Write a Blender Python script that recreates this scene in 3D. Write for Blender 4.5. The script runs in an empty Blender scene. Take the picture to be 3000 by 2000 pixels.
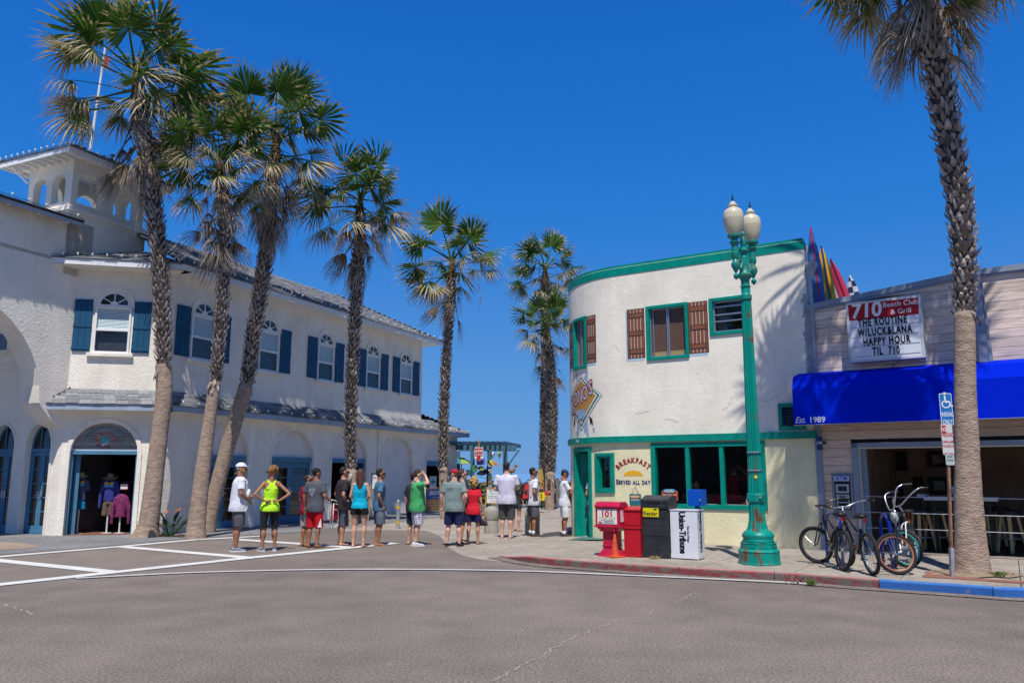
import bpy, bmesh, math, random
from math import sin, cos, pi, radians, sqrt, atan2, hypot
from mathutils import Vector, Matrix
from mathutils.geometry import tessellate_polygon
random.seed(7)
SC = bpy.context.scene
COL = SC.collection
# ------------------------------------------------------------------ camera, sky, sun, exposure
FPX, CAM_H, HORIZ = 2300.0, 1.6, 1386.0           # focal length and horizon row measured on a 3000 x 2000 frame
PITCH = math.atan((HORIZ - 1000) / FPX)
cam = bpy.data.cameras.new('camera'); camo = bpy.data.objects.new('camera', cam); COL.objects.link(camo)
camo.location = (0, 0, CAM_H); camo.rotation_euler = (pi/2 + PITCH, 0, 0)
cam.sensor_width = 36; cam.lens = 36*FPX/3000; cam.clip_end = 12000; cam.clip_start = 0.1
SC.camera = camo
SUN_EL, SUN_AZ = radians(63), radians(181.0)      # compass: 0 = +Y, clockwise; the sun stands behind the camera
w = bpy.data.worlds.new('World'); SC.world = w; w.use_nodes = True
nt = w.node_tree; nt.nodes.clear()
sky = nt.nodes.new('ShaderNodeTexSky'); sky.sky_type = 'NISHITA'; sky.sun_disc = False
sky.sun_elevation = SUN_EL; sky.sun_rotation = SUN_AZ
sky.altitude = 300; sky.air_density = 1.05; sky.dust_density = 0.3; sky.ozone_density = 4.0
tcw = nt.nodes.new('ShaderNodeTexCoord'); sx = nt.nodes.new('ShaderNodeSeparateXYZ'); nt.links.new(tcw.outputs['Generated'], sx.inputs[0])
rp = nt.nodes.new('ShaderNodeValToRGB'); nt.links.new(sx.outputs['Z'], rp.inputs[0])     # clear dry air: deeper blue than the model gives, paler to the horizon
def _lin(c): return tuple(((x/255+.055)/1.055)**2.4 for x in c)
for i, (pos, c) in enumerate(((0.0, (84, 141, 200)), (0.08, (76, 136, 200)), (0.29, (28, 114, 200)), (0.41, (10, 103, 193)), (0.54, (3, 92, 184)), (1.0, (12, 72, 150)))):
    e = rp.color_ramp.elements[i] if i < 2 else rp.color_ramp.elements.new(pos)
    e.position = pos; e.color = (*[x for x in _lin(c)], 1)
sc_ = nt.nodes.new('ShaderNodeVectorMath'); sc_.operation = 'SCALE'; sc_.inputs['Scale'].default_value = 1/0.11; nt.links.new(rp.outputs[0], sc_.inputs[0])
hs = nt.nodes.new('ShaderNodeMix'); hs.data_type = 'RGBA'; hs.inputs[0].default_value = 0.92
nt.links.new(sky.outputs[0], hs.inputs[6]); nt.links.new(sc_.outputs[0], hs.inputs[7])
bg = nt.nodes.new('ShaderNodeBackground'); bg.inputs[1].default_value = 0.11
wo = nt.nodes.new('ShaderNodeOutputWorld')
nt.links.new(hs.outputs[2], bg.inputs[0]); nt.links.new(bg.outputs[0], wo.inputs[0])
sun = bpy.data.lights.new('sun', 'SUN'); suno = bpy.data.objects.new('sun', sun); COL.objects.link(suno)
sun.energy = 4.25; sun.angle = radians(0.53); sun.color = (1.0, 0.955, 0.89)
sd = Vector((sin(SUN_AZ)*cos(SUN_EL), cos(SUN_AZ)*cos(SUN_EL), sin(SUN_EL)))
suno.rotation_euler = sd.to_track_quat('Z', 'Y').to_euler()
SC.view_settings.view_transform = 'Standard'; SC.view_settings.look = 'None'
SC.view_settings.exposure = 0.22; SC.view_settings.gamma = 1; SC.view_settings.use_curve_mapping = False
SC.cycles.use_adaptive_sampling = True; SC.cycles.max_bounces = 6; SC.cycles.transparent_max_bounces = 8

# ------------------------------------------------------------------ measuring helpers (photograph survey -> metres)
_c, _s = cos(PITCH), sin(PITCH)
def ray(u, v):
    x = (u-1500)/FPX; z = -(v-1000)/FPX
    return (x, _c - _s*z, _s + _c*z)
def G(u, v, z=0.0):
    r = ray(u, v); t = (z-CAM_H)/r[2]
    return (r[0]*t, r[1]*t)
def PR(X, Y, Z):
    Z -= CAM_H; d = _c*Y + _s*Z; q = -_s*Y + _c*Z
    return (1500 + FPX*X/d, 1000 - FPX*q/d)
def AT(u, v, Y):
    r = ray(u, v); t = Y/r[1]
    return Vector((r[0]*t, Y, CAM_H + r[2]*t))
def D(u): return u*3000/2352

class Frame:
    """a wall: x runs to the right along it, y into the building, z up"""
    def __init__(s, o, az):
        a = radians(az); s.o = o; s.d = (sin(a), cos(a)); s.n = (-cos(a), sin(a))
        s.M = Matrix(((s.d[0], s.n[0], 0, o[0]), (s.d[1], s.n[1], 0, o[1]), (0, 0, 1, 0), (0, 0, 0, 1)))
    def P(s, u, v, y=0.0):
        X0 = s.o[0]+s.n[0]*y; Y0 = s.o[1]+s.n[1]*y
        r = ray(u, v); t = (X0*s.d[1]-Y0*s.d[0])/(r[0]*s.d[1]-r[1]*s.d[0])
        return ((r[0]*t-X0)*s.d[0]+(r[1]*t-Y0)*s.d[1], CAM_H+r[2]*t)
    def w(s, x, y=0.0, z=0.0): return s.M @ Vector((x, y, z))
    def at(s, x, y=0.0, z=0.0, rot=0.0): return s.M @ Matrix.Translation((x, y, z)) @ Matrix.Rotation(rot, 4, 'Z')

# ------------------------------------------------------------------ materials
MATS = {}
def mat(name, col, rough=0.7, var=0.0, vs=3.0, bump=0.0, bs=40.0, metal=0.0, spec=0.3, var2=None, island=0.0, coord='Object', coat=0.0, stretch=None):
    if name in MATS: return MATS[name]
    m = bpy.data.materials.new(name); m.use_nodes = True; MATS[name] = m
    n = m.node_tree; b = n.nodes['Principled BSDF']
    b.inputs['Base Color'].default_value = (*col, 1); b.inputs['Roughness'].default_value = rough
    b.inputs['Metallic'].default_value = metal; b.inputs['Specular IOR Level'].default_value = spec
    if coat: b.inputs['Coat Weight'].default_value = coat
    tc = n.nodes.new('ShaderNodeTexCoord'); src = tc.outputs[coord]
    if coord == 'World':
        pass
    if stretch:
        mp = n.nodes.new('ShaderNodeMapping'); mp.inputs['Scale'].default_value = stretch
        n.links.new(src, mp.inputs['Vector']); src = mp.outputs[0]
    last = None
    if var > 0:
        no = n.nodes.new('ShaderNodeTexNoise'); no.inputs['Scale'].default_value = vs; no.inputs['Detail'].default_value = 6; no.inputs['Roughness'].default_value = 0.65
        n.links.new(src, no.inputs['Vector'])
        cr = n.nodes.new('ShaderNodeValToRGB')
        cr.color_ramp.elements[0].position = 0.32; cr.color_ramp.elements[1].position = 0.68
        c2 = var2 if var2 else tuple(max(0, c*(1-var)) for c in col)
        c1 = tuple(min(1, c*(1+var*0.35)) for c in col)
        cr.color_ramp.elements[0].color = (*c2, 1); cr.color_ramp.elements[1].color = (*c1, 1)
        n.links.new(no.outputs['Fac'], cr.inputs[0]); last = cr.outputs[0]
        n.links.new(last, b.inputs['Base Color'])
    if island > 0:
        oi = n.nodes.new('ShaderNodeObjectInfo'); ge = n.nodes.new('ShaderNodeNewGeometry')
        ad = n.nodes.new('ShaderNodeMath'); ad.operation = 'ADD'; n.links.new(oi.outputs['Random'], ad.inputs[0]); n.links.new(ge.outputs['Random Per Island'], ad.inputs[1])
        fr = n.nodes.new('ShaderNodeMath'); fr.operation = 'FRACT'; n.links.new(ad.outputs[0], fr.inputs[0])
        mr = n.nodes.new('ShaderNodeMapRange'); mr.inputs['To Min'].default_value = 1-island; mr.inputs['To Max'].default_value = 1+island*0.6
        n.links.new(fr.outputs[0], mr.inputs[0])
        mx = n.nodes.new('ShaderNodeVectorMath'); mx.operation = 'SCALE'
        if last: n.links.new(last, mx.inputs[0])
        else: mx.inputs[0].default_value = col
        n.links.new(mr.outputs[0], mx.inputs['Scale']); n.links.new(mx.outputs[0], b.inputs['Base Color'])
    if bump > 0:
        nb = n.nodes.new('ShaderNodeTexNoise'); nb.inputs['Scale'].default_value = bs; nb.inputs['Detail'].default_value = 5
        n.links.new(src, nb.inputs['Vector'])
        bp = n.nodes.new('ShaderNodeBump'); bp.inputs['Strength'].default_value = min(1, bump); bp.inputs['Distance'].default_value = 0.02*max(1, bump)
        n.links.new(nb.outputs['Fac'], bp.inputs['Height']); n.links.new(bp.outputs[0], b.inputs['Normal'])
    return m

def glassmat(name, tint=(0.5, 0.55, 0.55), gloss=0.12, rough=0.02, ior=1.5):
    if name in MATS: return MATS[name]
    m = bpy.data.materials.new(name); m.use_nodes = True; MATS[name] = m
    n = m.node_tree; n.nodes.clear()
    o = n.nodes.new('ShaderNodeOutputMaterial'); mx = n.nodes.new('ShaderNodeMixShader')
    t = n.nodes.new('ShaderNodeBsdfTransparent'); t.inputs[0].default_value = (*tint, 1)
    g = n.nodes.new('ShaderNodeBsdfGlossy'); g.inputs['Roughness'].default_value = rough; g.inputs[0].default_value = (0.9, 0.93, 0.95, 1)
    f = n.nodes.new('ShaderNodeFresnel'); f.inputs[0].default_value = ior
    a = n.nodes.new('ShaderNodeMath'); a.operation = 'ADD'; a.inputs[1].default_value = gloss
    ge = n.nodes.new('ShaderNodeNewGeometry'); iv = n.nodes.new('ShaderNodeMath'); iv.operation = 'SUBTRACT'; iv.inputs[0].default_value = 1; n.links.new(ge.outputs['Backfacing'], iv.inputs[1])
    ml = n.nodes.new('ShaderNodeMath'); ml.operation = 'MULTIPLY'; n.links.new(a.outputs[0], ml.inputs[0]); n.links.new(iv.outputs[0], ml.inputs[1])   # a pane's rear face passes light on
    n.links.new(f.outputs[0], a.inputs[0]); n.links.new(ml.outputs[0], mx.inputs[0])
    n.links.new(t.outputs[0], mx.inputs[1]); n.links.new(g.outputs[0], mx.inputs[2]); n.links.new(mx.outputs[0], o.inputs[0])
    return m

def worn(name, col, under, amount=0.5, scale=6.0, rough=0.7, bump=0.3, bs=50, stretch=None):
    """paint worn through to what lies below"""
    if name in MATS: return MATS[name]
    m = mat(name, col, rough, bump=bump, bs=bs, stretch=stretch); n = m.node_tree; b = n.nodes['Principled BSDF']
    tc = n.nodes['Texture Coordinate']
    no = n.nodes.new('ShaderNodeTexNoise'); no.inputs['Scale'].default_value = scale; no.inputs['Detail'].default_value = 9; no.inputs['Roughness'].default_value = 0.7
    mp = n.nodes.new('ShaderNodeMapping'); mp.inputs['Scale'].default_value = stretch or (1, 1, 1)
    n.links.new(tc.outputs['Object'], mp.inputs[0]); n.links.new(mp.outputs[0], no.inputs['Vector'])
    cr = n.nodes.new('ShaderNodeValToRGB'); e = cr.color_ramp.elements
    e[0].position = amount-0.03; e[0].color = (*under, 1); e[1].position = amount+0.03; e[1].color = (*col, 1)
    n.links.new(no.outputs['Fac'], cr.inputs[0])
    n2 = n.nodes.new('ShaderNodeTexNoise'); n2.inputs['Scale'].default_value = 2.1; n2.inputs['Detail'].default_value = 4
    n.links.new(mp.outputs[0], n2.inputs['Vector'])
    mr = n.nodes.new('ShaderNodeMapRange'); mr.inputs['To Min'].default_value = 0.75; mr.inputs['To Max'].default_value = 1.2; n.links.new(n2.outputs['Fac'], mr.inputs[0])
    sc = n.nodes.new('ShaderNodeVectorMath'); sc.operation = 'SCALE'; n.links.new(cr.outputs[0], sc.inputs[0]); n.links.new(mr.outputs[0], sc.inputs['Scale'])
    n.links.new(sc.outputs[0], b.inputs['Base Color'])
    return m

# ------------------------------------------------------------------ mesh builder
def rotz(a): return Matrix.Rotation(a, 4, 'Z')
def T(x, y, z): return Matrix.Translation((x, y, z))
def basis(x, y, z, o=(0, 0, 0)):
    return Matrix(((x[0], y[0], z[0], o[0]), (x[1], y[1], z[1], o[1]), (x[2], y[2], z[2], o[2]), (0, 0, 0, 1)))
class MB:
    def __init__(s): s.v = []; s.f = []; s.m = []; s.t = []; s.fm = None; s.cm = 0
    def add(s, vs, fs, M=None, t=0.0):
        k = len(s.v)
        if s.fm: vs = [s.fm(Vector(p)) for p in vs]
        if M is not None: vs = [M @ Vector(p) for p in vs]
        s.v += [tuple(p) for p in vs]; s.f += [tuple(i+k for i in f) for f in fs]; s.m += [s.cm]*len(fs)
        s.t += t if isinstance(t, list) else [t]*len(vs)
        return s
    def box(s, x0, x1, y0, y1, z0, z1, M=None):
        if x0 > x1: x0, x1 = x1, x0
        if y0 > y1: y0, y1 = y1, y0
        if z0 > z1: z0, z1 = z1, z0
        return s.add([(x0,y0,z0),(x1,y0,z0),(x1,y1,z0),(x0,y1,z0),(x0,y0,z1),(x1,y0,z1),(x1,y1,z1),(x0,y1,z1)],
              [(0,3,2,1),(4,5,6,7),(0,1,5,4),(1,2,6,5),(2,3,7,6),(3,0,4,7)], M)
    def bar(s, p0, p1, w, h, up=(0, 0, 1)):
        p0 = Vector(p0); p1 = Vector(p1); d = p1-p0; L = d.length; d.normalize(); u = Vector(up)
        x = d.cross(u)
        if x.length < 1e-4: x = d.cross(Vector((1, 0, 0)))
        x.normalize(); z = x.cross(d)
        return s.box(-w/2, w/2, 0, L, -h/2, h/2, basis(x, d, z, p0))
    def tube(s, path, r, n=8, cap=True, sq=1.0):
        path = [Vector(p) for p in path]; k = len(path)
        rs = r if isinstance(r, (list, tuple)) else [r]*k
        vs = []; prev = None
        for i, p in enumerate(path):
            d = (path[min(i+1, k-1)]-path[max(i-1, 0)])
            if d.length < 1e-9: d = Vector((0, 0, 1))
            d.normalize()
            if prev is None:
                a = Vector((0, 0, 1)) if abs(d.z) < 0.9 else Vector((1, 0, 0))
                x = a.cross(d).normalized()
            else: x = (prev-d*prev.dot(d)).normalized()
            prev = x; y = d.cross(x)
            for j in range(n):
                a = 2*pi*j/n; vs.append(p+(x*cos(a)+y*sin(a)*sq)*rs[i])
        fs = [(i*n+j, i*n+(j+1) % n, (i+1)*n+(j+1) % n, (i+1)*n+j) for i in range(k-1) for j in range(n)]
        if cap: fs += [tuple(range(n))[::-1], tuple(range((k-1)*n, k*n))]
        return s.add(vs, fs)
    def lathe(s, prof, n=16, M=None, sx=1.0, sy=1.0, flute=0.0, a0=0.0):
        vs = []
        for r, z in prof:
            for j in range(n):
                a = 2*pi*j/n+a0; q = r*(1-flute*(j % 2)); vs.append((q*cos(a)*sx, q*sin(a)*sy, z))
        k = len(prof)
        fs = [(i*n+j, i*n+(j+1) % n, (i+1)*n+(j+1) % n, (i+1)*n+j) for i in range(k-1) for j in range(n)]
        fs += [tuple(range(n))[::-1], tuple(range((k-1)*n, k*n))]
        return s.add(vs, fs, M)
    def loft(s, secs, n=16, M=None):
        """secs: (cx,cy,cz,rx,ry) horizontal ellipses"""
        vs = []
        for cx, cy, cz, rx, ry in secs:
            for j in range(n):
                a = 2*pi*j/n; vs.append((cx+rx*cos(a), cy+ry*sin(a), cz))
        k = len(secs)
        fs = [(i*n+j, i*n+(j+1) % n, (i+1)*n+(j+1) % n, (i+1)*n+j) for i in range(k-1) for j in range(n)]
        fs += [tuple(range(n))[::-1], tuple(range((k-1)*n, k*n))]
        if secs[0][2] > secs[-1][2]: fs = [f[::-1] for f in fs]
        return s.add(vs, fs, M)
    def ell(s, c, rx, ry, rz, n=12, M=None, m=None):
        m = m or max(5, n//2); vs = []
        L = T(*c); L = (M @ L) if M is not None else L
        vs.append((0, 0, -rz))
        for i in range(1, m):
            b = -pi/2+pi*i/m
            for j in range(n):
                a = 2*pi*j/n; vs.append((rx*cos(b)*cos(a), ry*cos(b)*sin(a), rz*sin(b)))
        vs.append((0, 0, rz)); fs = []
        for j in range(n): fs.append((0, 1+(j+1) % n, 1+j)); fs.append((len(vs)-1, 1+(m-2)*n+j, 1+(m-2)*n+(j+1) % n))
        for i in range(m-2):
            for j in range(n): fs.append((1+i*n+j, 1+i*n+(j+1) % n, 1+(i+1)*n+(j+1) % n, 1+(i+1)*n+j))
        return s.add(vs, fs, L)
    def prism(s, poly, y0, y1, M=None):
        """polygon in x-z, extruded along y"""
        n = len(poly)
        A = sum(poly[i][0]*poly[(i+1) % n][1]-poly[(i+1) % n][0]*poly[i][1] for i in range(n))
        if A < 0: poly = poly[::-1]
        vs = [(x, y0, z) for x, z in poly]+[(x, y1, z) for x, z in poly]
        tris = tessellate_polygon([[Vector((x, z, 0)) for x, z in poly]])
        fs = []
        for t in tris:
            a, b, c = t
            cr = (poly[b][0]-poly[a][0])*(poly[c][1]-poly[a][1])-(poly[c][0]-poly[a][0])*(poly[b][1]-poly[a][1])
            if cr < 0: b, c = c, b
            fs.append((a, b, c)); fs.append((a+n, c+n, b+n))
        for i in range(n):
            j = (i+1) % n; fs.append((i, i+n, j+n, j))
        return s.add(vs, fs, M)
    def face(s, poly, y=0.0, M=None, holes=()):
        """polygon with holes in x-z at depth y, facing -y"""
        rings = [poly]+list(holes); pts = [p for r in rings for p in r]
        tris = tessellate_polygon([[Vector((x, z, 0)) for x, z in r] for r in rings]); fs = []
        for a, b, c in tris:
            cr = (pts[b][0]-pts[a][0])*(pts[c][1]-pts[a][1])-(pts[c][0]-pts[a][0])*(pts[b][1]-pts[a][1])
            if abs(cr) < 1e-9: continue
            fs.append((a, b, c) if cr > 0 else (a, c, b))
        return s.add([(x, y, z) for x, z in pts], fs, M)
    def reveal(s, ring, y0, y1, M=None):
        n = len(ring); A = sum(ring[i][0]*ring[(i+1) % n][1]-ring[(i+1) % n][0]*ring[i][1] for i in range(n))
        if A < 0: ring = ring[::-1]
        vs = [(x, y0, z) for x, z in ring]+[(x, y1, z) for x, z in ring]
        return s.add(vs, [(i, (i+1) % n, (i+1) % n+n, i+n) for i in range(n)], M)
    def sheet(s, poly, z=0.0, th=0.0):
        n = len(poly); A = sum(poly[i][0]*poly[(i+1) % n][1]-poly[(i+1) % n][0]*poly[i][1] for i in range(n))
        if A < 0: poly = poly[::-1]
        zf = z if callable(z) else (lambda x, y: z)
        vs = [(x, y, zf(x, y)) for x, y in poly]
        tris = tessellate_polygon([[Vector((x, y, 0)) for x, y in poly]]); fs = []
        for a, b, c in tris:
            cr = (poly[b][0]-poly[a][0])*(poly[c][1]-poly[a][1])-(poly[c][0]-poly[a][0])*(poly[b][1]-poly[a][1])
            fs.append((a, b, c) if cr > 0 else (a, c, b))
        if th:
            vs += [(x, y, zf(x, y)-th) for x, y in poly]
            fs += [(i+n, (i+1) % n+n, (i+1) % n, i) for i in range(n)]
        return s.add(vs, fs)
    def mesh(s, name, mats, smooth=False):
        me = bpy.data.meshes.new(name); me.from_pydata(s.v, [], s.f)
        for mm in (mats if isinstance(mats, (list, tuple)) else [mats]): me.materials.append(mm)
        if any(s.m): me.polygons.foreach_set('material_index', s.m)
        if smooth: me.polygons.foreach_set('use_smooth', [True]*len(s.f))
        if any(s.t):
            a = me.attributes.new('t', 'FLOAT', 'POINT'); a.data.foreach_set('value', s.t)
        me.update(); return me
WM = {}
def link(o, parent=None, M=None):
    COL.objects.link(o); M = M if M is not None else Matrix.Identity(4)
    if parent is not None:
        o.parent = parent; o.matrix_parent_inverse = WM[parent.name].inverted()
    o.matrix_basis = M; WM[o.name] = M.copy(); return o
def obj(name, mb, mats, parent=None, M=None, smooth=False, auto=None, bevel=0.0, **props):
    me = mb.mesh(name, mats, smooth) if isinstance(mb, MB) else mb
    if auto: 
        me.polygons.foreach_set('use_smooth', [True]*len(me.polygons)); me.set_sharp_from_angle(angle=radians(auto))
    o = bpy.data.objects.new(name, me); link(o, parent, M)
    if bevel:
        b = o.modifiers.new('edge', 'BEVEL'); b.width = bevel; b.segments = 2; b.limit_method = 'ANGLE'
    for k, v in props.items():
        if v is not None: o[k] = v
    return o
def thing(name, label, cat, loc=(0, 0, 0), group=None):
    o = bpy.data.objects.new(name, None); o.empty_display_size = 0.2
    link(o, None, Matrix.Translation(loc)); o['label'] = label; o['category'] = cat
    if group: o['group'] = group
    return o
def tag(o, label, cat, group=None):
    o['label'] = label; o['category'] = cat
    if group: o['group'] = group
    return o
def inst(name, me, parent, M):
    o = bpy.data.objects.new(name, me); return link(o, parent, M)
def arch(sc, hw, z0, zs, rise, n=14):
    return [(sc-hw, z0), (sc+hw, z0)]+[(sc+hw*cos(pi*i/n), zs+rise*sin(pi*i/n)) for i in range(n+1)]
def ringarch(sc, hw, z0, zs, rise, t, n=14):
    """arch-shaped band of width t, open at the foot"""
    o = [(sc+(hw+t)*cos(pi*i/n), zs+(rise+t)*sin(pi*i/n)) for i in range(n+1)]
    i_ = [(sc+hw*cos(pi*i/n), zs+rise*sin(pi*i/n)) for i in range(n+1)]
    return [(sc+hw+t, z0)]+o+[(sc-hw-t, z0), (sc-hw, z0)]+i_[::-1]+[(sc+hw, z0)]
def rect(x0, x1, z0, z1): return [(x0, z0), (x1, z0), (x1, z1), (x0, z1)]
def frame_ring(mb, x0, x1, z0, z1, w, y0, y1, M=None, wt=None, wb=None):
    wt = wt or w; wb = wb or w
    mb.box(x0, x0+w, y0, y1, z0, z1, M); mb.box(x1-w, x1, y0, y1, z0, z1, M)
    mb.box(x0+w, x1-w, y0, y1, z1-wt, z1, M); mb.box(x0+w, x1-w, y0, y1, z0, z0+wb, M)

_FC = {}
def glyphs(txt, size=1.0, bold=0.0, shear=0.0, space=1.0, align='CENTER', res=3):
    k = (txt, bold, shear, space, align, res)
    if k not in _FC:
        cu = bpy.data.curves.new('t', 'FONT'); cu.body = txt; cu.size = 1; cu.offset = bold; cu.shear = shear
        cu.space_character = space; cu.align_x = align; cu.resolution_u = res
        o = bpy.data.objects.new('t', cu); COL.objects.link(o)
        dg = bpy.context.evaluated_depsgraph_get(); dg.update()
        me = o.evaluated_get(dg).to_mesh()
        _FC[k] = ([(v.co.x, v.co.y) for v in me.vertices], [tuple(p.vertices) for p in me.polygons])
        o.evaluated_get(dg).to_mesh_clear(); bpy.data.objects.remove(o); bpy.data.curves.remove(cu)
    vs, fs = _FC[k]
    return [(x*size, y*size) for x, y in vs], fs
def write(mb, txt, x, z, size, y=-0.002, M=None, rot=0.0, sx=1.0, **kw):
    vs, fs = glyphs(txt, size, **kw); c, s_ = cos(rot), sin(rot)
    pts = [(x+(a*sx*c-b*s_), y, z+(a*sx*s_+b*c)) for a, b in vs]
    mb.add(pts, fs, M)
def clipx(poly, a, side):
    out = []; n = len(poly)
    for i in range(n):
        p, q = poly[i], poly[(i+1) % n]
        ip = (p[0] >= a) if side > 0 else (p[0] <= a); iq = (q[0] >= a) if side > 0 else (q[0] <= a)
        if ip: out.append(p)
        if ip != iq:
            t = (a-p[0])/(q[0]-p[0]); out.append((a, p[1]+(q[1]-p[1])*t))
    return out
def clipz(poly, a, side): return [(b, c) for c, b in clipx([(z, x) for x, z in poly], a, side)]
def vnoise(x, y, z=0.0):
    from mathutils import noise
    return noise.noise(Vector((x, y, z)))
# ------------------------------------------------------------------ palette
def speck(name, col, c2, rough, fine=60, big=0.35, bump=0.25, amt=0.35):
    """mineral surface: fine aggregate specks over broad wear"""
    m = mat(name, col, rough); n = m.node_tree; b = n.nodes['Principled BSDF']; tc = n.nodes['Texture Coordinate']
    f = n.nodes.new('ShaderNodeTexNoise'); f.inputs['Scale'].default_value = fine; f.inputs['Detail'].default_value = 3; n.links.new(tc.outputs['Object'], f.inputs['Vector'])
    g = n.nodes.new('ShaderNodeTexNoise'); g.inputs['Scale'].default_value = big; g.inputs['Detail'].default_value = 8; g.inputs['Roughness'].default_value = 0.62; n.links.new(tc.outputs['Object'], g.inputs['Vector'])
    h = n.nodes.new('ShaderNodeTexNoise'); h.inputs['Scale'].default_value = big*9; h.inputs['Detail'].default_value = 5; n.links.new(tc.outputs['Object'], h.inputs['Vector'])
    cr = n.nodes.new('ShaderNodeValToRGB'); cr.color_ramp.elements[0].position = 0.36; cr.color_ramp.elements[1].position = 0.64
    cr.color_ramp.elements[0].color = (*c2, 1); cr.color_ramp.elements[1].color = (*col, 1); n.links.new(f.outputs['Fac'], cr.inputs[0])
    a = n.nodes.new('ShaderNodeMath'); a.operation = 'MULTIPLY_ADD'; a.inputs[1].default_value = 0.5; n.links.new(h.outputs['Fac'], a.inputs[0]); n.links.new(g.outputs['Fac'], a.inputs[2])
    mr = n.nodes.new('ShaderNodeMapRange'); mr.inputs['From Min'].default_value = 0.55; mr.inputs['From Max'].default_value = 0.95
    mr.inputs['To Min'].default_value = 1-amt; mr.inputs['To Max'].default_value = 1+amt*0.5; n.links.new(a.outputs[0], mr.inputs[0])
    sc = n.nodes.new('ShaderNodeVectorMath'); sc.operation = 'SCALE'; n.links.new(cr.outputs[0], sc.inputs[0]); n.links.new(mr.outputs[0], sc.inputs['Scale']); n.links.new(sc.outputs[0], b.inputs['Base Color'])
    bp = n.nodes.new('ShaderNodeBump'); bp.inputs['Strength'].default_value = bump; bp.inputs['Distance'].default_value = 0.01; n.links.new(f.outputs['Fac'], bp.inputs['Height']); n.links.new(bp.outputs[0], b.inputs['Normal'])
    return m
ASPH = speck('asphalt', (0.262, 0.222, 0.19), (0.135, 0.11, 0.092), 0.9, fine=40, big=0.16, amt=0.3, bump=0.3)
CONC = speck('concrete_paving', (0.40, 0.35, 0.29), (0.29, 0.25, 0.205), 0.85, fine=30, big=0.6, amt=0.3)
GREYP = speck('grey_paving', (0.25, 0.25, 0.25), (0.165, 0.165, 0.168), 0.85, fine=20, big=0.7, amt=0.3)
TANP = speck('tan_paving', (0.36, 0.27, 0.2), (0.27, 0.2, 0.15), 0.85)
LINE = worn('road_paint', (0.66, 0.65, 0.62), (0.22, 0.19, 0.17), 0.33, 14, bump=0.1)
LINE2 = worn('road_paint_thin', (0.6, 0.59, 0.57), (0.2, 0.17, 0.15), 0.38, 18, bump=0.1)
def stucco(name, col, c2, bs=14, bump=0.7):
    m = mat(name, col, 0.85, var=0.3, vs=1.1, var2=c2, bump=0.01); n = m.node_tree
    nb = [x for x in n.nodes if x.bl_idname == 'ShaderNodeTexNoise'][-1]; bp = [x for x in n.nodes if x.bl_idname == 'ShaderNodeBump'][0]
    nb.inputs['Scale'].default_value = bs; nb.inputs['Detail'].default_value = 4; nb.inputs['Distortion'].default_value = 1.2
    bp.inputs['Strength'].default_value = bump; bp.inputs['Distance'].default_value = 0.03
    b = n.nodes['Principled BSDF']; ge = n.nodes.new('ShaderNodeNewGeometry'); mp = n.nodes.new('ShaderNodeMapping'); mp.inputs['Scale'].default_value = (1.6, 1.6, .22); n.links.new(ge.outputs['Position'], mp.inputs[0])
    s = n.nodes.new('ShaderNodeTexNoise'); s.inputs['Scale'].default_value = 1.6; s.inputs['Detail'].default_value = 8; s.inputs['Roughness'].default_value = .7; n.links.new(mp.outputs[0], s.inputs['Vector'])
    cr = n.nodes.new('ShaderNodeValToRGB'); cr.color_ramp.elements[0].position = .30; cr.color_ramp.elements[0].color = (.90, .89, .87, 1); cr.color_ramp.elements[1].position = .52; cr.color_ramp.elements[1].color = (1, 1, 1, 1); n.links.new(s.outputs['Fac'], cr.inputs[0])
    mu = n.nodes.new('ShaderNodeMix'); mu.data_type = 'RGBA'; mu.blend_type = 'MULTIPLY'; mu.inputs[0].default_value = 1; n.links.new(b.inputs['Base Color'].links[0].from_socket, mu.inputs[6]); n.links.new(cr.outputs[0], mu.inputs[7]); n.links.new(mu.outputs[2], b.inputs['Base Color'])
    return m
WST = stucco('white_stucco', (0.86, 0.805, 0.70), (0.80, 0.745, 0.64), 15, 0.5)
CST = stucco('cream_stucco', (0.86, 0.81, 0.685), (0.80, 0.745, 0.61), 8, 0.22)
CST2 = stucco('yellow_stucco', (0.80, 0.74, 0.47), (0.72, 0.655, 0.40), 8, 0.28)
BLUEW = mat('blue_paint', (0.085, 0.225, 0.35), 0.5, var=0.2, vs=4, spec=.2)
SHUT = mat('shutter_blue', (0.016, 0.092, 0.18), 0.55, var=0.15, vs=3, spec=.2)
WHITE = mat('white_paint', (0.82, 0.82, 0.8), 0.4)
FASC = mat('blue_grey_fascia', (0.36, 0.43, 0.52), 0.6, var=0.2, vs=3)
SHNG = mat('grey_shingle', (0.27, 0.275, 0.285), 0.85, var=0.35, vs=30, island=0.38, bump=0.4, bs=80)
DECK = mat('roof_deck', (0.04, 0.04, 0.045), 0.9)
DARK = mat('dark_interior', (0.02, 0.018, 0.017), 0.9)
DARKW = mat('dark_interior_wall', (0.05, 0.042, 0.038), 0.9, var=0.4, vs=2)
DINW = mat('diner_interior_wall', (0.26, 0.21, 0.17), 0.9, var=0.5, vs=1.5)
GLS = glassmat('window_glass', (.97, .975, .97), .0, ior=1.28); GLD = glassmat('dark_glass', (0.62, 0.63, 0.64), 0.03)
SHOPG = glassmat('shop_glass', (.95, .96, .96), .0, ior=1.42)
BLACK = mat('black_paint', (0.012, 0.012, 0.014), 0.4)
GRN = mat('green_paint', (0.0, 0.27, 0.20), 0.38, var=0.25, vs=5, bump=0.15, bs=25)
STEEL = mat('steel', (0.55, 0.56, 0.58), 0.35, metal=0.8)
GALV = mat('galvanised', (0.42, 0.43, 0.45), 0.5, var=0.3, vs=8, metal=0.4)
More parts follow.
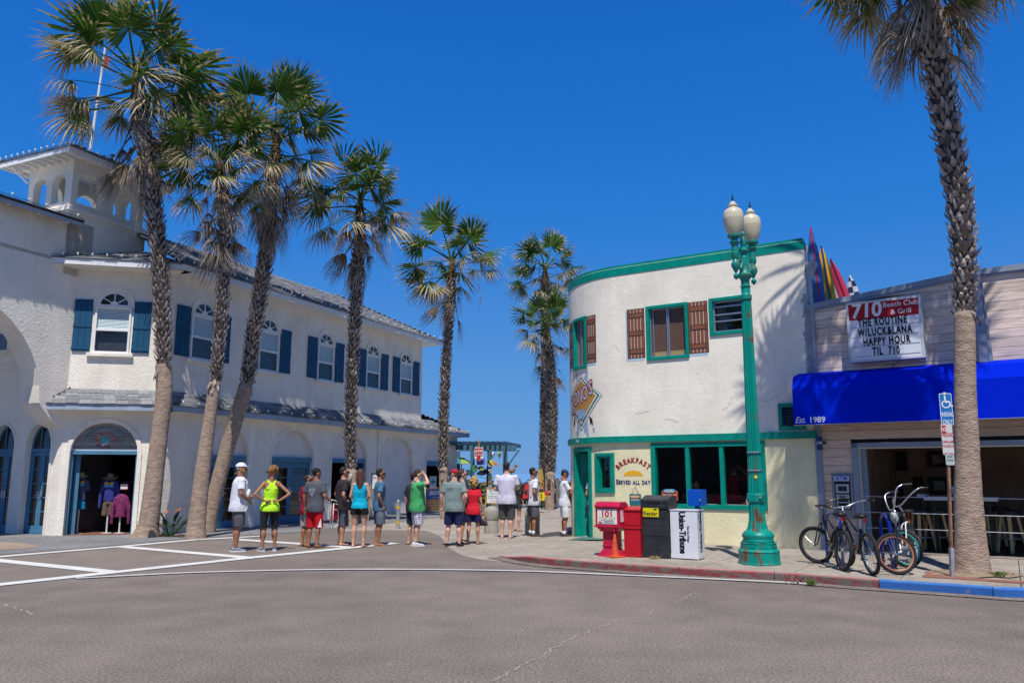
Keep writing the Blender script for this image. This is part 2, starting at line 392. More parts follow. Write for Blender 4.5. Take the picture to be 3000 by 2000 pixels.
WOOD = mat('light_wood', (0.42, 0.24, 0.1), 0.5, var=0.3, vs=6, stretch=(1, 1, 0.1))

# ------------------------------------------------------------------ ground
def zS(x, y):
    t = (x+0.35-0.33*(y-15.8))/1.2
    t = max(0.0, min(1.0, t)); return 0.008+0.112*t*t*(3-2*t)
def P2(u, v, z=0.0): return G(u, v, z)
g = MB(); g.sheet([(-400, -60), (400, -60), (400, 44), (-400, 44)], 0.0); obj('road', g, ASPH, kind='structure')
sand = MB()
sand.sheet([(-400, 44), (400, 44), (400, 60), (-400, 60)], lambda x, y: 0.0 if y < 50 else -4.5); sand.sheet([(-400, 60), (400, 60), (400, 90), (-400, 90)], lambda x, y: -4.5 if y < 80 else -6.2)
obj('beach', sand, mat('sand', (0.45, 0.38, 0.28), 0.9, var=0.2, vs=0.5), kind='structure')
sea = MB(); sea.sheet([(-9000, 88), (9000, 88), (9000, 9500), (-9000, 9500)], -6.0)
obj('sea', sea, mat('sea_water', (0.16, 0.33, 0.56), 0.5, var=0.3, vs=0.05, bump=0.3, bs=0.6, spec=0.15), kind='structure')

E1 = Frame((-11.9, 20.93), 77); _d1 = E1.d
Bc = (-11.9+2.54*_d1[0], 20.93+2.54*_d1[1])
E2 = Frame(Bc, 24.5); EG = Frame((-11.9, 20.93), 24.5); E0 = Frame((-11.9, 20.93), 114.5)
RD = (6.15, 16.0)
ED = Frame(RD, 122); E7 = Frame(RD, 124)

pl = MB(); pl.sheet([P2(1000, 1556), P2(1120, 1553), P2(1250, 1554), P2(1290, 1570), P2(1314, 1604), P2(1352, 1626), P2(1410, 1639), P2(1467, 1645), (0.6, 15.4), (8, 19), (14, 43.9), (-8, 43.9)], 0.004)
obj('plaza_paving', pl, CONC, kind='structure')
gp = MB()
gp.sheet([(-30, 14.5), P2(0, 1624), P2(344, 1597), P2(574, 1576), P2(765, 1566), P2(880, 1558), P2(1000, 1549), (-1.2, 33), (1.5, 41), (-8, 43), (-30, 30)], 0.008)
obj('left_pavement', gp, GREYP, kind='structure')
tp = MB(); tp.sheet([P2(-200, 1598), P2(0, 1588), P2(60, 1591), P2(122, 1601), P2(60, 1608), P2(0, 1612), P2(-200, 1630)], 0.012); obj('tan_pavement', tp, TANP, kind='structure')
# painted lines
def stripe(mb, pts, w, z=0.004):
    pts = [Vector(p) for p in pts]
    for i in range(len(pts)-1):
        a, b = pts[i], pts[i+1]; d = (b-a).normalized(); n = Vector((-d.y, d.x))*w/2
        mb.sheet([tuple(a-n), tuple(b-n), tuple(b+n), tuple(a+n)], z)
def line_obj(pts, w, m, name='road_marking', sub=1, z=0.0045):
    q = []
    for i in range(len(pts)-1):
        for k in range(sub): q.append(tuple(Vector(pts[i])*(1-k/sub)+Vector(pts[i+1])*(k/sub)))
    q.append(pts[-1]); mb = MB(); stripe(mb, q, w, z); obj(name, mb, m, kind='structure')
line_obj([P2(-400, 1665), P2(0, 1631), P2(344, 1602), P2(574, 1581), P2(765, 1570.5)], 0.26, LINE, z=0.012)
line_obj([P2(-400, 1760), P2(0, 1713), P2(332, 1677), P2(733, 1634), P2(1160, 1591)], 0.30, LINE, z=0.012)
line_obj([P2(-100, 1631), P2(0, 1642), P2(325, 1675)], 0.30, LINE, z=0.008)
line_obj([P2(355, 1601), P2(725, 1633)], 0.30, LINE, z=0.008)
line_obj([P2(689, 1579.5), P2(1015, 1602)], 0.30, LINE, z=0.008)
def cr(pts, n=6):
    """Catmull-Rom through the points"""
    out = []; P = [Vector(p) for p in pts]; P = [P[0]*2-P[1]]+P+[P[-1]*2-P[-2]]
    for i in range(1, len(P)-2):
        for k in range(n):
            t = k/n; a, b, c, d = P[i-1], P[i], P[i+1], P[i+2]
            out.append(tuple(0.5*((2*b)+(c-a)*t+(2*a-5*b+4*c-d)*t*t+(3*b-a-3*c+d)*t**3)))
    out.append(tuple(P[-2])); return out
fog = cr([P2(223, 1695), P2(400, 1686), P2(574, 1678), P2(912, 1670), P2(1200, 1669), P2(1500, 1673), P2(1740, 1682), P2(2080, 1697), P2(2386, 1712)], 5)
mb = MB(); stripe(mb, fog, 0.12, 0.0165); obj('road_marking', mb, LINE2, kind='structure')
# cracks in the asphalt
ck = MB()
def crack(pts, w):
    r = random.Random(len(pts)*7+int(pts[0][0]))
    q = []
    for i in range(len(pts)-1):
        a, b = Vector(G(*pts[i])), Vector(G(*pts[i+1])); n = max(2, int((b-a).length/0.06))
        for k in range(n): q.append(a.lerp(b, k/n)+Vector((r.uniform(-.03, .03), r.uniform(-.03, .03))))
    for i in range(len(q)-1):
        d = (q[i+1]-q[i]); 
        if d.length < 1e-5: continue
        d.normalize(); ww = w*(0.3+0.7*r.random()) ; nn = Vector((-d.y, d.x))*ww/2
        ck.sheet([tuple(q[i]-nn), tuple(q[i+1]-nn), tuple(q[i+1]+nn), tuple(q[i]+nn)], 0.0042+0.0001*(i % 5))
crack([(1455, 1995), (1500, 1965), (1560, 1935), (1640, 1890), (1690, 1860), (1760, 1835), (1830, 1812), (1905, 1800), (1916, 1786)], 0.02)
crack([(1560, 1935), (1600, 1930), (1630, 1905)], 0.012)
crack([(1980, 1766), (2015, 1745), (2050, 1733)], 0.018)
crack([(-30, 1760), (50, 1782), (90, 1800), (96, 1792)], 0.025)
obj('asphalt_crack', ck, mat('crack_sand', (0.36, 0.31, 0.26), 0.9), kind='structure')

# raised pavement in front of the diner, cut into slabs, and its kerb
kerbline = cr([(-0.25, 15.66), G(1570, 1652), G(1740, 1667), G(1876, 1677), G(2107, 1692), G(2318, 1704), G(2502, 1719), G(2828, 1742), G(3000, 1753), (8.4, 10.4), (12, 8.0)], 4)
KW = 0.15
def offs(line, w):
    o = []
    for i, p in enumerate(line):
        a = Vector(line[max(i-1, 0)]); b = Vector(line[min(i+1, len(line)-1)]); d = (b-a).normalized(); o.append((p[0]-d.y*w, p[1]+d.x*w))
    return o
kin = offs(kerbline, KW)
sw = kin+[(14, 8.5), (14, 14), (7.3, 14.9), (6.3, 16.8), (4.2, 21), (0.6, 24), (-0.3, 22.5), (-0.6, 20.5), (-0.7, 18.5), (-0.55, 16.6), (-0.45, 15.9)]
sidewalk = bpy.data.objects.new('sidewalk', None); link(sidewalk); sidewalk['kind'] = 'structure'
base = MB(); base.sheet(sw, lambda x, y: zS(x, y)-0.03); obj('bedding', base, mat('joint_dark', (0.07, 0.06, 0.055), 0.9), sidewalk)
ra = radians(122-90); ca, sa = cos(ra), sin(ra)   # slabs run with the diner
def toL(p): return (p[0]*ca-p[1]*sa, p[0]*sa+p[1]*ca)
def toW(p): return (p[0]*ca+p[1]*sa, -p[0]*sa+p[1]*ca)
swl = [toL(p) for p in sw]; S = 1.45
xs = [p[0] for p in swl]; ys = [p[1] for p in swl]
for i in range(int(math.floor(min(xs)/S)), int(max(xs)/S)+1):
    for j in range(int(math.floor(min(ys)/S)), int(max(ys)/S)+1):
        q = clipx(clipx(swl, i*S+0.006, 1), (i+1)*S-0.006, -1) if True else 0
        if len(q) > 2: q = clipz(clipz(q, j*S+0.006, 1), (j+1)*S-0.006, -1)
        q2 = []
        for p in q:
            if not q2 or hypot(p[0]-q2[-1][0], p[1]-q2[-1][1]) > 1e-4: q2.append(p)
        if len(q2) < 3: continue
        A = abs(sum(q2[k][0]*q2[(k+1) % len(q2)][1]-q2[(k+1) % len(q2)][0]*q2[k][1] for k in range(len(q2))))/2
        if A < 0.05: continue
        m_ = MB(); m_.sheet([toW(p) for p in q2], zS, 0.03); obj('paving_slab', m_, CONC, sidewalk)
kerb = bpy.data.objects.new('kerb', None); link(kerb); kerb['kind'] = 'structure'
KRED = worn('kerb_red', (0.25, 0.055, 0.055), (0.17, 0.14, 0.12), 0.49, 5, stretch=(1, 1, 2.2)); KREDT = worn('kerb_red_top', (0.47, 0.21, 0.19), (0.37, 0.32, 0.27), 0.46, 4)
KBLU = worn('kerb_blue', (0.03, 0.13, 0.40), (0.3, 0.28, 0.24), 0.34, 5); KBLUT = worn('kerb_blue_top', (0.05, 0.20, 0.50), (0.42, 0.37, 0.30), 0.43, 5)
acc = 0; st = 0; n = len(kerbline)
segs = []; cur = [0]; L = 0
for i in range(1, n):
    L += hypot(kerbline[i][0]-kerbline[i-1][0], kerbline[i][1]-kerbline[i-1][1]); cur.append(i)
    if L > 1.25 or i == n-1: segs.append(cur); cur = [i]; L = 0
for si, sg in enumerate(segs):
    m_ = MB(); xm = kerbline[sg[0]][0]; blue = xm > 5.1
    for a, b in zip(sg[:-1], sg[1:]):
        pa, pb, qa, qb = kerbline[a], kerbline[b], kin[a], kin[b]
        e = 0.012
        if a == sg[0]: f = e/max(.01, hypot(pb[0]-pa[0], pb[1]-pa[1])); pa = tuple(Vector(pa).lerp(Vector(pb), f)); qa = tuple(Vector(qa).lerp(Vector(qb), f))
        za = lambda p: max(0.03, zS(*p)+0.003)
        ia = tuple(Vector(pa).lerp(Vector(qa), 0.12)); ib = tuple(Vector(pb).lerp(Vector(qb), 0.12))
        vs = [(*pa, -.02), (*pb, -.02), (*pb, za(pb)-.018), (*pa, za(pa)-.018), (*ia, za(pa)), (*ib, za(pb)), (*qb, za(qb)), (*qa, za(qa)), (*qa, -.02), (*qb, -.02)]
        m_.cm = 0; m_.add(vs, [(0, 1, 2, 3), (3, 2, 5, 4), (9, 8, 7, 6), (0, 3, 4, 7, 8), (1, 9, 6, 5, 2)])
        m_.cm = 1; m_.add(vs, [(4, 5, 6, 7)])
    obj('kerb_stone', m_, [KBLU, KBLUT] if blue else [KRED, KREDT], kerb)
# concrete gutter along the kerb
gt = MB(); go = offs(kerbline, -0.26)
for i in range(len(kerbline)-1): gt.sheet([kerbline[i], go[i], go[i+1], kerbline[i+1]], 0.0125)
obj('gutter', gt, speck('gutter_concrete', (0.25, 0.21, 0.18), (0.15, 0.125, 0.105), 0.9, fine=25, big=0.9, amt=0.4), kind='structure')
# ------------------------------------------------------------------ left building
LB = thing('stucco_building', 'long white stucco building with blue shutters, arches, bell tower and shingled roofs', 'building', (-11.9, 20.93, 0))
SH_N = [0]
def _sh_mesh(w, l, th=0.018):
    m_ = MB(); m_.box(0.004, w-0.004, 0, l, 0, th); return m_.mesh('shingle', SHNG)
_SHM = {}
def shingles(parent, M, p0, p1, q0, q1, width=0.32, expo=0.2, individual=True, name='shingle'):
    """p0-p1 eave, q0-q1 ridge, in the coordinates of M"""
    p0, p1, q0, q1 = map(Vector, (p0, p1, q0, q1))
    ex = (p1-p0).normalized(); up = (q0-p0)-ex*(q0-p0).dot(ex); H = up.length; ey = up.normalized(); ez = ex.cross(ey)
    Lw = (p1-p0).length; l0 = (q0-p0).dot(ex); l1 = (q1-p0).dot(ex)
    key = (round(width, 3), round(expo, 3))
    if key not in _SHM: _SHM[key] = _sh_mesh(width, expo*1.25)
    tilt = Matrix.Rotation(-0.05, 4, 'X'); Bm = basis(ex, ey, ez, p0)
    rows = int(H/expo+0.5); mass = MB()
    dk = MB(); dk.prism([(0, 0), (Lw, 0), (l1, H), (l0, H)], 0.0, 0.05)
    obj('roof_deck', dk, DECK, parent, M @ basis(ex, ey, ez, p0) @ Matrix(((1, 0, 0, 0), (0, 0, 1, 0), (0, -1, 0, 0), (0, 0, 0, 1))).inverted() if False else M @ basis(ex, ez*-1, ey, p0+ez*0.0))
    r = random.Random(int(Lw*100))
    for j in range(rows):
        a = j*expo; lo = l0*a/H; hi = Lw+(l1-Lw)*a/H
        x = lo-(j % 2)*width*0.5-0.05
        while x < hi:
            x0 = max(x, lo); x1 = min(x+width, hi)
            if x1-x0 > 0.05:
                Mx = Bm @ T(x0, a-0.03*(j == 0)+r.uniform(-.008, .008), 0.006) @ tilt @ Matrix.Diagonal(((x1-x0)/width, 1, r.uniform(.8, 1.5), 1))
                if individual and SH_N[0] < 300: inst(name, _SHM[key], parent, M @ Mx); SH_N[0] += 1
                else: mass.box(0.004, width-0.004, 0, expo*1.25, 0, 0.018, Mx)
            x += width
    if mass.v: obj('shingles', mass, SHNG, parent, M, kind='stuff')

FLH, TOPZ = 3.8, 7.3
def window_unit(F, sc, hw=0.5, zs=4.82, zt=6.12, rise=0.42, shl=0.45, shutters=(1, 1), blind=True):
    """sash window with fanlight, sill and board shutters"""
    M = F.at(sc)
    w_ = MB(); fr = hw-0.04
    frame_ring(w_, -fr, fr, zs, zt, 0.055, -0.03, 0.06); w_.box(-fr+.055, fr-.055, -0.01, 0.05, (zs+zt)/2-.03, (zs+zt)/2+.03)
    # fan: half ring with spokes
    R1 = hw-0.10
    ring = [(R1*cos(pi*i/12), zt+0.01+R1*0.95*sin(pi*i/12)) for i in range(13)]; inn = [((R1-.045)*cos(pi*i/12), zt+0.05+(R1-.075)*.95*sin(pi*i/12)) for i in range(13)]
    w_.prism(ring+inn[::-1], -0.02, 0.04)
    w_.prism([(-R1, zt+.01), (R1, zt+.01), (R1, zt+.05), (-R1, zt+.05)], -0.021, 0.041)
    for a in (0.2, 0.5, 0.8): w_.prism([(0.1*cos(pi*a)-.012*sin(pi*a), zt+.05+.1*sin(pi*a)+.012*cos(pi*a)), ((R1-.03)*cos(pi*a)-.012*sin(pi*a), zt+.05+(R1-.08)*sin(pi*a)+.012*cos(pi*a)), ((R1-.03)*cos(pi*a)+.012*sin(pi*a), zt+.05+(R1-.08)*sin(pi*a)-.012*cos(pi*a)), (0.1*cos(pi*a)+.012*sin(pi*a), zt+.05+.1*sin(pi*a)-.012*cos(pi*a))], -0.015, 0.035)
    w_.prism([(.1*cos(pi*i/8), zt+.05+.1*sin(pi*i/8)) for i in range(9)], -0.018, 0.036)
    wn = obj('window', w_, WHITE, LB, M)
    b_ = MB()
    if blind:
        z = (zs+zt)/2+.04
        while z < zt-.06: b_.add([(-fr+.06, .045, z), (fr-.06, .045, z), (fr-.06, .055, z+.030), (-fr+.06, .055, z+.030)], [(0, 1, 2, 3)]); z += .038
        obj('blind', b_, mat('blind_slats', (0.74, 0.90, 0.90), 0.6), wn, M)
    g_ = MB(); g_.box(-fr+.055, fr-.055, 0.03, 0.036, (zs+zt)/2+.03, zt-.055); obj('pane', g_, GLS, wn, M)
    g_ = MB(); g_.box(-fr+.055, fr-.055, 0.03, 0.036, zs+.055, (zs+zt)/2-.03); obj('pane', g_, GLD, wn, M)
    g_ = MB(); g_.prism(ring, 0.02, 0.024); obj('pane', g_, GLD, wn, M)
    s_ = MB(); s_.box(-hw-.08, hw+.08, -.10, .06, zs-.10, zs-.004); obj('sill', s_, WST, wn, M, bevel=.01)
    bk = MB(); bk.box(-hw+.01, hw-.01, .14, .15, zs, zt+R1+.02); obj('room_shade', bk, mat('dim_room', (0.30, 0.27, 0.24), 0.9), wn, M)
    for sd_, on in ((-1, shutters[0]), (1, shutters[1])):
        if not on: continue
        sh = MB(); x0 = hw+.02 if sd_ > 0 else -hw-.02-shl
        bw = shl/3
        for k in range(3): sh.box(x0+k*bw+.004, x0+(k+1)*bw-.004, -.045, -.015, zs+.03, zt+.16)
        for zz in (zs+.12, (zs+zt)/2+.08, zt+.08): sh.box(x0+.002, x0+shl-.002, -.062, -.043, zz-.035, zz+.035)
        obj('shutter', sh, SHUT, LB, M)
    return (sc, hw-.06, zs, zt, R1)
def winhole(sc, hw=0.5, zs=4.82, zt=6.12):
    R1 = hw-.10
    return [(sc-hw+.03, zs), (sc+hw-.03, zs), (sc+hw-.03, zt+.01)]+[(sc+R1*cos(pi*i/12), zt+.01+R1*.95*sin(pi*i/12)) for i in range(13)]+[(sc-hw+.03, zt+.01)]
def hood(mb, sc, hw, zt):
    """raised arched surround"""
    R1 = hw+.02
    mb.prism(ringarch(sc, R1-.04, zt, zt+.04, R1-.06, .05), -.035, .0)

def french_door(F, parent, x0, x1, z1, y, rows=5, leaves=2, glass=GLD):
    M = F.at(0, y); fr = MB(); frame_ring(fr, x0, x1, 0.0, z1, 0.05, -.03, .06, None, 0.10, 0.02)
    obj('door_frame', fr, BLUEW, parent, M)
    w = (x1-x0-.1)/leaves
    for k in range(leaves):
        a = x0+.05+k*w; d_ = MB(); z0, zt = 0.03, z1-.105; st = .085
        frame_ring(d_, a+.004, a+w-.004, z0, zt, st, -.02, .02, None, .10, .20)
        h = (zt-.10-z0-.20)/rows
        for r_ in range(1, rows): d_.box(a+st, a+w-st, -.014, .014, z0+.2+r_*h-.012, z0+.2+r_*h+.012)
        dd = obj('door', d_, BLUEW, parent, M)
        for r_ in range(rows):
            p_ = MB(); p_.box(a+st, a+w-st, .002, .006, z0+.2+r_*h+.013, z0+.2+(r_+1)*h-.013); obj('pane', p_, glass, dd, M)
        h_ = MB(); hx = a+w-.05 if k == 0 else a+.05
        h_.box(hx-.02, hx+.02, -.035, -.02, .93, 1.13); h_.bar((hx, -.05, 1.02), (hx+(.09 if k else -.09), -.05, 1.02), .02, .02); obj('door_handle', h_, STEEL, dd, M)

# ---- bay front (shop entrance below, one window above)
W1 = 2.54
up = MB(); up.face([(0, 3.3), (W1, 3.3), (W1, TOPZ+.1), (0, TOPZ+.1)], 0, None, [winhole(.98)]); up.reveal(winhole(.98), 0, .12)
hood(up, .98, .5, 6.12); obj('upper_wall', up, WST, LB, E1.M)
window_unit(E1, .98)
op = [(.22, 0), (1.86, 0)]+[(1.04+.82*cos(pi*i/14), 2.16+.78*sin(pi*i/14)) for i in range(15)]
lo = MB(); lo.face([(0, -.05), (W1, -.05), (W1, 3.4), (0, 3.4)], 0, None, [op]); lo.reveal(op, 0, .35)
lo.prism(ringarch(1.04, .825, 0, 2.16, .785, .11), -.04, .0); obj('lower_wall', lo, WST, LB, E1.M)
# pilaster at the corner
fr = MB(); fr.box(.22, .27, .10, .22, 0, 2.2); fr.box(1.81, 1.86, .10, .22, 0, 2.2); fr.box(.22, 1.86, .06, .22, 2.1, 2.2); fr.box(.27, .40, .3, .34, 0, 2.1)
obj('door_frame', fr, BLUEW, LB, E1.M)
ff = MB(); ff.box(.24, 1.84, .09, .22, 2.2, 2.245); obj('transom', ff, WHITE, LB, E1.M)
# lunette sign of weathered boards
pkm = mat('weathered_board', (0.34, 0.33, 0.31), 0.85, var=0.45, vs=5, stretch=(1, 1, 14), island=.2)
nb_ = 8
for k in range(nb_):
    z0 = 2.245+k*.088; z1_ = z0+.084
    hw0 = .80*sqrt(max(0, 1-((z0-2.16)/.76)**2)); hw1 = .80*sqrt(max(0, 1-((z1_-2.16)/.76)**2))
    if z1_ > 2.16+.75: hw1 = 0.15
    if hw0 < .1: continue
    m_ = MB(); m_.prism([(1.04-hw0, z0), (1.04+hw0, z0), (1.04+hw1, z1_), (1.04-hw1, z1_)], .10+.003*(k % 2), .13); obj('plank', m_, pkm, LB, E1.M)
sg = thing('shop_sign', 'painted PARADISE COVE emblem on the boarded lunette over the clothes shop entrance', 'sign', tuple(E1.w(1.04, .09, 2.45)))
m_ = MB()
txt = 'PARADISE COVE'; nT = len(txt)
for i, ch in enumerate(txt):
    if ch == ' ': continue
    a = radians(148-(116*i/(nT-1))); rr = .47
    write(m_, ch, 1.03+rr*1.05*cos(a), 2.36+rr*.98*sin(a)-.03, .125, .085, rot=(a-pi/2)*.75, bold=.015)
obj('lettering', m_, mat('sign_teal', (0.05, 0.2, 0.27), 0.6), sg, E1.M)
m_ = MB(); m_.prism([(1.02+.145*cos(2*pi*i/20), 2.50+.125*sin(2*pi*i/20)) for i in range(20)], .085, .098); obj('seascape', m_, mat('sea_teal', (0.12, 0.42, 0.46), 0.6, var=.6, vs=9, var2=(0.03, 0.2, 0.16)), sg, E1.M)
m_ = MB(); r = random.Random(3)
for i in range(26):
    a = 2*pi*i/26; x, z = 1.02+.19*cos(a), 2.47+.165*sin(a); m_.cm = r.choice((0, 0, 1, 2)); k = r.uniform(.03, .055); rt = a+pi/2+r.uniform(-.5, .5)
    m_.prism([(x+k*1.7*cos(rt+q*pi/4)*(1 if q % 2 else .6), z+k*sin(rt+q*pi/4)) for q in range(8)], .075+.001*i % .01, .088)
m_.cm = 3; m_.prism([(1.04+.13*cos(2*pi*i/14), 2.36+.05*sin(2*pi*i/14)) for i in range(14)], .078, .089)
obj('figure_ring', m_, [mat('sign_rose', (0.3, 0.13, 0.12), .6), mat('sign_dark', (0.03, 0.03, 0.035), .6), mat('sign_tan', (0.42, 0.25, 0.18), .6), mat('sign_pale', (0.55, 0.55, 0.58), .6)], sg, E1.M)

# ---- long street front
L2U, L2D = 13.35, 16.62
wins = [1.08, 3.83, 6.75, 9.68, 12.07]
up = MB(); holes = [winhole(s) for s in wins]
up.face(rect(0, L2U, 3.3, TOPZ+.1), 0, None, holes)
for h in holes: up.reveal(h, 0, .12)
for s_ in wins: hood(up, s_, .5, 6.12)
up.box(L2U-.02, L2U, .002, 6, 3.3, TOPZ+.1)
obj('upper_wall', up, WST, LB, E2.M)
for s_ in wins: window_unit(E2, s_, shl=.5)
archs = [(2.28, .86, 'door'), (5.24, 1.02, 'door'), (8.36, 1.04, 'open'), (11.6, 1.14, 'blank'), (14.85, 1.0, 'bar')]
ah = [arch(c, h, -.02, 2.15, .86) for c, h, k in archs]
lo = MB(); lo.face(rect(0, L2D, -.05, 3.4), 0, None, ah)
for h in ah: lo.reveal(h, 0, .16)
for c, h, k in archs: lo.prism(ringarch(c, h+.02, -.02, 2.15, .88, .07), -.025, 0)
lo.box(L2D-.02, L2D, .002, 6, -.05, 3.4)
obj('lower_wall', lo, WST, LB, E2.M)
pw = mat('plaster_panel', (0.80, 0.76, 0.69), .85, var=.12, vs=2)
for c, h, k in archs:
    t_ = MB(); y = .15
    if k == 'blank': t_.face(arch(c, h, -.02, 2.15, .86), y)
    else:
        t_.face([(c-h, 2.05), (c+h, 2.05)]+[(c+h*cos(pi*i/14), 2.15+.86*sin(pi*i/14)) for i in range(15)], y)
        hd = MB(); hd.box(c-h, c+h, .04, .15, 1.98, 2.12); obj('lintel', hd, BLUEW, LB, E2.M)
    obj('arch_panel', t_, pw, LB, E2.M)
    if k == 'door': french_door(E2, LB, c-h, c+h, 1.98, .14)
    if k == 'open':
        f_ = MB(); f_.box(c-h, c-h+.06, .06, .15, 0, 1.98); f_.box(c+h-.06, c+h, .06, .15, 0, 1.98); obj('door_frame', f_, BLUEW, LB, E2.M)
        for sx in (-1, 1):
            lf = MB(); x = c+sx*(h-.08); frame_ring(lf, 0, .9, .03, 1.95, .09, -.02, .02, None, .09, .2)
            for q in range(1, 5): lf.box(.09, .81, -.012, .012, .23+q*.33-.012, .23+q*.33+.012)
            obj('door', lf, BLUEW, LB, E2.at(x, .18, 0, radians(98 if sx < 0 else 82)))
bar = MB(); c = 14.85; frame_ring(bar, c-1.0, c+1.0, .95, 1.98, .06, .07, .15); obj('window_frame', bar, BLUEW, LB, E2.M)
bb = MB(); bb.face(rect(c-1, c+1, -.02, .95), .15); obj('arch_panel', bb, pw, LB, E2.M)
cn = MB(); cn.box(c-1.02, c+1.02, -.03, .14, .93, .97); obj('counter', cn, WOOD, LB, E2.M)
dp = MB(); dp.tube([(10.15, -.03, 0.05), (10.15, -.03, 3.3)], .035, 8); obj('downpipe', dp, WST, LB, E2.M)
sl = MB(); sl.box(-.02, 2.6, .0, .02, 0, .02); 
# interior shell so the openings look into dim rooms
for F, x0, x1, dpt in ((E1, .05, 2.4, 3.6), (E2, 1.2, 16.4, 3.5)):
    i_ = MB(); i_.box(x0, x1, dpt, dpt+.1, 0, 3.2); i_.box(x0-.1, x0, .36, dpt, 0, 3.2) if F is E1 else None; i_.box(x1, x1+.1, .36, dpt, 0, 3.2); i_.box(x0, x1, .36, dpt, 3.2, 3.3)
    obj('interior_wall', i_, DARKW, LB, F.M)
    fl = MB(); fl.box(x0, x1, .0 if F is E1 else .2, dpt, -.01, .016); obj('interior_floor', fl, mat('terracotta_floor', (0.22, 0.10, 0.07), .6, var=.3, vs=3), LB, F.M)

# ---- lower pent roofs (bay, then street side with its hipped end)
OV = .42; zE, zW = 3.42, 3.83
p1r = obj('pent_roof', (lambda m: (m.box(-.42, W1+.15, -OV+.0, -OV+.025, zE-.17, zE-.01), m)[1])(MB()), FASC, LB, E1.M)
sof = MB(); sof.add([(-.38, -OV, zE-.17), (W1, -OV, zE-.17), (W1, 0, zE-.17), (-.38, 0.1, zE-.17)], [(0, 1, 2, 3)]); obj('soffit', sof, WST, p1r, E1.M)
k_ = tuple(E1.M.inverted() @ E2.w(0, -OV, 0)); xk = OV*math.tan(radians((77-24.5)/2))
shingles(p1r, E1.M, (-.42, -OV, zE), (W1+xk, -OV, zE), (0, 0, zW), (W1, 0, zW), .3, .135)
ls = MB(); ls.add([(-.42, -OV, zE-.17), (-.42, -OV, zE-.01), (-.5, .25, zE-.01), (-.5, .25, zE-.17)], [(0, 1, 2, 3)]); obj('fascia', ls, FASC, p1r, E1.M)
shingles(p1r, E1.M, (-.5, .30, zE), (-.42, -OV, zE), (.0, .3, zW), (0, 0, zW), .3, .135)
p2r = obj('pent_roof', (lambda m: (m.box(-xk, L2D+OV, -OV, -OV+.025, zE-.17, zE-.01), m.box(L2D+OV-.03, L2D+OV, -OV+.03, 6, zE-.17, zE-.01), m)[2])(MB()), FASC, LB, E2.M)
sof = MB(); sof.add([(0, -OV+.03, zE-.17), (L2D+OV, -OV+.03, zE-.17), (L2D+OV, 0, zE-.17), (0, 0, zE-.17)], [(0, 1, 2, 3)]); obj('soffit', sof, WST, p2r, E2.M)
shingles(p2r, E2.M, (-xk, -OV, zE), (L2U+.2, -OV, zE), (0, 0, zW), (L2U, 0, zW), .32, .135)
shingles(p2r, E2.M, (L2U+.2, -OV, zE), (L2D+OV, -OV, zE), (L2U, 0, zW), (L2U+.5, 3.1, zW+1.3), .32, .16, False)
shingles(p2r, E2.M, (L2D+OV, -OV, zE), (L2D+OV, 6, zE), (L2U+.5, 3.1, zW+1.3), (L2U+.5, 4, zW+1.3), .32, .16, False)

# ---- upper roofs
OU = .62; zU = 7.28; rise, dep = 1.75, 3.4; xh = OU*math.tan(radians((77-24.5)/2)); 
u1 = obj('upper_roof', (lambda m: (m.box(-.75, W1+xh, -OU, -OU+.03, zU-.17, zU-.01), m)[1])(MB()), WHITE, LB, E1.M)
sof = MB(); sof.add([(-.75, -OU, zU-.17), (W1+xh, -OU, zU-.17), (W1, .1, zU-.17), (-.3, .1, zU-.17)], [(0, 1, 2, 3)]); obj('soffit', sof, WST, u1, E1.M)
kk = E1.M.inverted() @ E2.w(.4, 2.0, 0)
shingles(u1, E1.M, (-.75, -OU, zU), (W1+xh, -OU, zU), (-.2, 1.6, zU+.85), (kk.x, kk.y, zU+.85), .32, .16, False)
ls = MB(); ls.add([(-.75, -OU, zU-.17), (-.75, -OU, zU-.01), (-1.15, .15, zU-.01), (-1.15, .15, zU-.17)], [(0, 1, 2, 3)]); obj('fascia', ls, WHITE, u1, E1.M)
shingles(u1, E1.M, (-1.15, .2, zU), (-.75, -OU, zU), (-.4, 1.7, zU+.85), (-.2, 1.6, zU+.85), .32, .16, False)
u2 = obj('upper_roof', (lambda m: (m.box(-xh, L2U+OU, -OU, -OU+.03, zU-.17, zU-.01), m.box(L2U+OU-.03, L2U+OU, -OU+.03, 5.5, zU-.17, zU-.01), m)[2])(MB()), WHITE, LB, E2.M)
sof = MB(); sof.add([(0, -OU+.03, zU-.17), (L2U+OU-.03, -OU+.03, zU-.17), (L2U+OU-.03, 0, zU-.17), (0, 0, zU-.17)], [(0, 1, 2, 3)]); sof.add([(L2U, 0, zU-.17), (L2U+OU-.03, 0, zU-.17), (L2U+OU-.03, 5, zU-.17), (L2U, 5, zU-.17)], [(0, 1, 2, 3)]); obj('soffit', sof, WHITE, u2, E2.M)
shingles(u2, E2.M, (-xh, -OU, zU), (L2U+OU, -OU, zU), (.4, dep-OU, zU+rise), (L2U-2.4, dep-OU, zU+rise), .32, .17, False)
shingles(u2, E2.M, (L2U+OU, -OU, zU), (L2U+OU, 6, zU), (L2U-2.4, dep-OU, zU+rise), (L2U-2.4, 3.4, zU+rise), .32, .17, False)
bk = MB(); bk.box(0, L2U-.1, 5.4, 5.5, 3.3, 8); bk.box(0, L2U, 2.8, 5.4, 8.2, 8.25); obj('rear_wall', bk, WST, LB, E2.M)
for x_, h_, r_ in ((.15, 1.0, .07), (3.0, .35, .11), (4.5, .35, .07)):
    v_ = MB(); v_.lathe([(r_, 0), (r_, h_), (r_*1.35, h_), (r_*1.35, h_+.1), (r_*.6, h_+.14)], 12); obj('roof_vent', v_, GALV, LB, E2.at(x_, 1.2, zU+.5))

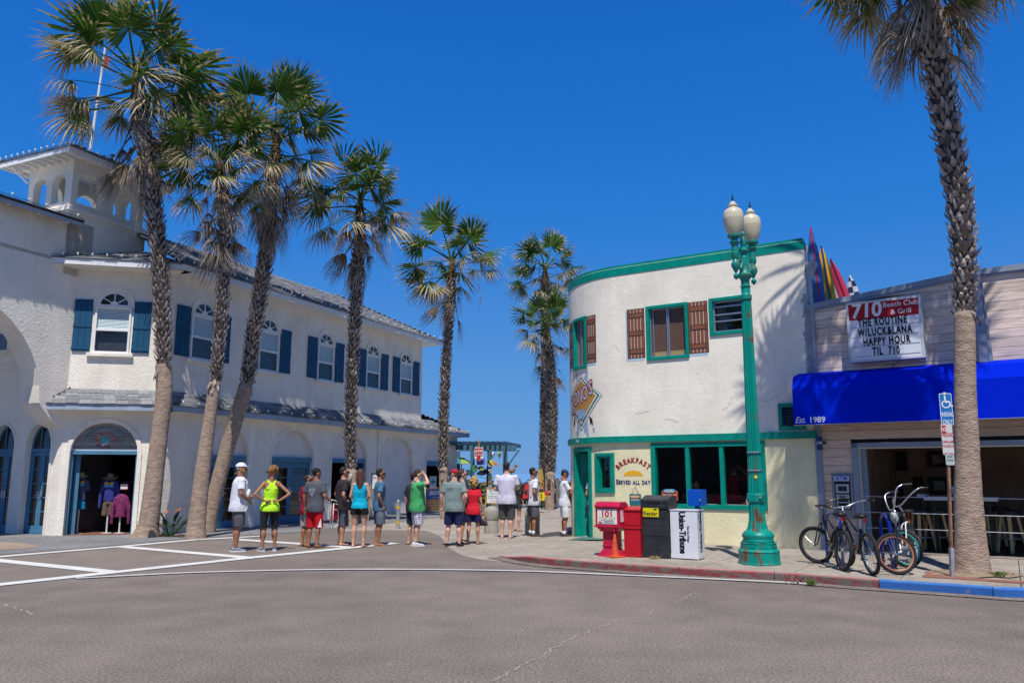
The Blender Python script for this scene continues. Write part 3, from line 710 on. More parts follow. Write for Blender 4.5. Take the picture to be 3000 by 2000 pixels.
# ---- gate wall with the big arch, its roof
arc = []; R_ = 2.61; cx = -.75-R_
for i in range(0, 19): a = pi*i/18; arc.append((cx+R_*cos(a), 3.4+R_*sin(a)))
outer = [(-7.5, -.05), (-7.5, 8.42), (0.35, 8.42), (.35, 7.2), (.0, 7.2), (0, 2.80), (-.22, 2.88), (-.45, 3.05), (-.66, 3.28)]+arc+[(arc[-1][0], -.05)]
gw = MB(); gw.prism(outer[::-1], 0, .7); obj('gate_wall', gw, WST, LB, EG.M)
gr = obj('gate_roof', (lambda m: (m.box(-7.6, -.28, -.42, -.39, 8.2, 8.32), m)[1])(MB()), FASC, LB, EG.M)
for i in range(9):
    rt = MB(); rt.bar((-.7-i*.8, -.38, 8.22), (-.7-i*.8, .0, 8.33), .06, .10); obj('rafter', rt, WHITE, gr, EG.M)
shingles(gr, EG.M, (-7.6, -.45, 8.34), (-.28, -.45, 8.34), (-7.6, 1.6, 9.04), (-.28, 1.6, 9.04), .3, .17, False)
# passage wall seen through the arch, with its arched doors
dws = [(-.92, .50), (-2.42, .50), (-3.95, .5)]
pwm = MB(); hh = [arch(c, h, -.02, 2.32, .60) for c, h in dws]; wh = [rect(-3.55, -2.72, 5.02, 6.2)]
pwm.face(rect(-8, 0, -.05, 7.2), 0, None, hh+wh)
for h in hh+wh: pwm.reveal(h, 0, .2)
for c, h in dws: pwm.prism(ringarch(c, h+.01, -.02, 2.32, .61, .07), -.03, 0)
pwm.box(-8, -.3, -.06, -.0, 4.5, 4.6); pwm.box(-3.65, -2.62, -.09, .05, 4.93, 5.02)
obj('passage_wall', pwm, WST, LB, E0.M)
ceil = MB(); ceil.box(-8, 0, -6, 0, 7.2, 7.3); obj('passage_ceiling', ceil, WST, LB, E0.M)
for c, h in dws:
    french_door(E0, LB, c-h, c+h, 2.27, .17)
    f_ = MB(); y = .19
    for q in (-.16, .16): f_.box(c+q-.012, c+q+.012, y-.03, y, 2.27, 2.27+.6*sqrt(1-(q/h)**2))
    f_.prism(ringarch(c, h-.04, 2.27, 2.32, .56, .05), y-.04, y+.01); fl_ = obj('fanlight', f_, BLUEW, LB, E0.M)
    g_ = MB(); g_.face([(c-h, 2.27), (c+h, 2.27)]+[(c+h*cos(pi*i/12), 2.32+.58*sin(pi*i/12)) for i in range(13)], y+.005); obj('pane', g_, GLD, fl_, E0.M)
f_ = MB(); frame_ring(f_, -3.55, -2.72, 5.02, 6.2, .07, .08, .14); f_.box(-3.55, -2.72, .09, .13, 5.58, 5.64); wn = obj('window', f_, WHITE, LB, E0.M)
g_ = MB(); g_.box(-3.48, -2.79, .12, .125, 5.09, 6.13); obj('pane', g_, GLD, wn, E0.M)
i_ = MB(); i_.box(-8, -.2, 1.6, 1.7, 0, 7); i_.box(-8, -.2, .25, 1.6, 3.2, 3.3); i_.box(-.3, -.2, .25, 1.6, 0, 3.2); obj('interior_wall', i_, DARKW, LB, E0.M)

# ---- bell tower
TW, TD = 2.50, 1.95
tw = thing('bell_tower', 'white stucco belfry with open arches and flared roof rising behind the corner bay', 'tower', tuple(EG.w(-.45, 0, 7.0)))
ET = Frame(tuple(EG.w(-.45))[:2], 24.5)
lb = MB(); lb.box(0, TW, 0, TD, 6.9, 8.66); obj('tower_base', lb, WST, tw, ET.M)
ld = MB(); ld.box(-.07, TW+.07, -.07, TD+.07, 8.663, 8.80); ld.box(0, TW, 0, TD, 8.803, 8.86); obj('ledge', ld, WST, tw, ET.M, bevel=.02)
z0, z1 = 8.86, 10.22; th = .2
def tower_side(M, W_, cs, hw, thk=th):
    hs = [arch(c, hw, z0+.12, 9.52, hw*1.05, 10) for c in cs]
    m_ = MB(); m_.face(rect(0, W_, z0, z1), 0, None, hs)
    for h in hs: m_.reveal(h, 0, thk)
    k = len(m_.v); m_.face(rect(thk, W_-thk, z0, z1), thk, None, hs)
    obj('belfry_wall', m_, WST, tw, M)
i_n = .06
tower_side(ET.at(i_n, i_n), TW-2*i_n, (.56, 1.70), .37)
tower_side(ET.at(i_n, TD-i_n, 0, -pi/2), TD-2*i_n, (.50, 1.28), .28)
tower_side(ET.at(TW-i_n, TD-i_n, 0, pi), TW-2*i_n, (.70, 1.84), .37)
tower_side(ET.at(TW-i_n, i_n, 0, pi/2), TD-2*i_n, (.50, 1.28), .28)
o_ = .5; e0, e1 = -o_, TW+o_; f0, f1 = -o_, TD+o_; ze = 10.22
rfm = MB()
rfm.box(e0, e1, f0, f0+.03, ze-.12, ze+.02); rfm.box(e0, e0+.03, f0+.03, f1, ze-.12, ze+.02); rfm.box(e1-.03, e1, f0+.03, f1, ze-.12, ze+.02); rfm.box(e0+.03, e1-.03, f1-.03, f1, ze-.12, ze+.02)
rf = obj('tower_roof', rfm, WHITE, tw, ET.M)
sf = MB(); sf.add([(e0, f0, ze-.005), (e1, f0, ze-.005), (e1, f1, ze-.005), (e0, f1, ze-.005)], [(0, 3, 2, 1)]); obj('soffit', sf, WHITE, rf, ET.M)
ap = .75
mx_, my_ = TW/2, TD/2
for q0, q1 in (((e0, f0), (e1, f0)), ((e1, f0), (e1, f1)), ((e1, f1), (e0, f1)), ((e0, f1), (e0, f0))):
    shingles(rf, ET.M, (*q0, ze+.03), (*q1, ze+.03), (mx_+(.3 if q0[0] > mx_ else -.3), my_, ze+ap), (mx_+(.3 if q1[0] > mx_ else -.3), my_, ze+ap), .3, .16, False)
for i in range(9):
    r_ = MB(); yy = f0+.2+i*(TD+2*o_-.4)/8; r_.box(e0+.04, .05, yy-.025, yy+.025, ze-.1, ze-.01); obj('rafter', r_, WHITE, rf, ET.M)
r_ = MB(); r_.bar((-.42, TD+.02, ze-.12), (.0, TD-.1, ze-.5), .05, .05); obj('bracket', r_, WHITE, rf, ET.M)
# flagpole
fpP = AT(262, 445, 22.6); t2 = AT(318, 140, 22.6)
fp = thing('flagpole', 'thin white flagpole standing on the bell tower roof', 'flagpole', tuple(fpP))
m_ = MB(); m_.tube([fpP-Vector((0, 0, .4)), Vector((t2.x-.1, fpP.y, t2.z))], [.045, .03], 8); obj('pole', m_, WHITE, fp)
m = MB(); qx = t2.x-.1; m.add([(qx, fpP.y, t2.z-.25), (qx+.16, fpP.y+.05, t2.z-.34), (qx+.10, fpP.y-.03, t2.z-.75), (qx+.02, fpP.y, t2.z-.70)], [(0, 1, 2, 3)])
obj('flag', m, mat('flag_red', (.5, .03, .04), .7), fp)
# strings of bulbs along the eaves
BULB = MB(); BULB.lathe([(.01, 0), (.02, .015), (.028, .05), (.02, .08), (.004, .09)], 8); BULBM = BULB.mesh('bulb', mat('bulb_white', (.85, .85, .82), .2), True)
def bulbs(label, M, pts, step, lean=(0, -.6, .8)):
    t = thing('string_lights', label, 'string lights', tuple(M @ Vector(pts[0])), 'strings of bulbs along the eaves')
    c_ = MB(); c_.tube([M @ (Vector(p)+Vector((0, 0, .02))) for p in pts], .008, 5); obj('cable', c_, mat('cable_green', (.02, .05, .03), .6), t)
    lz = Vector(lean).normalized(); lx = lz.cross(Vector((0, 0, 1))).normalized() if abs(lz.z) < .99 else Vector((1, 0, 0)); ly = lz.cross(lx)
    for a, b in zip(pts[:-1], pts[1:]):
        a, b = Vector(a), Vector(b); n_ = max(1, int((b-a).length/step))
        for k in range(n_): inst('bulb', BULBM, t, M @ basis(lx, ly, lz, a.lerp(b, (k+.5)/n_)+Vector((0, 0, .02))))
bulbs('white bulbs strung round the bell tower roof edge', ET.M, [(e0-.02, f1, ze+.06), (e0-.02, f0-.02, ze+.06), (e1, f0-.02, ze+.06)], .24, (-.7, -.3, .7))
bulbs('white bulbs strung along the gate wall roof edge', EG.M, [(-7, -.47, 8.38), (-.3, -.47, 8.38)], .42)
bulbs('white bulbs strung along the upper eaves of the white building', E2.M, [(-.3, -OU-.02, zU+.05), (L2U+OU, -OU-.02, zU+.05)], .5)
bulbs('white bulbs strung over the upper eaves of the corner bay', E1.M, [(-1.15, .2, zU+.05), (-.75, -OU-.02, zU+.05), (W1+xh, -OU-.02, zU+.05)], .35)
bulbs('white bulbs strung along the lower pent roof edge', E2.M, [(-xk, -OV-.03, zE+.03), (L2D+OV, -OV-.03, zE+.03)], .55)
# ------------------------------------------------------------------ the cream diner with its rounded corner
DL, DR = 4.3, 2.15
_C = ED.w(-DL, DR, 0); _d = Vector((*ED.d, 0)); _n = Vector((*ED.n, 0))
def dmap(p):
    x, y, z = p
    if x >= -DL: q = ED.w(x, y, 0)
    else:
        a = (-DL-x)/DR
        if a <= pi/2: q = _C+(DR-y)*(-_n*cos(a)-_d*sin(a))
        else: q = _C-(DR-y)*_d+_n*(DR*(a-pi/2))
    return Vector((q.x, q.y, z))
def dX(u, z=3.0):
    """wall abscissa whose column is u (visible side only)"""
    best = None
    for i in range(0, 1000):
        x = -3.0-i*0.005; p = dmap((x, 0, z)); uu = PR(*p)[0]
        if best is not None and uu > best+1e-6: break
        best = uu
        if uu <= u: return x
    return x
def cells(x0, x1, ds=0.13):
    out = [x0]; 
    lim = min(x1, -DL)
    if x0 < -DL:
        n = max(1, int(math.ceil((lim-x0)/ds))); out += [x0+(lim-x0)*(i+1)/n for i in range(n)]
    if x1 > out[-1]+1e-6: out.append(x1)
    return out
def cface(mb, poly, y=0.0, holes=()):
    t_ = MB(); t_.face(poly, y, None, holes); xs = [p[0] for p in poly]; cs = cells(min(xs), max(xs))
    for f in t_.f:
        tri = [(t_.v[i][0], t_.v[i][2]) for i in f]; a, b = min(p[0] for p in tri), max(p[0] for p in tri)
        for c0, c1 in zip(cs[:-1], cs[1:]):
            if c1 <= a or c0 >= b: continue
            q = clipx(tri, c0, 1)
            if len(q) > 2: q = clipx(q, c1, -1)
            if len(q) > 2: mb.add([dmap((x, y, z)) for x, z in q], [tuple(range(len(q)))])
def cbox(mb, x0, x1, y0, y1, z0, z1):
    cs = cells(x0, x1); n = len(cs); vs = []
    for x in cs: vs += [dmap((x, y0, z0)), dmap((x, y1, z0)), dmap((x, y1, z1)), dmap((x, y0, z1))]
    fs = [(0, 1, 2, 3)[::-1], ((n-1)*4, (n-1)*4+1, (n-1)*4+2, (n-1)*4+3)]
    for i in range(n-1):
        for k in range(4): a, b = i*4+k, i*4+(k+1) % 4; fs.append((a, b, b+4, a+4))
    mb.add(vs, fs)
def cring(mb, x0, x1, z0, z1, w, y0, y1, wt=None, wb=None):
    wt = wt or w; wb = wb or w
    cbox(mb, x0, x0+w, y0, y1, z0, z1); cbox(mb, x1-w, x1, y0, y1, z0, z1); cbox(mb, x0+w, x1-w, y0, y1, z1-wt, z1); cbox(mb, x0+w, x1-w, y0, y1, z0, z0+wb)
def cwrite(mb, txt, x, z, size, y=-.005, **kw):
    t_ = MB(); write(t_, txt, x, z, size, y, **kw); mb.add([dmap(p) for p in t_.v], t_.f)
def cpoly(mb, poly, y=-.004): cface(mb, poly, y)

DN = thing('diner', 'two-storey cream stucco diner with rounded corner, green trim and painted shutters', 'building', (RD[0], RD[1], 0))
XB = -DL-DR*pi/2-9
dl_, dr_ = dX(1687, 1.5), dX(1729, 1.5)                 # doorway
wl_, wr_ = dX(1684, 4.6), dX(1716, 4.6)                 # upper corner window
DZ = 2.14
big = (-3.50, -1.07, .90, 2.20); sm = (-4.97, -4.51, 1.20, 2.02); w1 = (-3.53, -2.62, 4.20, 5.37); w2 = (-2.03, -1.20, 4.64, 5.38); vt = (-.66, -.22, 2.53, 2.98)
cw_ = (wl_, wr_, 4.18, 5.37)
lo = MB()
cface(lo, rect(XB, 0, -.05, 2.32), 0, [rect(*big), rect(*sm), rect(dl_, dr_, -.02, DZ)])
for h in (big, sm, (dl_, dr_, -.02, DZ)):
    r_ = MB(); r_.reveal(rect(*h), 0, .16); lo.add([dmap(p) for p in r_.v], r_.f)
obj('lower_wall', lo, CST2, DN)
up = MB(); cface(up, rect(XB, 0, 2.42, 6.45), 0, [rect(*w1), rect(*w2), rect(*vt), rect(*cw_)])
for h in (w1, w2, vt, cw_):
    r_ = MB(); r_.reveal(rect(*h), 0, .14); up.add([dmap(p) for p in r_.v], r_.f)
obj('upper_wall', up, CST, DN)
sd_ = MB(); sd_.box(-.18, 0.0, 0.002, 12, 0, 6.42); obj('side_wall', sd_, stucco('grey_white_stucco', (.70, .69, .65), (.55, .54, .5), 5, .5), DN, ED.M)
rf = MB(); cbox(rf, XB, -.02, .25, 3.5, 6.0, 6.05); obj('flat_roof', rf, DECK, DN)
cp = MB(); cbox(cp, XB, .005, -.012, .22, 6.26, 6.44); cbox(cp, XB, -.02, .01, .18, 6.443, 6.51); obj('parapet_band', cp, GRN, DN)
mbn = MB(); cbox(mbn, XB, .03, -.07, .02, 2.30, 2.445); obj('middle_band', mbn, GRN, DN)
n7 = MB(); cwrite(n7, '704', dX(1699, 2.37), 2.335, .11, -.076, bold=.01); obj('house_number', n7, WHITE, DN)
def cwindow(h, kind):
    x0, x1, z0, z1 = h; f_ = MB(); cring(f_, x0-.05, x1+.05, z0-.05, z1+.05, .075, -.035, .13); wn = obj('window', f_, GRN, DN, bevel=.006)
    if kind == 'plain':
        f2 = MB(); cring(f2, x0+.025, x1-.025, z0+.025, z1-.025, .045, -.01, .12); obj('frame', f2, GRN, wn)
        g_ = MB(); cbox(g_, x0+.07, x1-.07, .10, .104, z0+.07, z1-.07); obj('pane', g_, GLD, wn)
    if kind == 'slide':
        f2 = MB(); cring(f2, x0+.025, x1-.025, z0+.025, z1-.025, .022, .06, .12); xm = (x0+x1)/2
        cbox(f2, xm-.03, xm-.008, .055, .115, z0+.03, z1-.03); cbox(f2, xm+.008, xm+.03, .055, .115, z0+.03, z1-.03); cbox(f2, x0+.09, x0+.105, .06, .11, z0+.03, z1-.03); obj('frame', f2, STEEL, wn)
        g_ = MB(); cbox(g_, x0+.03, xm, .09, .094, z0+.04, z1-.04); obj('pane', g_, GLS, wn); g_ = MB(); cbox(g_, xm, x1-.03, .08, .084, z0+.04, z1-.04); obj('pane', g_, GLS, wn)
        b_ = MB(); z = z0+.16
        while z < z1-.03: cbox(b_, x0+.03, x1-.03, .122, .128, z, z+.014); z += .02
        obj('bamboo_blind', b_, mat('bamboo', (.24, .13, .085), .8, var=.5, vs=40), wn)
        b_ = MB(); cbox(b_, x0+.03, x1-.03, .125, .135, z0+.04, z0+.16); obj('blind_foot', b_, mat('bamboo_pale', (.42, .28, .12), .8), wn)
    if kind == 'louvre':
        f2 = MB(); cring(f2, x0+.025, x1-.025, z0+.025, z1-.025, .03, .05, .12)
        for q in (.36, .56, .80): zz = z0+(z1-z0)*q; cbox(f2, x0+.05, x1-.05, .04, .11, zz-.012, zz+.012)
        obj('frame', f2, STEEL, wn); g_ = MB(); cbox(g_, x0+.05, x1-.05, .10, .104, z0+.05, z1-.05); obj('pane', g_, GLD, wn)
        g_ = MB(); cbox(g_, x0+.08, x0+.3, .13, .14, z0+.04, z1-.1); obj('curtain', g_, mat('net_curtain', (.35, .38, .44), .9), wn)
    if kind == 'vent':
        for q in range(7): zz = z0+.04+q*.06; f3 = MB(); f3.add([dmap(p) for p in ((x0+.02, .02, zz), (x1-.02, .02, zz), (x1-.02, .07, zz+.05), (x0+.02, .07, zz+.05))], [(0, 1, 2, 3)]); obj('slat', f3, mat('vent_grey', (.1, .11, .12), .6), wn)
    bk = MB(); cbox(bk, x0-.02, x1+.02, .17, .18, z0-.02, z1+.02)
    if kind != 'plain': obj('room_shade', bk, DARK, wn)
cwindow(w1, 'slide'); cwindow(w2, 'louvre'); cwindow(vt, 'vent'); cwindow(cw_, 'slide'); cwindow(sm, 'plain')
# shop window of three panes
x0, x1, z0, z1 = big; f_ = MB(); cring(f_, x0-.055, x1+.05, z0-.06, z1+.07, .10, -.03, .14); 
for q in (-2.71, -1.95): cbox(f_, q-.045, q+.045, -.02, .10, z0+.03, z1-.03)
bw = obj('shop_window', f_, GRN, DN, bevel=.006)
for a, b in ((x0+.04, -2.755), (-2.665, -1.995), (-1.905, x1-.04)):
    g_ = MB(); g_.box(a, b, .06, .064, z0+.04, z1-.03); obj('pane', g_, SHOPG, bw, ED.M)
# doorway with its open green leaf
f_ = MB(); cring(f_, dl_-.07, dr_+.07, -.03, DZ+.08, .10, -.035, .16, None, .02); obj('door_frame', f_, GRN, DN, bevel=.006)
pl_ = dmap((dl_+.04, .12, 0)); dd = (dmap((dr_, .12, 0))-pl_); ang = atan2(dd.y, dd.x)+radians(62)
d_ = MB(); d_.box(0, .72, -.02, .02, .03, DZ-.08); d_.box(.1, .62, -.028, -.018, .15, .95); d_.box(.1, .62, -.028, -.018, 1.1, 1.95); obj('door', d_, GRN, DN, T(pl_.x, pl_.y, .02) @ rotz(ang))
st = MB(); q_ = [tuple(dmap((x, 0, 0))[:2]) for x in (dl_-.35, dl_, (dl_+dr_)/2, dr_, dr_+.3, dr_+.7, dr_+1.1)]; q2 = [tuple(dmap((x, -o, 0))[:2]) for x, o in ((dr_+1.1, .05), (dr_+.5, .42), (dr_, .62), (dl_, .55), (dl_-.35, .3))]
st.sheet(q_+q2, lambda x, y: zS(x, y)+.006); obj('painted_step', st, mat('green_floor_paint', (.075, .17, .15), .7, var=.3, vs=4), DN)
# interior
i_ = MB(); i_.box(-5.6, -.15, 5.2, 5.3, 0, 2.4); i_.box(-.25, -.19, .2, 5.2, 0, 2.4); i_.box(-4.4, -.15, .2, 5.2, 2.31, 2.36); i_.box(-6.1, -4.4, 1.5, 5.2, 2.31, 2.36); i_.box(-6.15, -6.1, 2.2, 5.3, 0, 2.4); cbox(i_, -DL-DR*1.5, -DL, .2, 1.2, 2.31, 2.36); obj('interior_wall', i_, DINW, DN, ED.M)
i_ = MB(); i_.box(-4.4, -.2, .2, 5.2, .0, .1); i_.box(-6.0, -4.4, 1.6, 5.2, 0, .1); obj('interior_floor', i_, DINW, DN, ED.M)
# painted shutters
PB = mat('painted_brown', (.24, .085, .045), .7, var=.2, vs=6); PW = mat('painted_white', (.72, .68, .6), .7); PK = mat('painted_black', (.02, .015, .02), .7); PLB = mat('painted_pale_blue', (.45, .58, .66), .8)
def pshutter(x0, x1, z0=4.23, z1=5.40):
    t_ = obj('painted_shutter', (lambda m: (cpoly(m, rect(x0, x1, z0, z1), -.005), m)[1])(MB()), PK, DN)
    m = MB(); cpoly(m, [(x0-.035, z0-.06), (x1-.03, z0-.06), (x1-.03, z0), (x0, z0), (x0, z1-.05), (x0-.035, z1-.05)], -.003); obj('painted_shade', m, PLB, t_)
    m = MB(); n = 5; w_ = (x1-x0-.02)/n
    for k in range(n): cpoly(m, rect(x0+.01+k*w_+.006, x0+.01+(k+1)*w_-.006, z0+.012, z1-.012), -.007)
    obj('painted_board', m, PB, t_)
    m = MB()
    for k in range(1, n): cpoly(m, rect(x0+.01+k*w_-.005, x0+.01+k*w_+.005, z0+.012, z1-.012), -.009)
    obj('painted_line', m, PW, t_)
    for zc in (z0+.16, (z0+z1)/2, z1-.16):
        m = MB(); cpoly(m, rect(x0+.045, x1-.04, zc-.065, zc+.06), -.011); obj('painted_edge', m, PK, t_)
        m = MB(); cpoly(m, rect(x0+.06, x1-.055, zc-.045, zc+.045), -.013); obj('painted_rail', m, PB, t_)
pshutter(-4.06, -3.62); pshutter(-2.57, -2.12); pshutter(dX(1717.5, 4.6)+.03, dX(1747, 4.6)); pshutter(wl_-.5, wl_-.06)
# BREAKFAST SERVED ALL DAY
m = MB(); t_ = 'BREAKFAST'
for i, ch in enumerate(t_):
    a = radians(133-86*i/8); cwrite(m, ch, -4.0+.50*cos(a), 1.36+.50*sin(a)-.02, .155, rot=a-pi/2, bold=.055, sx=.85)
bs = obj('breakfast_lettering', m, mat('letter_red', (.30, .02, .02), .6), DN)
m = MB(); cpoly(m, [(-4.0+.235*cos(pi*i/16), 1.545+.12*sin(pi*i/16)) for i in range(17)]); obj('painted_sun', m, mat('sun_orange', (.78, .42, .02), .6), DN)
m = MB(); X_ = -4.425
for wd in ('SERVED', 'ALL', 'DAY'):
    for k, ch in enumerate(wd):
        s_ = .155 if (k == 0 and wd == 'SERVED') else .122
        gl, _ = glyphs(ch, s_, .028, align='LEFT'); wdt = max(p[0] for p in gl)*.74
        cwrite(m, ch, X_, 1.355, s_, bold=.055, sx=.74, align='LEFT'); X_ += wdt+.007
    X_ += .045
obj('served_all_day_lettering', m, mat('letter_navy', (.03, .025, .16), .6), DN)
ckm = mat('wall_crack', (.33, .29, .22), .9)
r = random.Random(77)
for x_, z_, n_, ln_, sl in ((-1.0, 3.1, 9, .05, .5), (-2.5, 3.9, 8, .05, -1.6), (-3.9, 2.95, 8, .05, .3), (-.25, 5.4, 14, .07, -3.5), (-1.9, 2.9, 7, .05, .9), (-3.2, 2.8, 6, .06, -.4), (-4.4, 4.6, 6, .05, -.8), (-.3, 1.5, 10, .06, -2.5)):
    m = MB(); p = [x_, z_]
    for i in range(n_):
        q = [p[0]+ln_*r.uniform(.3, 1.2), p[1]+ln_*sl*r.uniform(.2, 1.2)+r.uniform(-.03, .03)]; cface(m, [(p[0], p[1]), (q[0], q[1]), (q[0], q[1]+.006), (p[0], p[1]+.008)], -.003); p = q
    obj('wall_crack', m, ckm, DN)
m = MB(); zz = 3.5
while zz < 5.2: w_ = r.uniform(.05, .14); cface(m, [(-w_, zz), (-.004, zz), (-.004, zz+.1), (-w_*r.uniform(.6, 1.2), zz+.1)], -.003); zz += .1
obj('broken_render', m, mat('old_render', (.42, .42, .41), .9, var=.4, vs=8), DN)
# corner mural: surfboards, diamond, name
mu = thing('wall_mural', "painted KONO'S CAFE diamond mural with crossed surfboards on the rounded diner corner", 'mural', tuple(dmap((dX(1700, 3.3), 0, 3.3))))
xc = dX(1703, 3.45); zt_, zb_ = 3.96, 2.66; zc = (zt_+zb_)/2+.12; hwm = max(.6, dX(1760, 3.45)-xc)
def dia(k, y, mt, nm):
    m = MB(); cpoly(m, [(xc, zc-(zc-zb_)*k), (xc+hwm*k, zc), (xc, zc+(zt_-zc)*k), (xc-hwm*k, zc)], y); obj(nm, m, mt, mu)
BRD = mat('mural_board', (.42, .50, .66), .7, var=.35, vs=5)
for s_ in (-1, 1):
    m = MB(); A = radians(62 if s_ > 0 else 118); ux, uz = cos(A), sin(A); L_ = .98
    pts = []
    for i in range(13):
        t = -1+2*i/12; wd = .13*(1-abs(t)**2.6); pts.append((t, wd))
    P_ = [(xc+.02+t*L_*.62*ux-wd*uz, 3.26+t*L_*uz+wd*ux) for t, wd in pts]+[(xc+.02+t*L_*.62*ux+wd*uz, 3.26+t*L_*uz-wd*ux) for t, wd in pts[::-1]]
    cpoly(m, P_, -.004); obj('painted_board', m, BRD, mu)
    m = MB(); cpoly(m, [(xc-s_*(-.0)+s_*.36, 2.98), (xc+s_*.46, 2.75), (xc+s_*.42, 2.90-.02), (xc+s_*.40, 2.74+.02)] if False else [(xc+s_*.33, 2.97), (xc+s_*.44, 2.88), (xc+s_*.475, 2.72), (xc+s_*.42, 2.79), (xc+s_*.37, 2.76)], -.009); obj('painted_fin', m, PK, mu)
TL_ = mat('mural_teal', (.04, .20, .20), .7); OR_ = mat('mural_gold', (.52, .27, .075), .7, var=.25, vs=9)
dia(1.06, -.005, TL_, 'outline'); dia(1.03, -.007, CST, 'diamond_pale'); dia(.96, -.009, TL_, 'diamond_teal'); dia(.86, -.011, CST, 'diamond_pale'); dia(.80, -.013, OR_, 'diamond_gold')
for nm, bo, mt, y in (('name_outline', .075, mat('mural_rust', (.27, .055, .035), .7), -.015), ('name_lettering', .004, mat('mural_lilac', (.52, .53, .66), .7), -.018)):
    m = MB(); xs_ = [-.50, -.29, -.04, .20, .345, .44]
    for i, ch in enumerate("KONO'S"): cwrite(m, ch, xc+xs_[i]*.92+.0, 3.20+.055*i*(1 if i < 6 else 0)-(.14 if i == 0 else 0)-(.0), .48 if i else .60, y, bold=bo, sx=.62)
    obj(nm, m, mt, mu)
m = MB(); cpoly(m, [(xc-.19+.38*i/8, 3.10+.05*sin(pi*i/8)) for i in range(9)]+[(xc+.15-.30*i/8, 2.86+.05*sin(pi*i/8)) for i in range(9)], -.02); obj('painted_wave', m, mat('mural_blue', (.07, .2, .42), .7, var=.6, vs=14, var2=(.5, .6, .75)), mu)
m = MB()
for ch, u_ in (('A', 1689), ('F', 1713), ('E', 1740)): cwrite(m, ch, dX(u_, 2.6), 2.555 if ch != 'E' else 2.575, .14 if ch == 'E' else .12, -.006)
obj('cafe_lettering', m, mat('mural_letter_blue', (.08, .2, .42), .7), mu)
# pipe and hopper at the right edge
m = MB(); m.tube([(.10, -.04, 3.4), (.10, -.04, 5.60)], .035, 8); hp = obj('downpipe', m, mat('old_zinc', (.42, .45, .47), .6, var=.4, vs=6), DN, ED.M)
m = MB(); m.add([(.02, -.10, 5.95), (.24, -.10, 5.95), (.24, .08, 5.95), (.02, .08, 5.95), (.07, -.06, 5.6), (.15, -.06, 5.6), (.15, .02, 5.6), (.07, .02, 5.6)], [(0, 1, 2, 3), (4, 5, 1, 0), (5, 6, 2, 1), (6, 7, 3, 2), (7, 4, 0, 3), (4, 7, 6, 5)]); obj('rain_hopper', m, MATS['old_zinc'], DN, ED.M)

# ------------------------------------------------------------------ beach club building
CB = thing('beach_club', 'low building clad in whitewashed planks with an open front and blue awning', 'building', (RD[0]+.1, RD[1], 0))
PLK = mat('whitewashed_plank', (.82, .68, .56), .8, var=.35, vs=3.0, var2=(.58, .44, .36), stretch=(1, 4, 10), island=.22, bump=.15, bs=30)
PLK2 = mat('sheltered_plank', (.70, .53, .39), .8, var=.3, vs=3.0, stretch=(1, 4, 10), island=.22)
TRM = mat('trim_blue_grey', (.26, .31, .38), .55, var=.15, vs=4)
W7 = 8.5; PS = .168
def rooz(x): return 4.95+.105*min(x, 2.9) if x < 2.95 else 5.27
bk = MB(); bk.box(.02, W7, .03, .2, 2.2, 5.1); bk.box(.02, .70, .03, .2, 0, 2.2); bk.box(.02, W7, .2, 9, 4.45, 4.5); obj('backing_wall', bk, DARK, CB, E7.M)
r = random.Random(5); z = 3.2
k = 0
while z < 5.25:
    for a, b in ((.11, 2.98), (3.14, W7)):
        cuts = [a]+sorted(r.uniform(a+.5, b-.4) for _ in range(1 if b < 4 else 2))+[b]
        for c0, c1 in zip(cuts[:-1], cuts[1:]):
            t0, t1 = min(z+PS-.007, rooz(c0)), min(z+PS-.007, rooz(c1))
            if t0 <= z and t1 <= z: continue
            m_ = MB(); m_.prism([(c0+.002, z), (c1-.002, z), (c1-.002, max(z+.001, t1)), (c0+.002, max(z+.001, t0))], -.004-.003*r.random(), .028); obj('plank', m_, PLK, CB, E7.M)
    z += PS; k += 1
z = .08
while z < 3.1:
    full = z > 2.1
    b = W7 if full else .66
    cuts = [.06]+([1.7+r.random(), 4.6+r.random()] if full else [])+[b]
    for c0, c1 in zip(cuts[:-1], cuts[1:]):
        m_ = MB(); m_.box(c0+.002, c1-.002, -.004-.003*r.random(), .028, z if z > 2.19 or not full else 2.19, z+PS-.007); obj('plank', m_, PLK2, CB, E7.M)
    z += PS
tr = MB(); tr.prism([(-.06, 4.93), (2.98, 5.245), (W7, 5.275), (W7, 5.375), (2.98, 5.35), (-.06, 5.045)], -.07, .25); tr.prism([(-.04, 4.89), (2.98, 5.205), (W7, 5.235), (W7, 5.272), (2.98, 5.242), (-.04, 4.928)], -.045, .1); obj('coping', tr, TRM, CB, E7.M)
tr = MB(); tr.box(-.02, .105, -.03, .03, 0, 4.89); obj('corner_trim', tr, TRM, CB, E7.M)
tr = MB(); tr.prism([(2.985, 3.0), (3.13, 3.0), (3.13, 5.24), (2.985, 5.24)], -.14, .03); tr.prism([(3.135, 3.0), (3.22, 3.0), (3.145, 5.24), (3.135, 5.24)], -.10, .03); obj('post', tr, TRM, CB, E7.M)
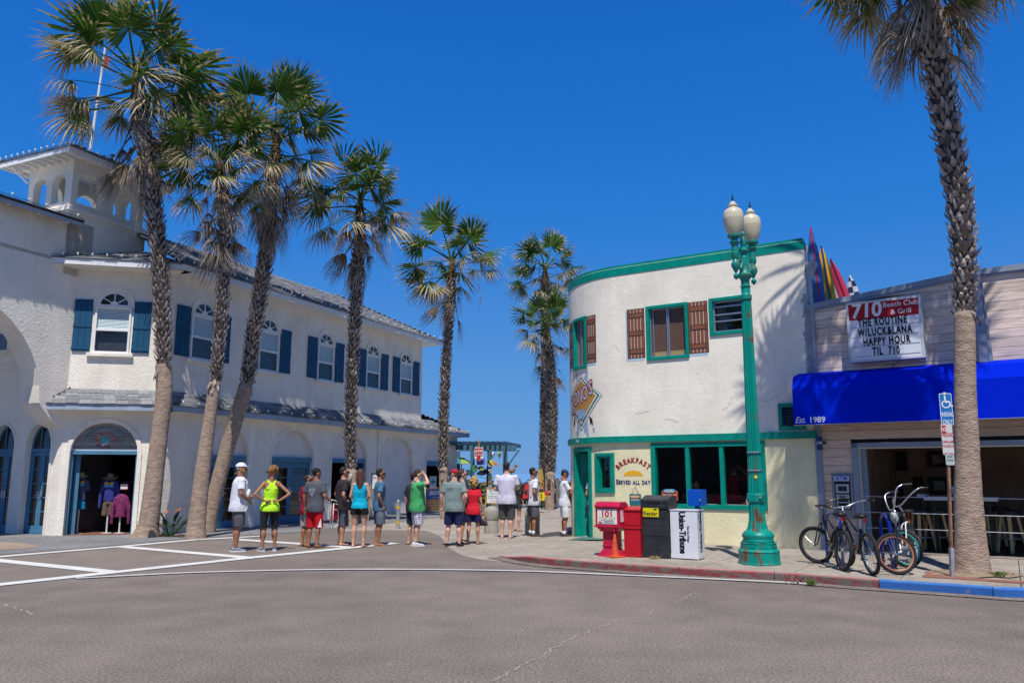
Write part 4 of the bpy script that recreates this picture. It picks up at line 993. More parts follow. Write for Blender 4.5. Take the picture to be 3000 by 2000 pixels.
# awning
AWN = mat('blue_canvas', (.0, .02, .62), .9, var=.10, vs=1.2, bump=.05, bs=200, spec=.05)
yw = -.60
zt_a, zf_a, zb_a = 3.53, 3.25, 2.545
aw = MB(); xl = E7.P(2321, 1150, yw)[0]
aw.add([(xl, -.02, zt_a+.10), (W7, -.02, zt_a+.10), (W7, yw+.12, zt_a-.02), (xl, yw+.12, zt_a-.02), (xl, yw, zf_a), (W7, yw, zf_a), (xl, yw, zb_a), (W7, yw, zb_a), (xl, -.02, zb_a+.1)], [(0, 3, 2, 1), (3, 4, 5, 2), (4, 6, 7, 5), (0, 8, 6, 4, 3)])
awn = obj('awning', aw, AWN, CB, E7.M)
m = MB(); m.tube([(xl, yw+.01, zb_a), (W7, yw+.01, zb_a)], .012, 6); m.tube([(xl, yw+.01, zb_a), (xl, -.02, zb_a)], .012, 6); m.tube([(.6, yw, zb_a), (.6, -.02, zb_a-.02)], .015, 6); obj('awning_frame', m, mat('frame_grey', (.35, .36, .38), .5), awn, E7.M)
m = MB(); ex, ez = E7.P(2330, 1240, yw); write(m, 'Est.', ex+.10, ez+.01, .17, yw-.004, shear=.35, bold=.01, align='CENTER', sx=.85); obj('awning_lettering', m, WHITE, awn, E7.M); m = MB(); write(m, '1989', ex+.42, ez+.01, .155, yw-.004, bold=.02, sx=1.0); obj('awning_year', m, WHITE, awn, E7.M)
# marquee sign box
sy = -.32
sx0, szt = E7.P(2478, 893, sy); sx1, _ = E7.P(2695, 860, sy); _, szb = E7.P(2492, 1068, sy)
szt = (E7.P(2478, 893, sy)[1]+E7.P(2695, 860, sy)[1])/2; szb = (E7.P(2492, 1068, sy)[1]+E7.P(2708, 1040, sy)[1])/2
mq = thing('marquee_sign', 'lit-box marquee sign reading 710 Beach Club & Grill with black changeable letters', 'sign', tuple(E7.w((sx0+sx1)/2, sy, szb)))
m = MB(); m.box(sx0, sx1, sy+.012, -.05, szb, szt); obj('sign_case', m, mat('sign_case_white', (.60, .62, .66), .5, var=.15, vs=3), mq, E7.M)
m = MB(); frame_ring(m, sx0, sx1, szb, szt, .04, sy-.01, sy+.012); obj('sign_frame', m, mat('sign_frame', (.55, .58, .62), .4), mq, E7.M)
zr = szt-.36; m = MB(); m.box(sx0+.04, sx1-.04, sy+.002, sy+.011, szb+.04, zr); obj('sign_face', m, mat('sign_white', (.72, .75, .80), .35), mq, E7.M)
m = MB(); m.box(sx0+.04, sx1-.04, sy+.001, sy+.011, zr, szt-.04); obj('sign_header', m, mat('sign_red', (.40, .008, .015), .35), mq, E7.M)
sw_ = sx1-sx0; m = MB()
write(m, '710', sx0+.05+sw_*.235, zr+.05, .40, sy-.004, bold=.03, sx=.92, shear=.08); obj('header_number', m, WHITE, mq, E7.M)
for tx_, dz_ in (('Beach Club', .20), ('& Grill', .05)): m = MB(); write(m, tx_, sx0+sw_*.735, zr+dz_, .135, sy-.004, bold=.006); obj('header_lettering', m, WHITE, mq, E7.M)
m = MB(); rh = (zr-szb-.06)/4
for i in range(4): m.box(sx0+.07, sx1-.07, sy-.004, sy+.001, zr-(i+1)*rh+.035, zr-(i+1)*rh+.045)
obj('letter_rail', m, mat('rail_grey', (.35, .37, .4), .5), mq, E7.M)
for i, (ln, dx) in enumerate((('THE ROUTINE', .0), ('W/LUCK&LANA', .03), ('HAPPY HOUR', .05), ('TIL  710', .03))):
    m = MB(); write(m, ln, (sx0+sx1)/2+dx-.03, zr-(i+1)*rh+.055, .21, sy-.006, bold=.035, sx=.56, space=1.2); obj('sign_lettering', m, BLACK, mq, E7.M)
m = MB(); m.tube([((sx0+sx1)/2+.2, sy+.2, szb), ((sx0+sx1)/2+.05, -.03, szb-.08), ((sx0+sx1)/2+.02, -.03, zt_a+.05)], .012, 6); obj('conduit', m, GALV, mq, E7.M)
# opening, frame, cables, dim bar inside
m = MB(); m.box(.665, .775, -.03, .12, .06, 2.19); m.box(.665, W7, -.03, .12, 2.10, 2.19); m.box(.78, .90, .13, .20, .06, 2.10); obj('opening_frame', m, TRM, CB, E7.M)
m = MB(); m.box(.777, .80, .0, .12, .06, 2.10); m.box(.80, W7, .0, .12, 2.075, 2.098); obj('inner_frame', m, mat('cream_trim', (.62, .60, .47), .6), CB, E7.M)
for i, zz in enumerate((1.16, .86, .57)):
    m = MB(); m.tube([(.78, .02, zz), (W7, .02, zz-.01)], .006, 5); obj('cable', m, mat('cable_steel', (.62, .64, .68), .3), CB, E7.M)
m = MB(); m.box(.7, W7, -.05, .2, .04, .135); obj('threshold', m, mat('threshold_wood', (.30, .26, .22), .8, var=.4, vs=8), CB, E7.M)
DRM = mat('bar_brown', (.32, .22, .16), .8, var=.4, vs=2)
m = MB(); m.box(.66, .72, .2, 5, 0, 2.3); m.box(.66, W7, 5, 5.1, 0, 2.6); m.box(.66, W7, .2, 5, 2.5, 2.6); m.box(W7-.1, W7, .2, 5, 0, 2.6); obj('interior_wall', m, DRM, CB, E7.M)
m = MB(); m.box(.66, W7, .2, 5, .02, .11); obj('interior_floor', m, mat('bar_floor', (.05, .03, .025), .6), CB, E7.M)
FRK = mat('picture_frame_black', (.012, .012, .013), .4)
for i, (u0, v0, u1, v1, c) in enumerate(((2580, 1325, 2660, 1378, (.03, .03, .033)), (2718, 1322, 2780, 1368, (.25, .22, .18)), (2592, 1407, 2648, 1455, (.15, .14, .13)), (2676, 1395, 2708, 1432, (.22, .22, .24)), (2722, 1397, 2785, 1447, (.28, .33, .28)))):
    yy = 4.95; a0, b0 = E7.P(u0, v0, yy); a1, b1 = E7.P(u1, v1, yy)
    m = MB(); frame_ring(m, min(a0, a1), max(a0, a1), min(b0, b1), max(b0, b1), .09, yy-.05, yy); t = thing('framed_picture', ('wide dark framed picture high on the bar wall', 'framed picture with a pale strip high on the bar wall', 'dark framed picture low on the bar wall beside the jamb', 'smallest framed picture on the bar wall', 'framed picture with greenish print low on the bar wall')[i], 'picture', tuple(E7.w((a0+a1)/2, yy, (b0+b1)/2)), 'pictures in the bar')
    obj('frame', m, FRK, t, E7.M); m = MB(); m.box(min(a0, a1)+.08, max(a0, a1)-.08, yy-.02, yy, min(b0, b1)+.08, max(b0, b1)-.08); obj('print', m, mat('print_%s' % ('abcde'[i]), c, .5, var=.6, vs=5), t, E7.M)
# ATM in the plank wall
at0, at1 = E7.P(2436, 1388)[0], E7.P(2497, 1388)[0]
atm = thing('cash_machine', 'grey cash machine set in the plank wall with blue ATM letters above its screen', 'cash machine', tuple(E7.w((at0+at1)/2, 0, .75)))
GR_ = mat('atm_grey', (.22, .235, .26), .5); GR2 = mat('atm_silver', (.46, .48, .52), .4)
m = MB(); frame_ring(m, at0, at1, .72, 1.60, .05, -.03, .06, None, .05, .18); obj('surround', m, GR_, atm, E7.M, bevel=.006)
EA = E7.at(0, -.045, 0)
m = MB(); m.box(at0+.05, at1-.05, .03, .06, .90, 1.55); obj('recess', m, BLACK, atm, EA)
m = MB(); m.box(at0+.055, at1-.055, -.02, .03, 1.45, 1.55); obj('header', m, mat('atm_header', (.50, .52, .78), .4), atm, EA)
m = MB(); write(m, 'ATM', (at0+at1)/2, 1.468, .10, -.024, bold=.012, sx=.95, space=1.2); obj('lettering', m, mat('atm_blue', (.02, .08, .38), .5), atm, EA)
m = MB(); frame_ring(m, at0+.075, at1-.075, 1.22, 1.39, .035, .0, .03); obj('screen_frame', m, GR2, atm, EA)
m = MB(); m.box(at0+.11, at1-.11, .01, .03, 1.255, 1.355); obj('screen', m, mat('screen_dark', (.03, .04, .05), .2), atm, EA)
m = MB(); frame_ring(m, at0+.075, at1-.075, .92, 1.19, .022, .0, .03); m.box(at0+.10, at1-.10, .0, .02, 1.11, 1.16); m.box(at0+.10, at1-.10, -.02, .03, 1.03, 1.05); m.box(at0+.10, at1-.10, -.02, .02, .94, .97); obj('keypad_panel', m, GR2, atm, EA)
m = MB()
for i in range(3):
    for j in range(3): m.box(at0+.13+i*.035, at0+.155+i*.035, -.008, .001, 1.115+j*.015, 1.125+j*.015)
obj('keypad', m, BLACK, atm, EA)
# projecting ATM plate
ax, az_ = E7.P(2401, 1297, -.12)
t = thing('atm_plate', 'small navy ATM plate fixed on the corner between the two buildings', 'sign', tuple(E7.w(ax, -.12, az_)))
m = MB(); m.box(ax-.06, ax+.055, -.13, -.11, az_-.14, az_+.13); obj('plate', m, mat('plate_navy', (.02, .05, .16), .4), t, E7.M, bevel=.005); m = MB(); write(m, 'ATM', ax, az_-.03, .085, -.133, sx=.62, bold=.01); obj('lettering', m, WHITE, t, E7.M)
m = MB(); m.box(ax+.05, ax+.10, -.12, 0, az_-.02, az_+.02); obj('bracket', m, BLACK, t, E7.M)
# surfboards on the roof
def surfboard(lab, ub, vb, ut, vt_, y, hw, body, line, check=False):
    Y = E7.w(.4, y).y; a = AT(ub, vb, Y); b = AT(ut, vt_, Y); d = (b-a); L = d.length; d.normalize(); a = a-d*.6; L += .6
    t = thing('surfboard', lab, 'surfboard', tuple(a), 'surfboards standing on the roof')
    x = d.cross(Vector((0.2, 1, 0))).normalized(); y_ = d.cross(x)*-1; M_ = basis(x, y_, d, a)
    secs = []
    for i in range(17):
        f = i/16; wd = hw*max(.10, (1-abs((f-.42)/.58)**3.4 if f > .42 else 1-abs((.42-f)/.42)**3*.45)); secs.append((0, -.06*(f-.5)**2*4, f*L, wd, .032*min(1, wd/hw*1.3)))
    m = MB(); m.loft(secs, 14); o = obj('deck', m, body, t, M_, smooth=True)
    m = MB(); ln = [(-.018, .02), (.018, .02)]
    for f0 in range(16):
        (_, y0, z0, r0, h0), (_, y1, z1, r1, h1) = secs[f0], secs[f0+1]
        if check:
            if f0 % 4 < 2: xs_ = (-1, 0)
            else: xs_ = (0, 1)
            m.add([(xs_[0]*r0*.92, y0-h0*.6-.004, z0), (xs_[1]*r0*.92, y0-h0*.95-.004, z0), (xs_[1]*r1*.92, y1-h1*.95-.004, z1), (xs_[0]*r1*.92, y1-h1*.6-.004, z1)] if xs_[0] == -1 else [(0, y0-h0*.99-.004, z0), (r0*.92, y0-h0*.6-.004, z0), (r1*.92, y1-h1*.6-.004, z1), (0, y1-h1*.99-.004, z1)], [(0, 1, 2, 3)])
        else:
            w_ = min(.02, r0*.5); m.add([(-w_, y0-h0*1.02-.003, z0), (w_, y0-h0*1.02-.003, z0), (w_, y1-h1*1.02-.003, z1), (-w_, y1-h1*1.02-.003, z1)], [(0, 1, 2, 3)])
    obj('stringer' if not check else 'checks', m, line, t, M_)
surfboard('tall dark blue surfboard with a red stripe, against the diner wall', 2405, 905, 2373, 668, .55, .125, mat('board_blue', (.05, .15, .42), .5), mat('board_redline', (.42, .04, .12), .4))
surfboard('yellow surfboard with a thin dark stripe', 2434, 892, 2404, 722, 1.2, .135, mat('board_yellow', (.85, .47, .04), .55, spec=.1), mat('board_darkline', (.05, .06, .2), .4))
surfboard('crimson surfboard leaning between the yellow and the chequered boards', 2478, 880, 2431, 760, 2.0, .12, mat('board_crimson', (.55, .04, .10), .5), mat('board_maroon', (.15, .01, .02), .4))
surfboard('small black and white chequered surfboard', 2503, 868, 2487, 808, 3.0, .13, mat('board_white', (.68, .7, .74), .3), mat('board_navy', (.03, .04, .09), .4), True)
# bar stools and tables inside
def make_stool(lab):
    t = thing('bar_stool', lab, 'stool', (0, 0, 0), 'bar stools in the open front')
    m = MB(); m.lathe([(.19, 0.70), (.20, .72), (.20, .77), (.18, .80), (.001, .805)], 20); obj('seat', m, mat('stool_black', (.03, .03, .035), .5), t, smooth=False)
    for k in range(4):
        a = pi/4+k*pi/2; m = MB(); m.bar((.13*cos(a), .13*sin(a), .72), (.24*cos(a), .24*sin(a), 0.0), .055, .045); obj('leg', m, mat('stool_wood', (.78, .50, .20), .5, var=.2, vs=8), t)
    m = MB(); n_ = 20; m.tube([(.205*cos(2*pi*i/n_), .205*sin(2*pi*i/n_), .26) for i in range(n_+1)], .012, 6, False); obj('foot_ring', m, STEEL, t)
    return t
def copy_thing(src, M, label=None):
    r_ = src.copy(); COL.objects.link(r_); r_.matrix_basis = M @ src.matrix_basis; WM[r_.name] = M @ WM[src.name]
    if label: r_['label'] = label
    for ch in list(src.children):
        c_ = ch.copy(); COL.objects.link(c_); c_.parent = r_; c_.matrix_parent_inverse = WM[r_.name].inverted() ; c_.matrix_basis = M @ ch.matrix_basis; WM[c_.name] = M @ WM[ch.name]
        for g_ in ch.children:
            d_ = g_.copy(); COL.objects.link(d_); d_.parent = c_; d_.matrix_parent_inverse = WM[c_.name].inverted(); d_.matrix_basis = M @ g_.matrix_basis; WM[d_.name] = M @ WM[g_.name]
    return r_
def move_thing(src, M):
    for o in [src]+list(src.children)+[g for c_ in src.children for g in c_.children]:
        o.matrix_basis = M @ o.matrix_basis; WM[o.name] = M @ WM[o.name]
        if o.parent: o.matrix_parent_inverse = WM[o.parent.name].inverted()
s0 = make_stool('bar stool with black seat and light legs, first beside the bicycles')
def stool_M(u, v, rot): gx, gy = G(u, v, .11); return T(gx, gy, .11) @ rotz(rot)
spots = [(2748, 1612, .4, 'second bar stool in the open front, partly behind the sign post'), (2886, 1612, .9, 'bar stool mostly hidden behind the thick palm trunk'), (2968, 1618, .2, 'bar stool to the far side of the thick palm trunk, nearest the frame edge'), (2935, 1596, .6, 'bar stool deeper inside behind the one near the frame edge')]
for u, v, ro, lab in spots: copy_thing(s0, stool_M(u, v, ro), lab)
move_thing(s0, stool_M(2706, 1612, .1))
for i, (u0, u1, v, lab) in enumerate(((2706, 2922, 1459, 'long white-edged bar table behind the cables'), (2686, 2712, 1452, 'end of a second bar table with pale edge beside the long one'))):
    a, z_ = E7.P(u0, v, .45+.35*i); b, _ = E7.P(u1, v, .45+.35*i); t = thing('bar_table', lab, 'table', tuple(E7.w((a+b)/2, .5+.4*i, .11)), 'tables in the open front')
    m = MB(); m.box(a, b, .45+.35*i, .95+.35*i, z_-.035, z_+.035); obj('table_top', m, mat('table_edge', (.50, .50, .50), .5), t, E7.M)
    for xx in (a+.15, b-.15): m = MB(); m.box(xx-.03, xx+.03, .68+.35*i, .74+.35*i, .11, z_-.035); obj('leg', m, BLACK, t, E7.M)
a, z_ = E7.P(2797, 1440, .6); t = thing('menu_holder', 'pale blue menu holder standing on the long bar table', 'menu holder', tuple(E7.w(a, .6, z_-.05))); m = MB(); m.box(a-.05, a+.05, .6, .62, z_-.07, z_+.10); obj('card', m, mat('menu_blue', (.3, .4, .55), .5), t, E7.M); m = MB(); m.box(a-.06, a+.06, .57, .66, z_-.08, z_-.06); obj('base', m, BLACK, t, E7.M)
# small framed signs on the diner
def plate(name, lab, u0, v0, u1, v1, y, mt, lines, extra=None):
    a0, b0 = ED.P(u0, v0, y); a1, b1 = ED.P(u1, v1, y); t = thing(name, lab, 'sign', tuple(ED.w((a0+a1)/2, y, b1)))
    m = MB(); m.box(a0, a1, y, y+.015, b1, b0); obj('board', m, mt, t, ED.M, bevel=.004)
    for txt, fz, sz, mm, sxx in lines:
        m = MB(); write(m, txt, (a0+a1)/2, b1+(b0-b1)*fz, sz, y-.006, sx=sxx, bold=.012); obj('lettering', m, mm, t, ED.M)
    return t, a0, a1, b0, b1
CRM = mat('sign_cream', (.78, .74, .6), .5); TEAL = mat('sign_board_teal', (.02, .16, .19), .5); ORG = mat('sign_board_orange', (.55, .10, .03), .5)
t, a0, a1, b0, b1 = plate('hours_sign', 'orange HOURS sign with blue oval heading at the shop window corner', 1938, 1437, 1986, 1466, -.08, ORG, [('Mon - Fri 7am - 3pm', .55, .038, CRM, .9), ('Sat - Sun 7am - 4pm', .30, .038, CRM, .9), ('OPEN 7 DAYS', .08, .04, CRM, .9)])
m = MB(); m.prism([((a0+a1)/2+.155*cos(2*pi*i/20), b0+.0+.045*sin(2*pi*i/20)) for i in range(20)], -.095, -.075); obj('heading', m, mat('sign_oval_blue', (.03, .25, .45), .5), t, ED.M); m = MB(); write(m, 'HOURS', (a0+a1)/2, b0-.03, .085, -.10, sx=.75, bold=.02); obj('lettering', m, CRM, t, ED.M)
t, a0, a1, b0, b1 = plate('specials_sign', "teal KONO'S SPECIALS sign hanging by a cord on the diner wall", 1844, 1446, 1878, 1480, -.03, TEAL, [('SPECIALS', .42, .062, CRM, .78)])
m = MB(); m.prism([((a0+a1)/2+.12*cos(2*pi*i/20), b0-.06+.03*sin(2*pi*i/20)) for i in range(20)], -.042, -.028); obj('heading', m, mat('sign_orange2', (.7, .28, .04), .5), t, ED.M); m = MB(); write(m, "KONO'S", (a0+a1)/2, b0-.08, .06, -.05, sx=.8, bold=.02); obj('lettering', m, CRM, t, ED.M)
m = MB(); m.tube([(a0+.05, -.02, b0), ((a0+a1)/2, -.01, b0+.17), (a1-.05, -.02, b0)], .004, 4); obj('cord', m, BLACK, t, ED.M)
# red booth seen through the glass
t = thing('booth_seat', 'red padded booth back inside the diner window', 'booth', tuple(ED.w(-1.9, .9, .1))); m = MB(); m.box(-2.45, -1.65, .8, .95, .1, 1.12); m.box(-2.45, -1.65, .95, 1.4, .1, .5); obj('seat_back', m, mat('booth_red', (.30, .015, .02), .4), t, ED.M, bevel=.03); m = MB(); m.box(-1.35, -1.15, .8, 1.3, .1, 1.05); obj('seat_back', m, MATS['booth_red'], t, ED.M)
t = thing('diner_table', 'narrow diner table just inside the shop window with sauce bottles on it', 'table', tuple(ED.w(-1.6, .4, .1))); m = MB(); m.box(-2.9, -1.15, .20, .42, .90, .94); obj('table_top', m, mat('table_dark', (.45, .40, .34), .4), t, ED.M); m = MB(); m.box(-2.0, -1.94, .28, .34, .1, .9); obj('leg', m, BLACK, t, ED.M)
for i, (x_, c, lb_) in enumerate(((-1.52, (.5, .45, .35), 'pale sauce bottle on the diner table'), (-1.44, (.45, .5, .55), 'clear water bottle on the diner table'))):
    m = MB(); m.lathe([(.025, 0), (.028, .02), (.028, .10), (.01, .14), (.012, .16), (.001, .165)], 10, ED.at(x_, .28, .94)); o = obj('bottle', m, mat('bottle_%s' % 'ab'[i], c, .2), None, smooth=True); tag(o, lb_, 'bottle', 'bottles on the diner table')
# ------------------------------------------------------------------ palms
def frondmat(name, g, tip, t0, t1):
    m = bpy.data.materials.new(name); m.use_nodes = True; n = m.node_tree; b = n.nodes['Principled BSDF']; b.inputs['Roughness'].default_value = .65; b.inputs['Specular IOR Level'].default_value = .2
    at = n.nodes.new('ShaderNodeAttribute'); at.attribute_name = 't'
    no = n.nodes.new('ShaderNodeTexNoise'); no.inputs['Scale'].default_value = 7; tc = n.nodes.new('ShaderNodeTexCoord'); n.links.new(tc.outputs['Object'], no.inputs['Vector'])
    ad = n.nodes.new('ShaderNodeMath'); ad.operation = 'MULTIPLY_ADD'; ad.inputs[1].default_value = .5; n.links.new(no.outputs['Fac'], ad.inputs[0]); n.links.new(at.outputs['Fac'], ad.inputs[2])
    cr_ = n.nodes.new('ShaderNodeValToRGB'); e = cr_.color_ramp.elements; e[0].position = t0; e[0].color = (*g, 1); e[1].position = t1; e[1].color = (*tip, 1)
    n.links.new(ad.outputs[0], cr_.inputs[0])
    oi = n.nodes.new('ShaderNodeObjectInfo'); ge = n.nodes.new('ShaderNodeNewGeometry'); a2 = n.nodes.new('ShaderNodeMath'); a2.operation = 'ADD'; n.links.new(oi.outputs['Random'], a2.inputs[0]); n.links.new(ge.outputs['Random Per Island'], a2.inputs[1])
    fr = n.nodes.new('ShaderNodeMath'); fr.operation = 'FRACT'; n.links.new(a2.outputs[0], fr.inputs[0])
    mr = n.nodes.new('ShaderNodeMapRange'); mr.inputs['To Min'].default_value = .6; mr.inputs['To Max'].default_value = 1.35; n.links.new(fr.outputs[0], mr.inputs[0])
    s_ = n.nodes.new('ShaderNodeVectorMath'); s_.operation = 'SCALE'; n.links.new(cr_.outputs[0], s_.inputs[0]); n.links.new(mr.outputs[0], s_.inputs['Scale']); n.links.new(s_.outputs[0], b.inputs['Base Color'])
    tr = n.nodes.new('ShaderNodeBsdfTranslucent'); n.links.new(s_.outputs[0], tr.inputs[0]); mx = n.nodes.new('ShaderNodeMixShader'); mx.inputs[0].default_value = .25
    n.links.new(b.outputs[0], mx.inputs[1]); n.links.new(tr.outputs[0], mx.inputs[2]); n.links.new(mx.outputs[0], n.nodes['Material Output'].inputs[0])
    return m
FG_ = frondmat('frond_green', (.075, .15, .022), (.40, .32, .16), .98, 1.3)
FM_ = frondmat('frond_ageing', (.095, .145, .02), (.50, .40, .25), .48, .88)
FD_ = frondmat('frond_dead', (.19, .13, .075), (.42, .35, .27), .35, .95)
def frond_mesh(el, seed, kind):
    """one fan leaf: stalk rising at el degrees, then a pleated fan with hanging tips"""
    r = random.Random(seed); m = MB(); e = radians(el)
    Lp = r.uniform(.85, 1.25) if kind != 'dead' else r.uniform(.35, .6)
    d0 = Vector((cos(e), 0, sin(e))); bend = .5 if el > -60 else .1
    pts = []; p = Vector((0, 0, 0)); d = d0.copy()
    for i in range(6):
        pts.append(p.copy()); p = p+d*Lp/5; d = (d+Vector((0, 0, -.10*bend))).normalized()
    m.tube(pts, [.045, .028, .02, .018, .016, .014], 4, False, .5); hub = pts[-1]; d = (pts[-1]-pts[-2]).normalized()
    lat = Vector((0, 1, 0)); nrm = d.cross(lat)*-1
    if nrm.z < 0 and el > -60: nrm = -nrm
    tilt = radians(r.uniform(10, 40)); nseg = 34 if kind != 'dead' else 22
    spread = radians(r.uniform(118, 140)) if kind == 'green' else radians(r.uniform(95, 125)) if kind == 'age' else radians(r.uniform(35, 60))
    Lf = r.uniform(.66, .86); start = .62 if kind == 'green' else .42 if kind == 'age' else .2
    fall = .50 if kind == 'green' else 1.1 if kind == 'age' else 1.6
    for i in range(nseg):
        f = -1+2*(i+.5)/nseg; a = f*spread; L = Lf*(1-.28*abs(f)**2)*r.uniform(.85, 1.12)
        dv = (d*cos(a)+lat*sin(a)+nrm*.10*(1 if i % 2 else -1)).normalized(); side = (dv.cross(nrm)).normalized()
        dv = (dv+nrm*(-.62*abs(sin(a))**1.5)).normalized()
        w0 = Lf*2*spread/nseg; q = hub.copy(); dd = dv.copy(); n_ = 6; pv = []; tv = []
        for k in range(n_+1):
            u = k/n_; wd = w0*(u*.98 if u < start else start*.98*(1-(u-start)/(1-start))**1.1)+.003
            if kind == 'dead': wd = .007+.022*(1-u)*min(1, u*5)
            pv += [q-side*wd*.5, q+side*wd*.5]; tv += [u, u]
            if u > start-.1: 
                g_ = fall*(u-start+.15)*r.uniform(.6, 1.4); dd = (dd+Vector((r.uniform(-.06, .06), r.uniform(-.06, .06), -g_))).normalized()
            q = q+dd*L/n_*(1.15 if u > start else 1)
        m.add(pv, [(2*k, 2*k+1, 2*k+3, 2*k+2) for k in range(n_)], None, tv)
    return m.mesh('frond', {'green': FG_, 'age': FM_, 'dead': FD_}[kind])
FR = {}
for el in (82, 62, 40, 18): FR[el] = [frond_mesh(el, 100+el+k*7, 'green') for k in range(3)]
for el in (8, -12, -32): FR[el] = [frond_mesh(el, 200+el+k*7, 'age') for k in range(3)]
for el in (-52, -70, -83): FR[el] = [frond_mesh(el, 300+el+k*7, 'dead') for k in range(3)]
TRK = mat('palm_trunk', (.43, .325, .245), .9, var=.5, vs=4, var2=(.24, .17, .125), bump=1.4, bs=12, stretch=(1.6, 1.6, 4.5))
BOOT = mat('leaf_base', (.40, .35, .30), .85, var=.5, vs=4, var2=(.17, .125, .10), island=.5, bump=.4, bs=30)
CORE = mat('palm_core', (.075, .055, .045), .9)
def palm(label, base, path, Y, boots_v, crown, cr_px, skirt=0.0, seed=1, n_up=16, n_mid=16, n_dead=14, scale=None, z0=0.0, tilt=(0, 0), boot_k=1.0, reach=1.0):
    """path: (u,v,width) of the trunk on the photograph's grid at distance Y; boots_v: rows between which old leaf bases stay on"""
    r = random.Random(seed); pts = []
    for u, v, w_ in path:
        q = AT(u, v, Y); rr = w_/2*(Y/_c)/FPX*.93; pts.append((q, rr))
    pts[0][0].z = z0-.05
    P_ = cr([tuple(p) for p, _ in pts], 5); R_ = []
    for i in range(len(pts)-1):
        for k in range(5): R_.append(pts[i][1]*(1-k/5)+pts[i+1][1]*(k/5))
    R_.append(pts[-1][1])
    t = thing('palm_tree', label, 'palm tree', (pts[0][0].x, pts[0][0].y, z0), 'fan palms along the street')
    # rings
    P2_ = []; R2_ = []
    vis = [PR(*p)[1] for p in P_]
    for i in range(len(P_)-1):
        n_ = max(1, int((Vector(P_[i+1])-Vector(P_[i])).length/.055))
        for k in range(n_):
            f = k/n_; q = Vector(P_[i]).lerp(Vector(P_[i+1]), f); rr = R_[i]*(1-f)+R_[i+1]*f; vv = vis[i]*(1-f)+vis[i+1]*f
            inb = boots_v[0] > vv > boots_v[1]
            rr *= (.70 if inb else 1.0+.018*((k+i) % 2)+r.uniform(-.012, .012)); P2_.append(q); R2_.append(rr)
    P2_.append(Vector(P_[-1])); R2_.append(R_[-1])
    m = MB(); m.tube(P2_, R2_, 18); cmi = []
    cmi = [1 if boots_v[0] > PR(*m.v[f[0]])[1] > boots_v[1]-40 else 0 for f in m.f]; m.m = cmi
    obj('trunk', m, [TRK, CORE], t, smooth=False, auto=50)
    # leaf bases
    m = MB(); ang = 0; i = 0; acc_ = 0
    zstep = .0115/boot_k
    for i in range(len(P2_)-1):
        q0, q1 = P2_[i], P2_[i+1]; L = (q1-q0).length; ax_ = (q1-q0).normalized(); acc_ += L
        while acc_ > zstep:
            acc_ -= zstep; vv = PR(*q0)[1]
            ang += 2.39996
            if not (boots_v[0] > vv > boots_v[1]): continue
            rr = R2_[i]; x = Vector((cos(ang), sin(ang), 0)); x = (x-ax_*x.dot(ax_)).normalized(); y = ax_.cross(x)
            ln = r.uniform(.11, .24)*(rr/.16)**.5; wd = r.uniform(.028, .065)*(rr/.16)**.5; out = r.uniform(.55, 1.5); o = q0+x*rr*.93+ax_*r.uniform(-.03, .03)
            d = (ax_+x*out*.62).normalized(); nn = d.cross(y); th = .014; tw_ = r.uniform(-.3, .3); y = (y+ax_*tw_).normalized()
            b0, b1 = o-y*wd, o+y*wd; t0_, t1_ = o+d*ln-y*wd*.28, o+d*ln*r.uniform(.85, 1.1)+y*wd*.28; mid0, mid1 = o+d*ln*.5-y*wd*.8+x*.012, o+d*ln*.5+y*wd*.8+x*.012
            m.add([b0, b1, mid1, mid0, t0_, t1_, o+x*.035, o+d*ln*.5+x*.04], [(0, 6, 7, 3), (6, 1, 2, 7), (3, 7, 4), (7, 2, 5), (7, 5, 4)])
    # torn husks where the clean trunk begins
    for i in range(len(P2_)-1):
        vv = PR(*P2_[i])[1]
        if abs(vv-boots_v[0]) > 26: continue
        for _ in range(2):
            a_ = r.uniform(0, 6.28); x = Vector((cos(a_), sin(a_), 0)); y = Vector((-sin(a_), cos(a_), 0)); o = P2_[i]+x*R2_[i]*.95; ln = r.uniform(.10, .28)*(R2_[i]/.16)**.5; s_ = r.choice((-1, -1, 1)); d = (Vector((0, 0, s_))+x*r.uniform(.15, .55)).normalized(); wd = r.uniform(.03, .07)
            m.add([o-y*wd, o+y*wd, o+d*ln*.6+y*wd*.7+x*.02, o+d*ln, o+d*ln*.6-y*wd*.8+x*.02], [(0, 1, 2, 4), (4, 2, 3)])
    obj('leaf_bases', m, BOOT, t, kind='stuff')
    # crown
    top = P2_[-1]; cq = AT(crown[0], crown[1], Y); S = cr_px*(Y/_c)/FPX/1.50 if scale is None else scale
    tp = Vector((top.x, top.y, top.z)); hub = tp.lerp(cq, .60)
    st_ = MB(); st_.tube([tp-Vector((0, 0, .5)), tp, hub], [R2_[-1]*.8, R2_[-1]*.9, .10], 8); obj('crown_heart', st_, mat('heart_fibre', (.10, .055, .03), .9, var=.5, vs=9), t)
    def put(el, k, off, s):
        yaw = k+r.uniform(-.45, .45); me = r.choice(FR[el]); lean = Matrix.Rotation(tilt[0], 4, 'X') @ Matrix.Rotation(tilt[1], 4, 'Y')
        inst('frond', me, t, T(*off) @ lean @ rotz(yaw) @ Matrix.Rotation(r.uniform(-.25, .25), 4, 'Y') @ Matrix.Rotation(r.uniform(-.75, .75), 4, 'X') @ Matrix.Diagonal((S*s, S*s, S*s, 1)))
    a0 = r.uniform(0, 6)
    for i in range(n_up):
        el = (82, 62, 40, 40, 18, 18)[i % 6]; put(el, a0+i*2.39996, hub+Vector((0, 0, .08*r.random())), r.uniform(.82, 1.05)*reach)
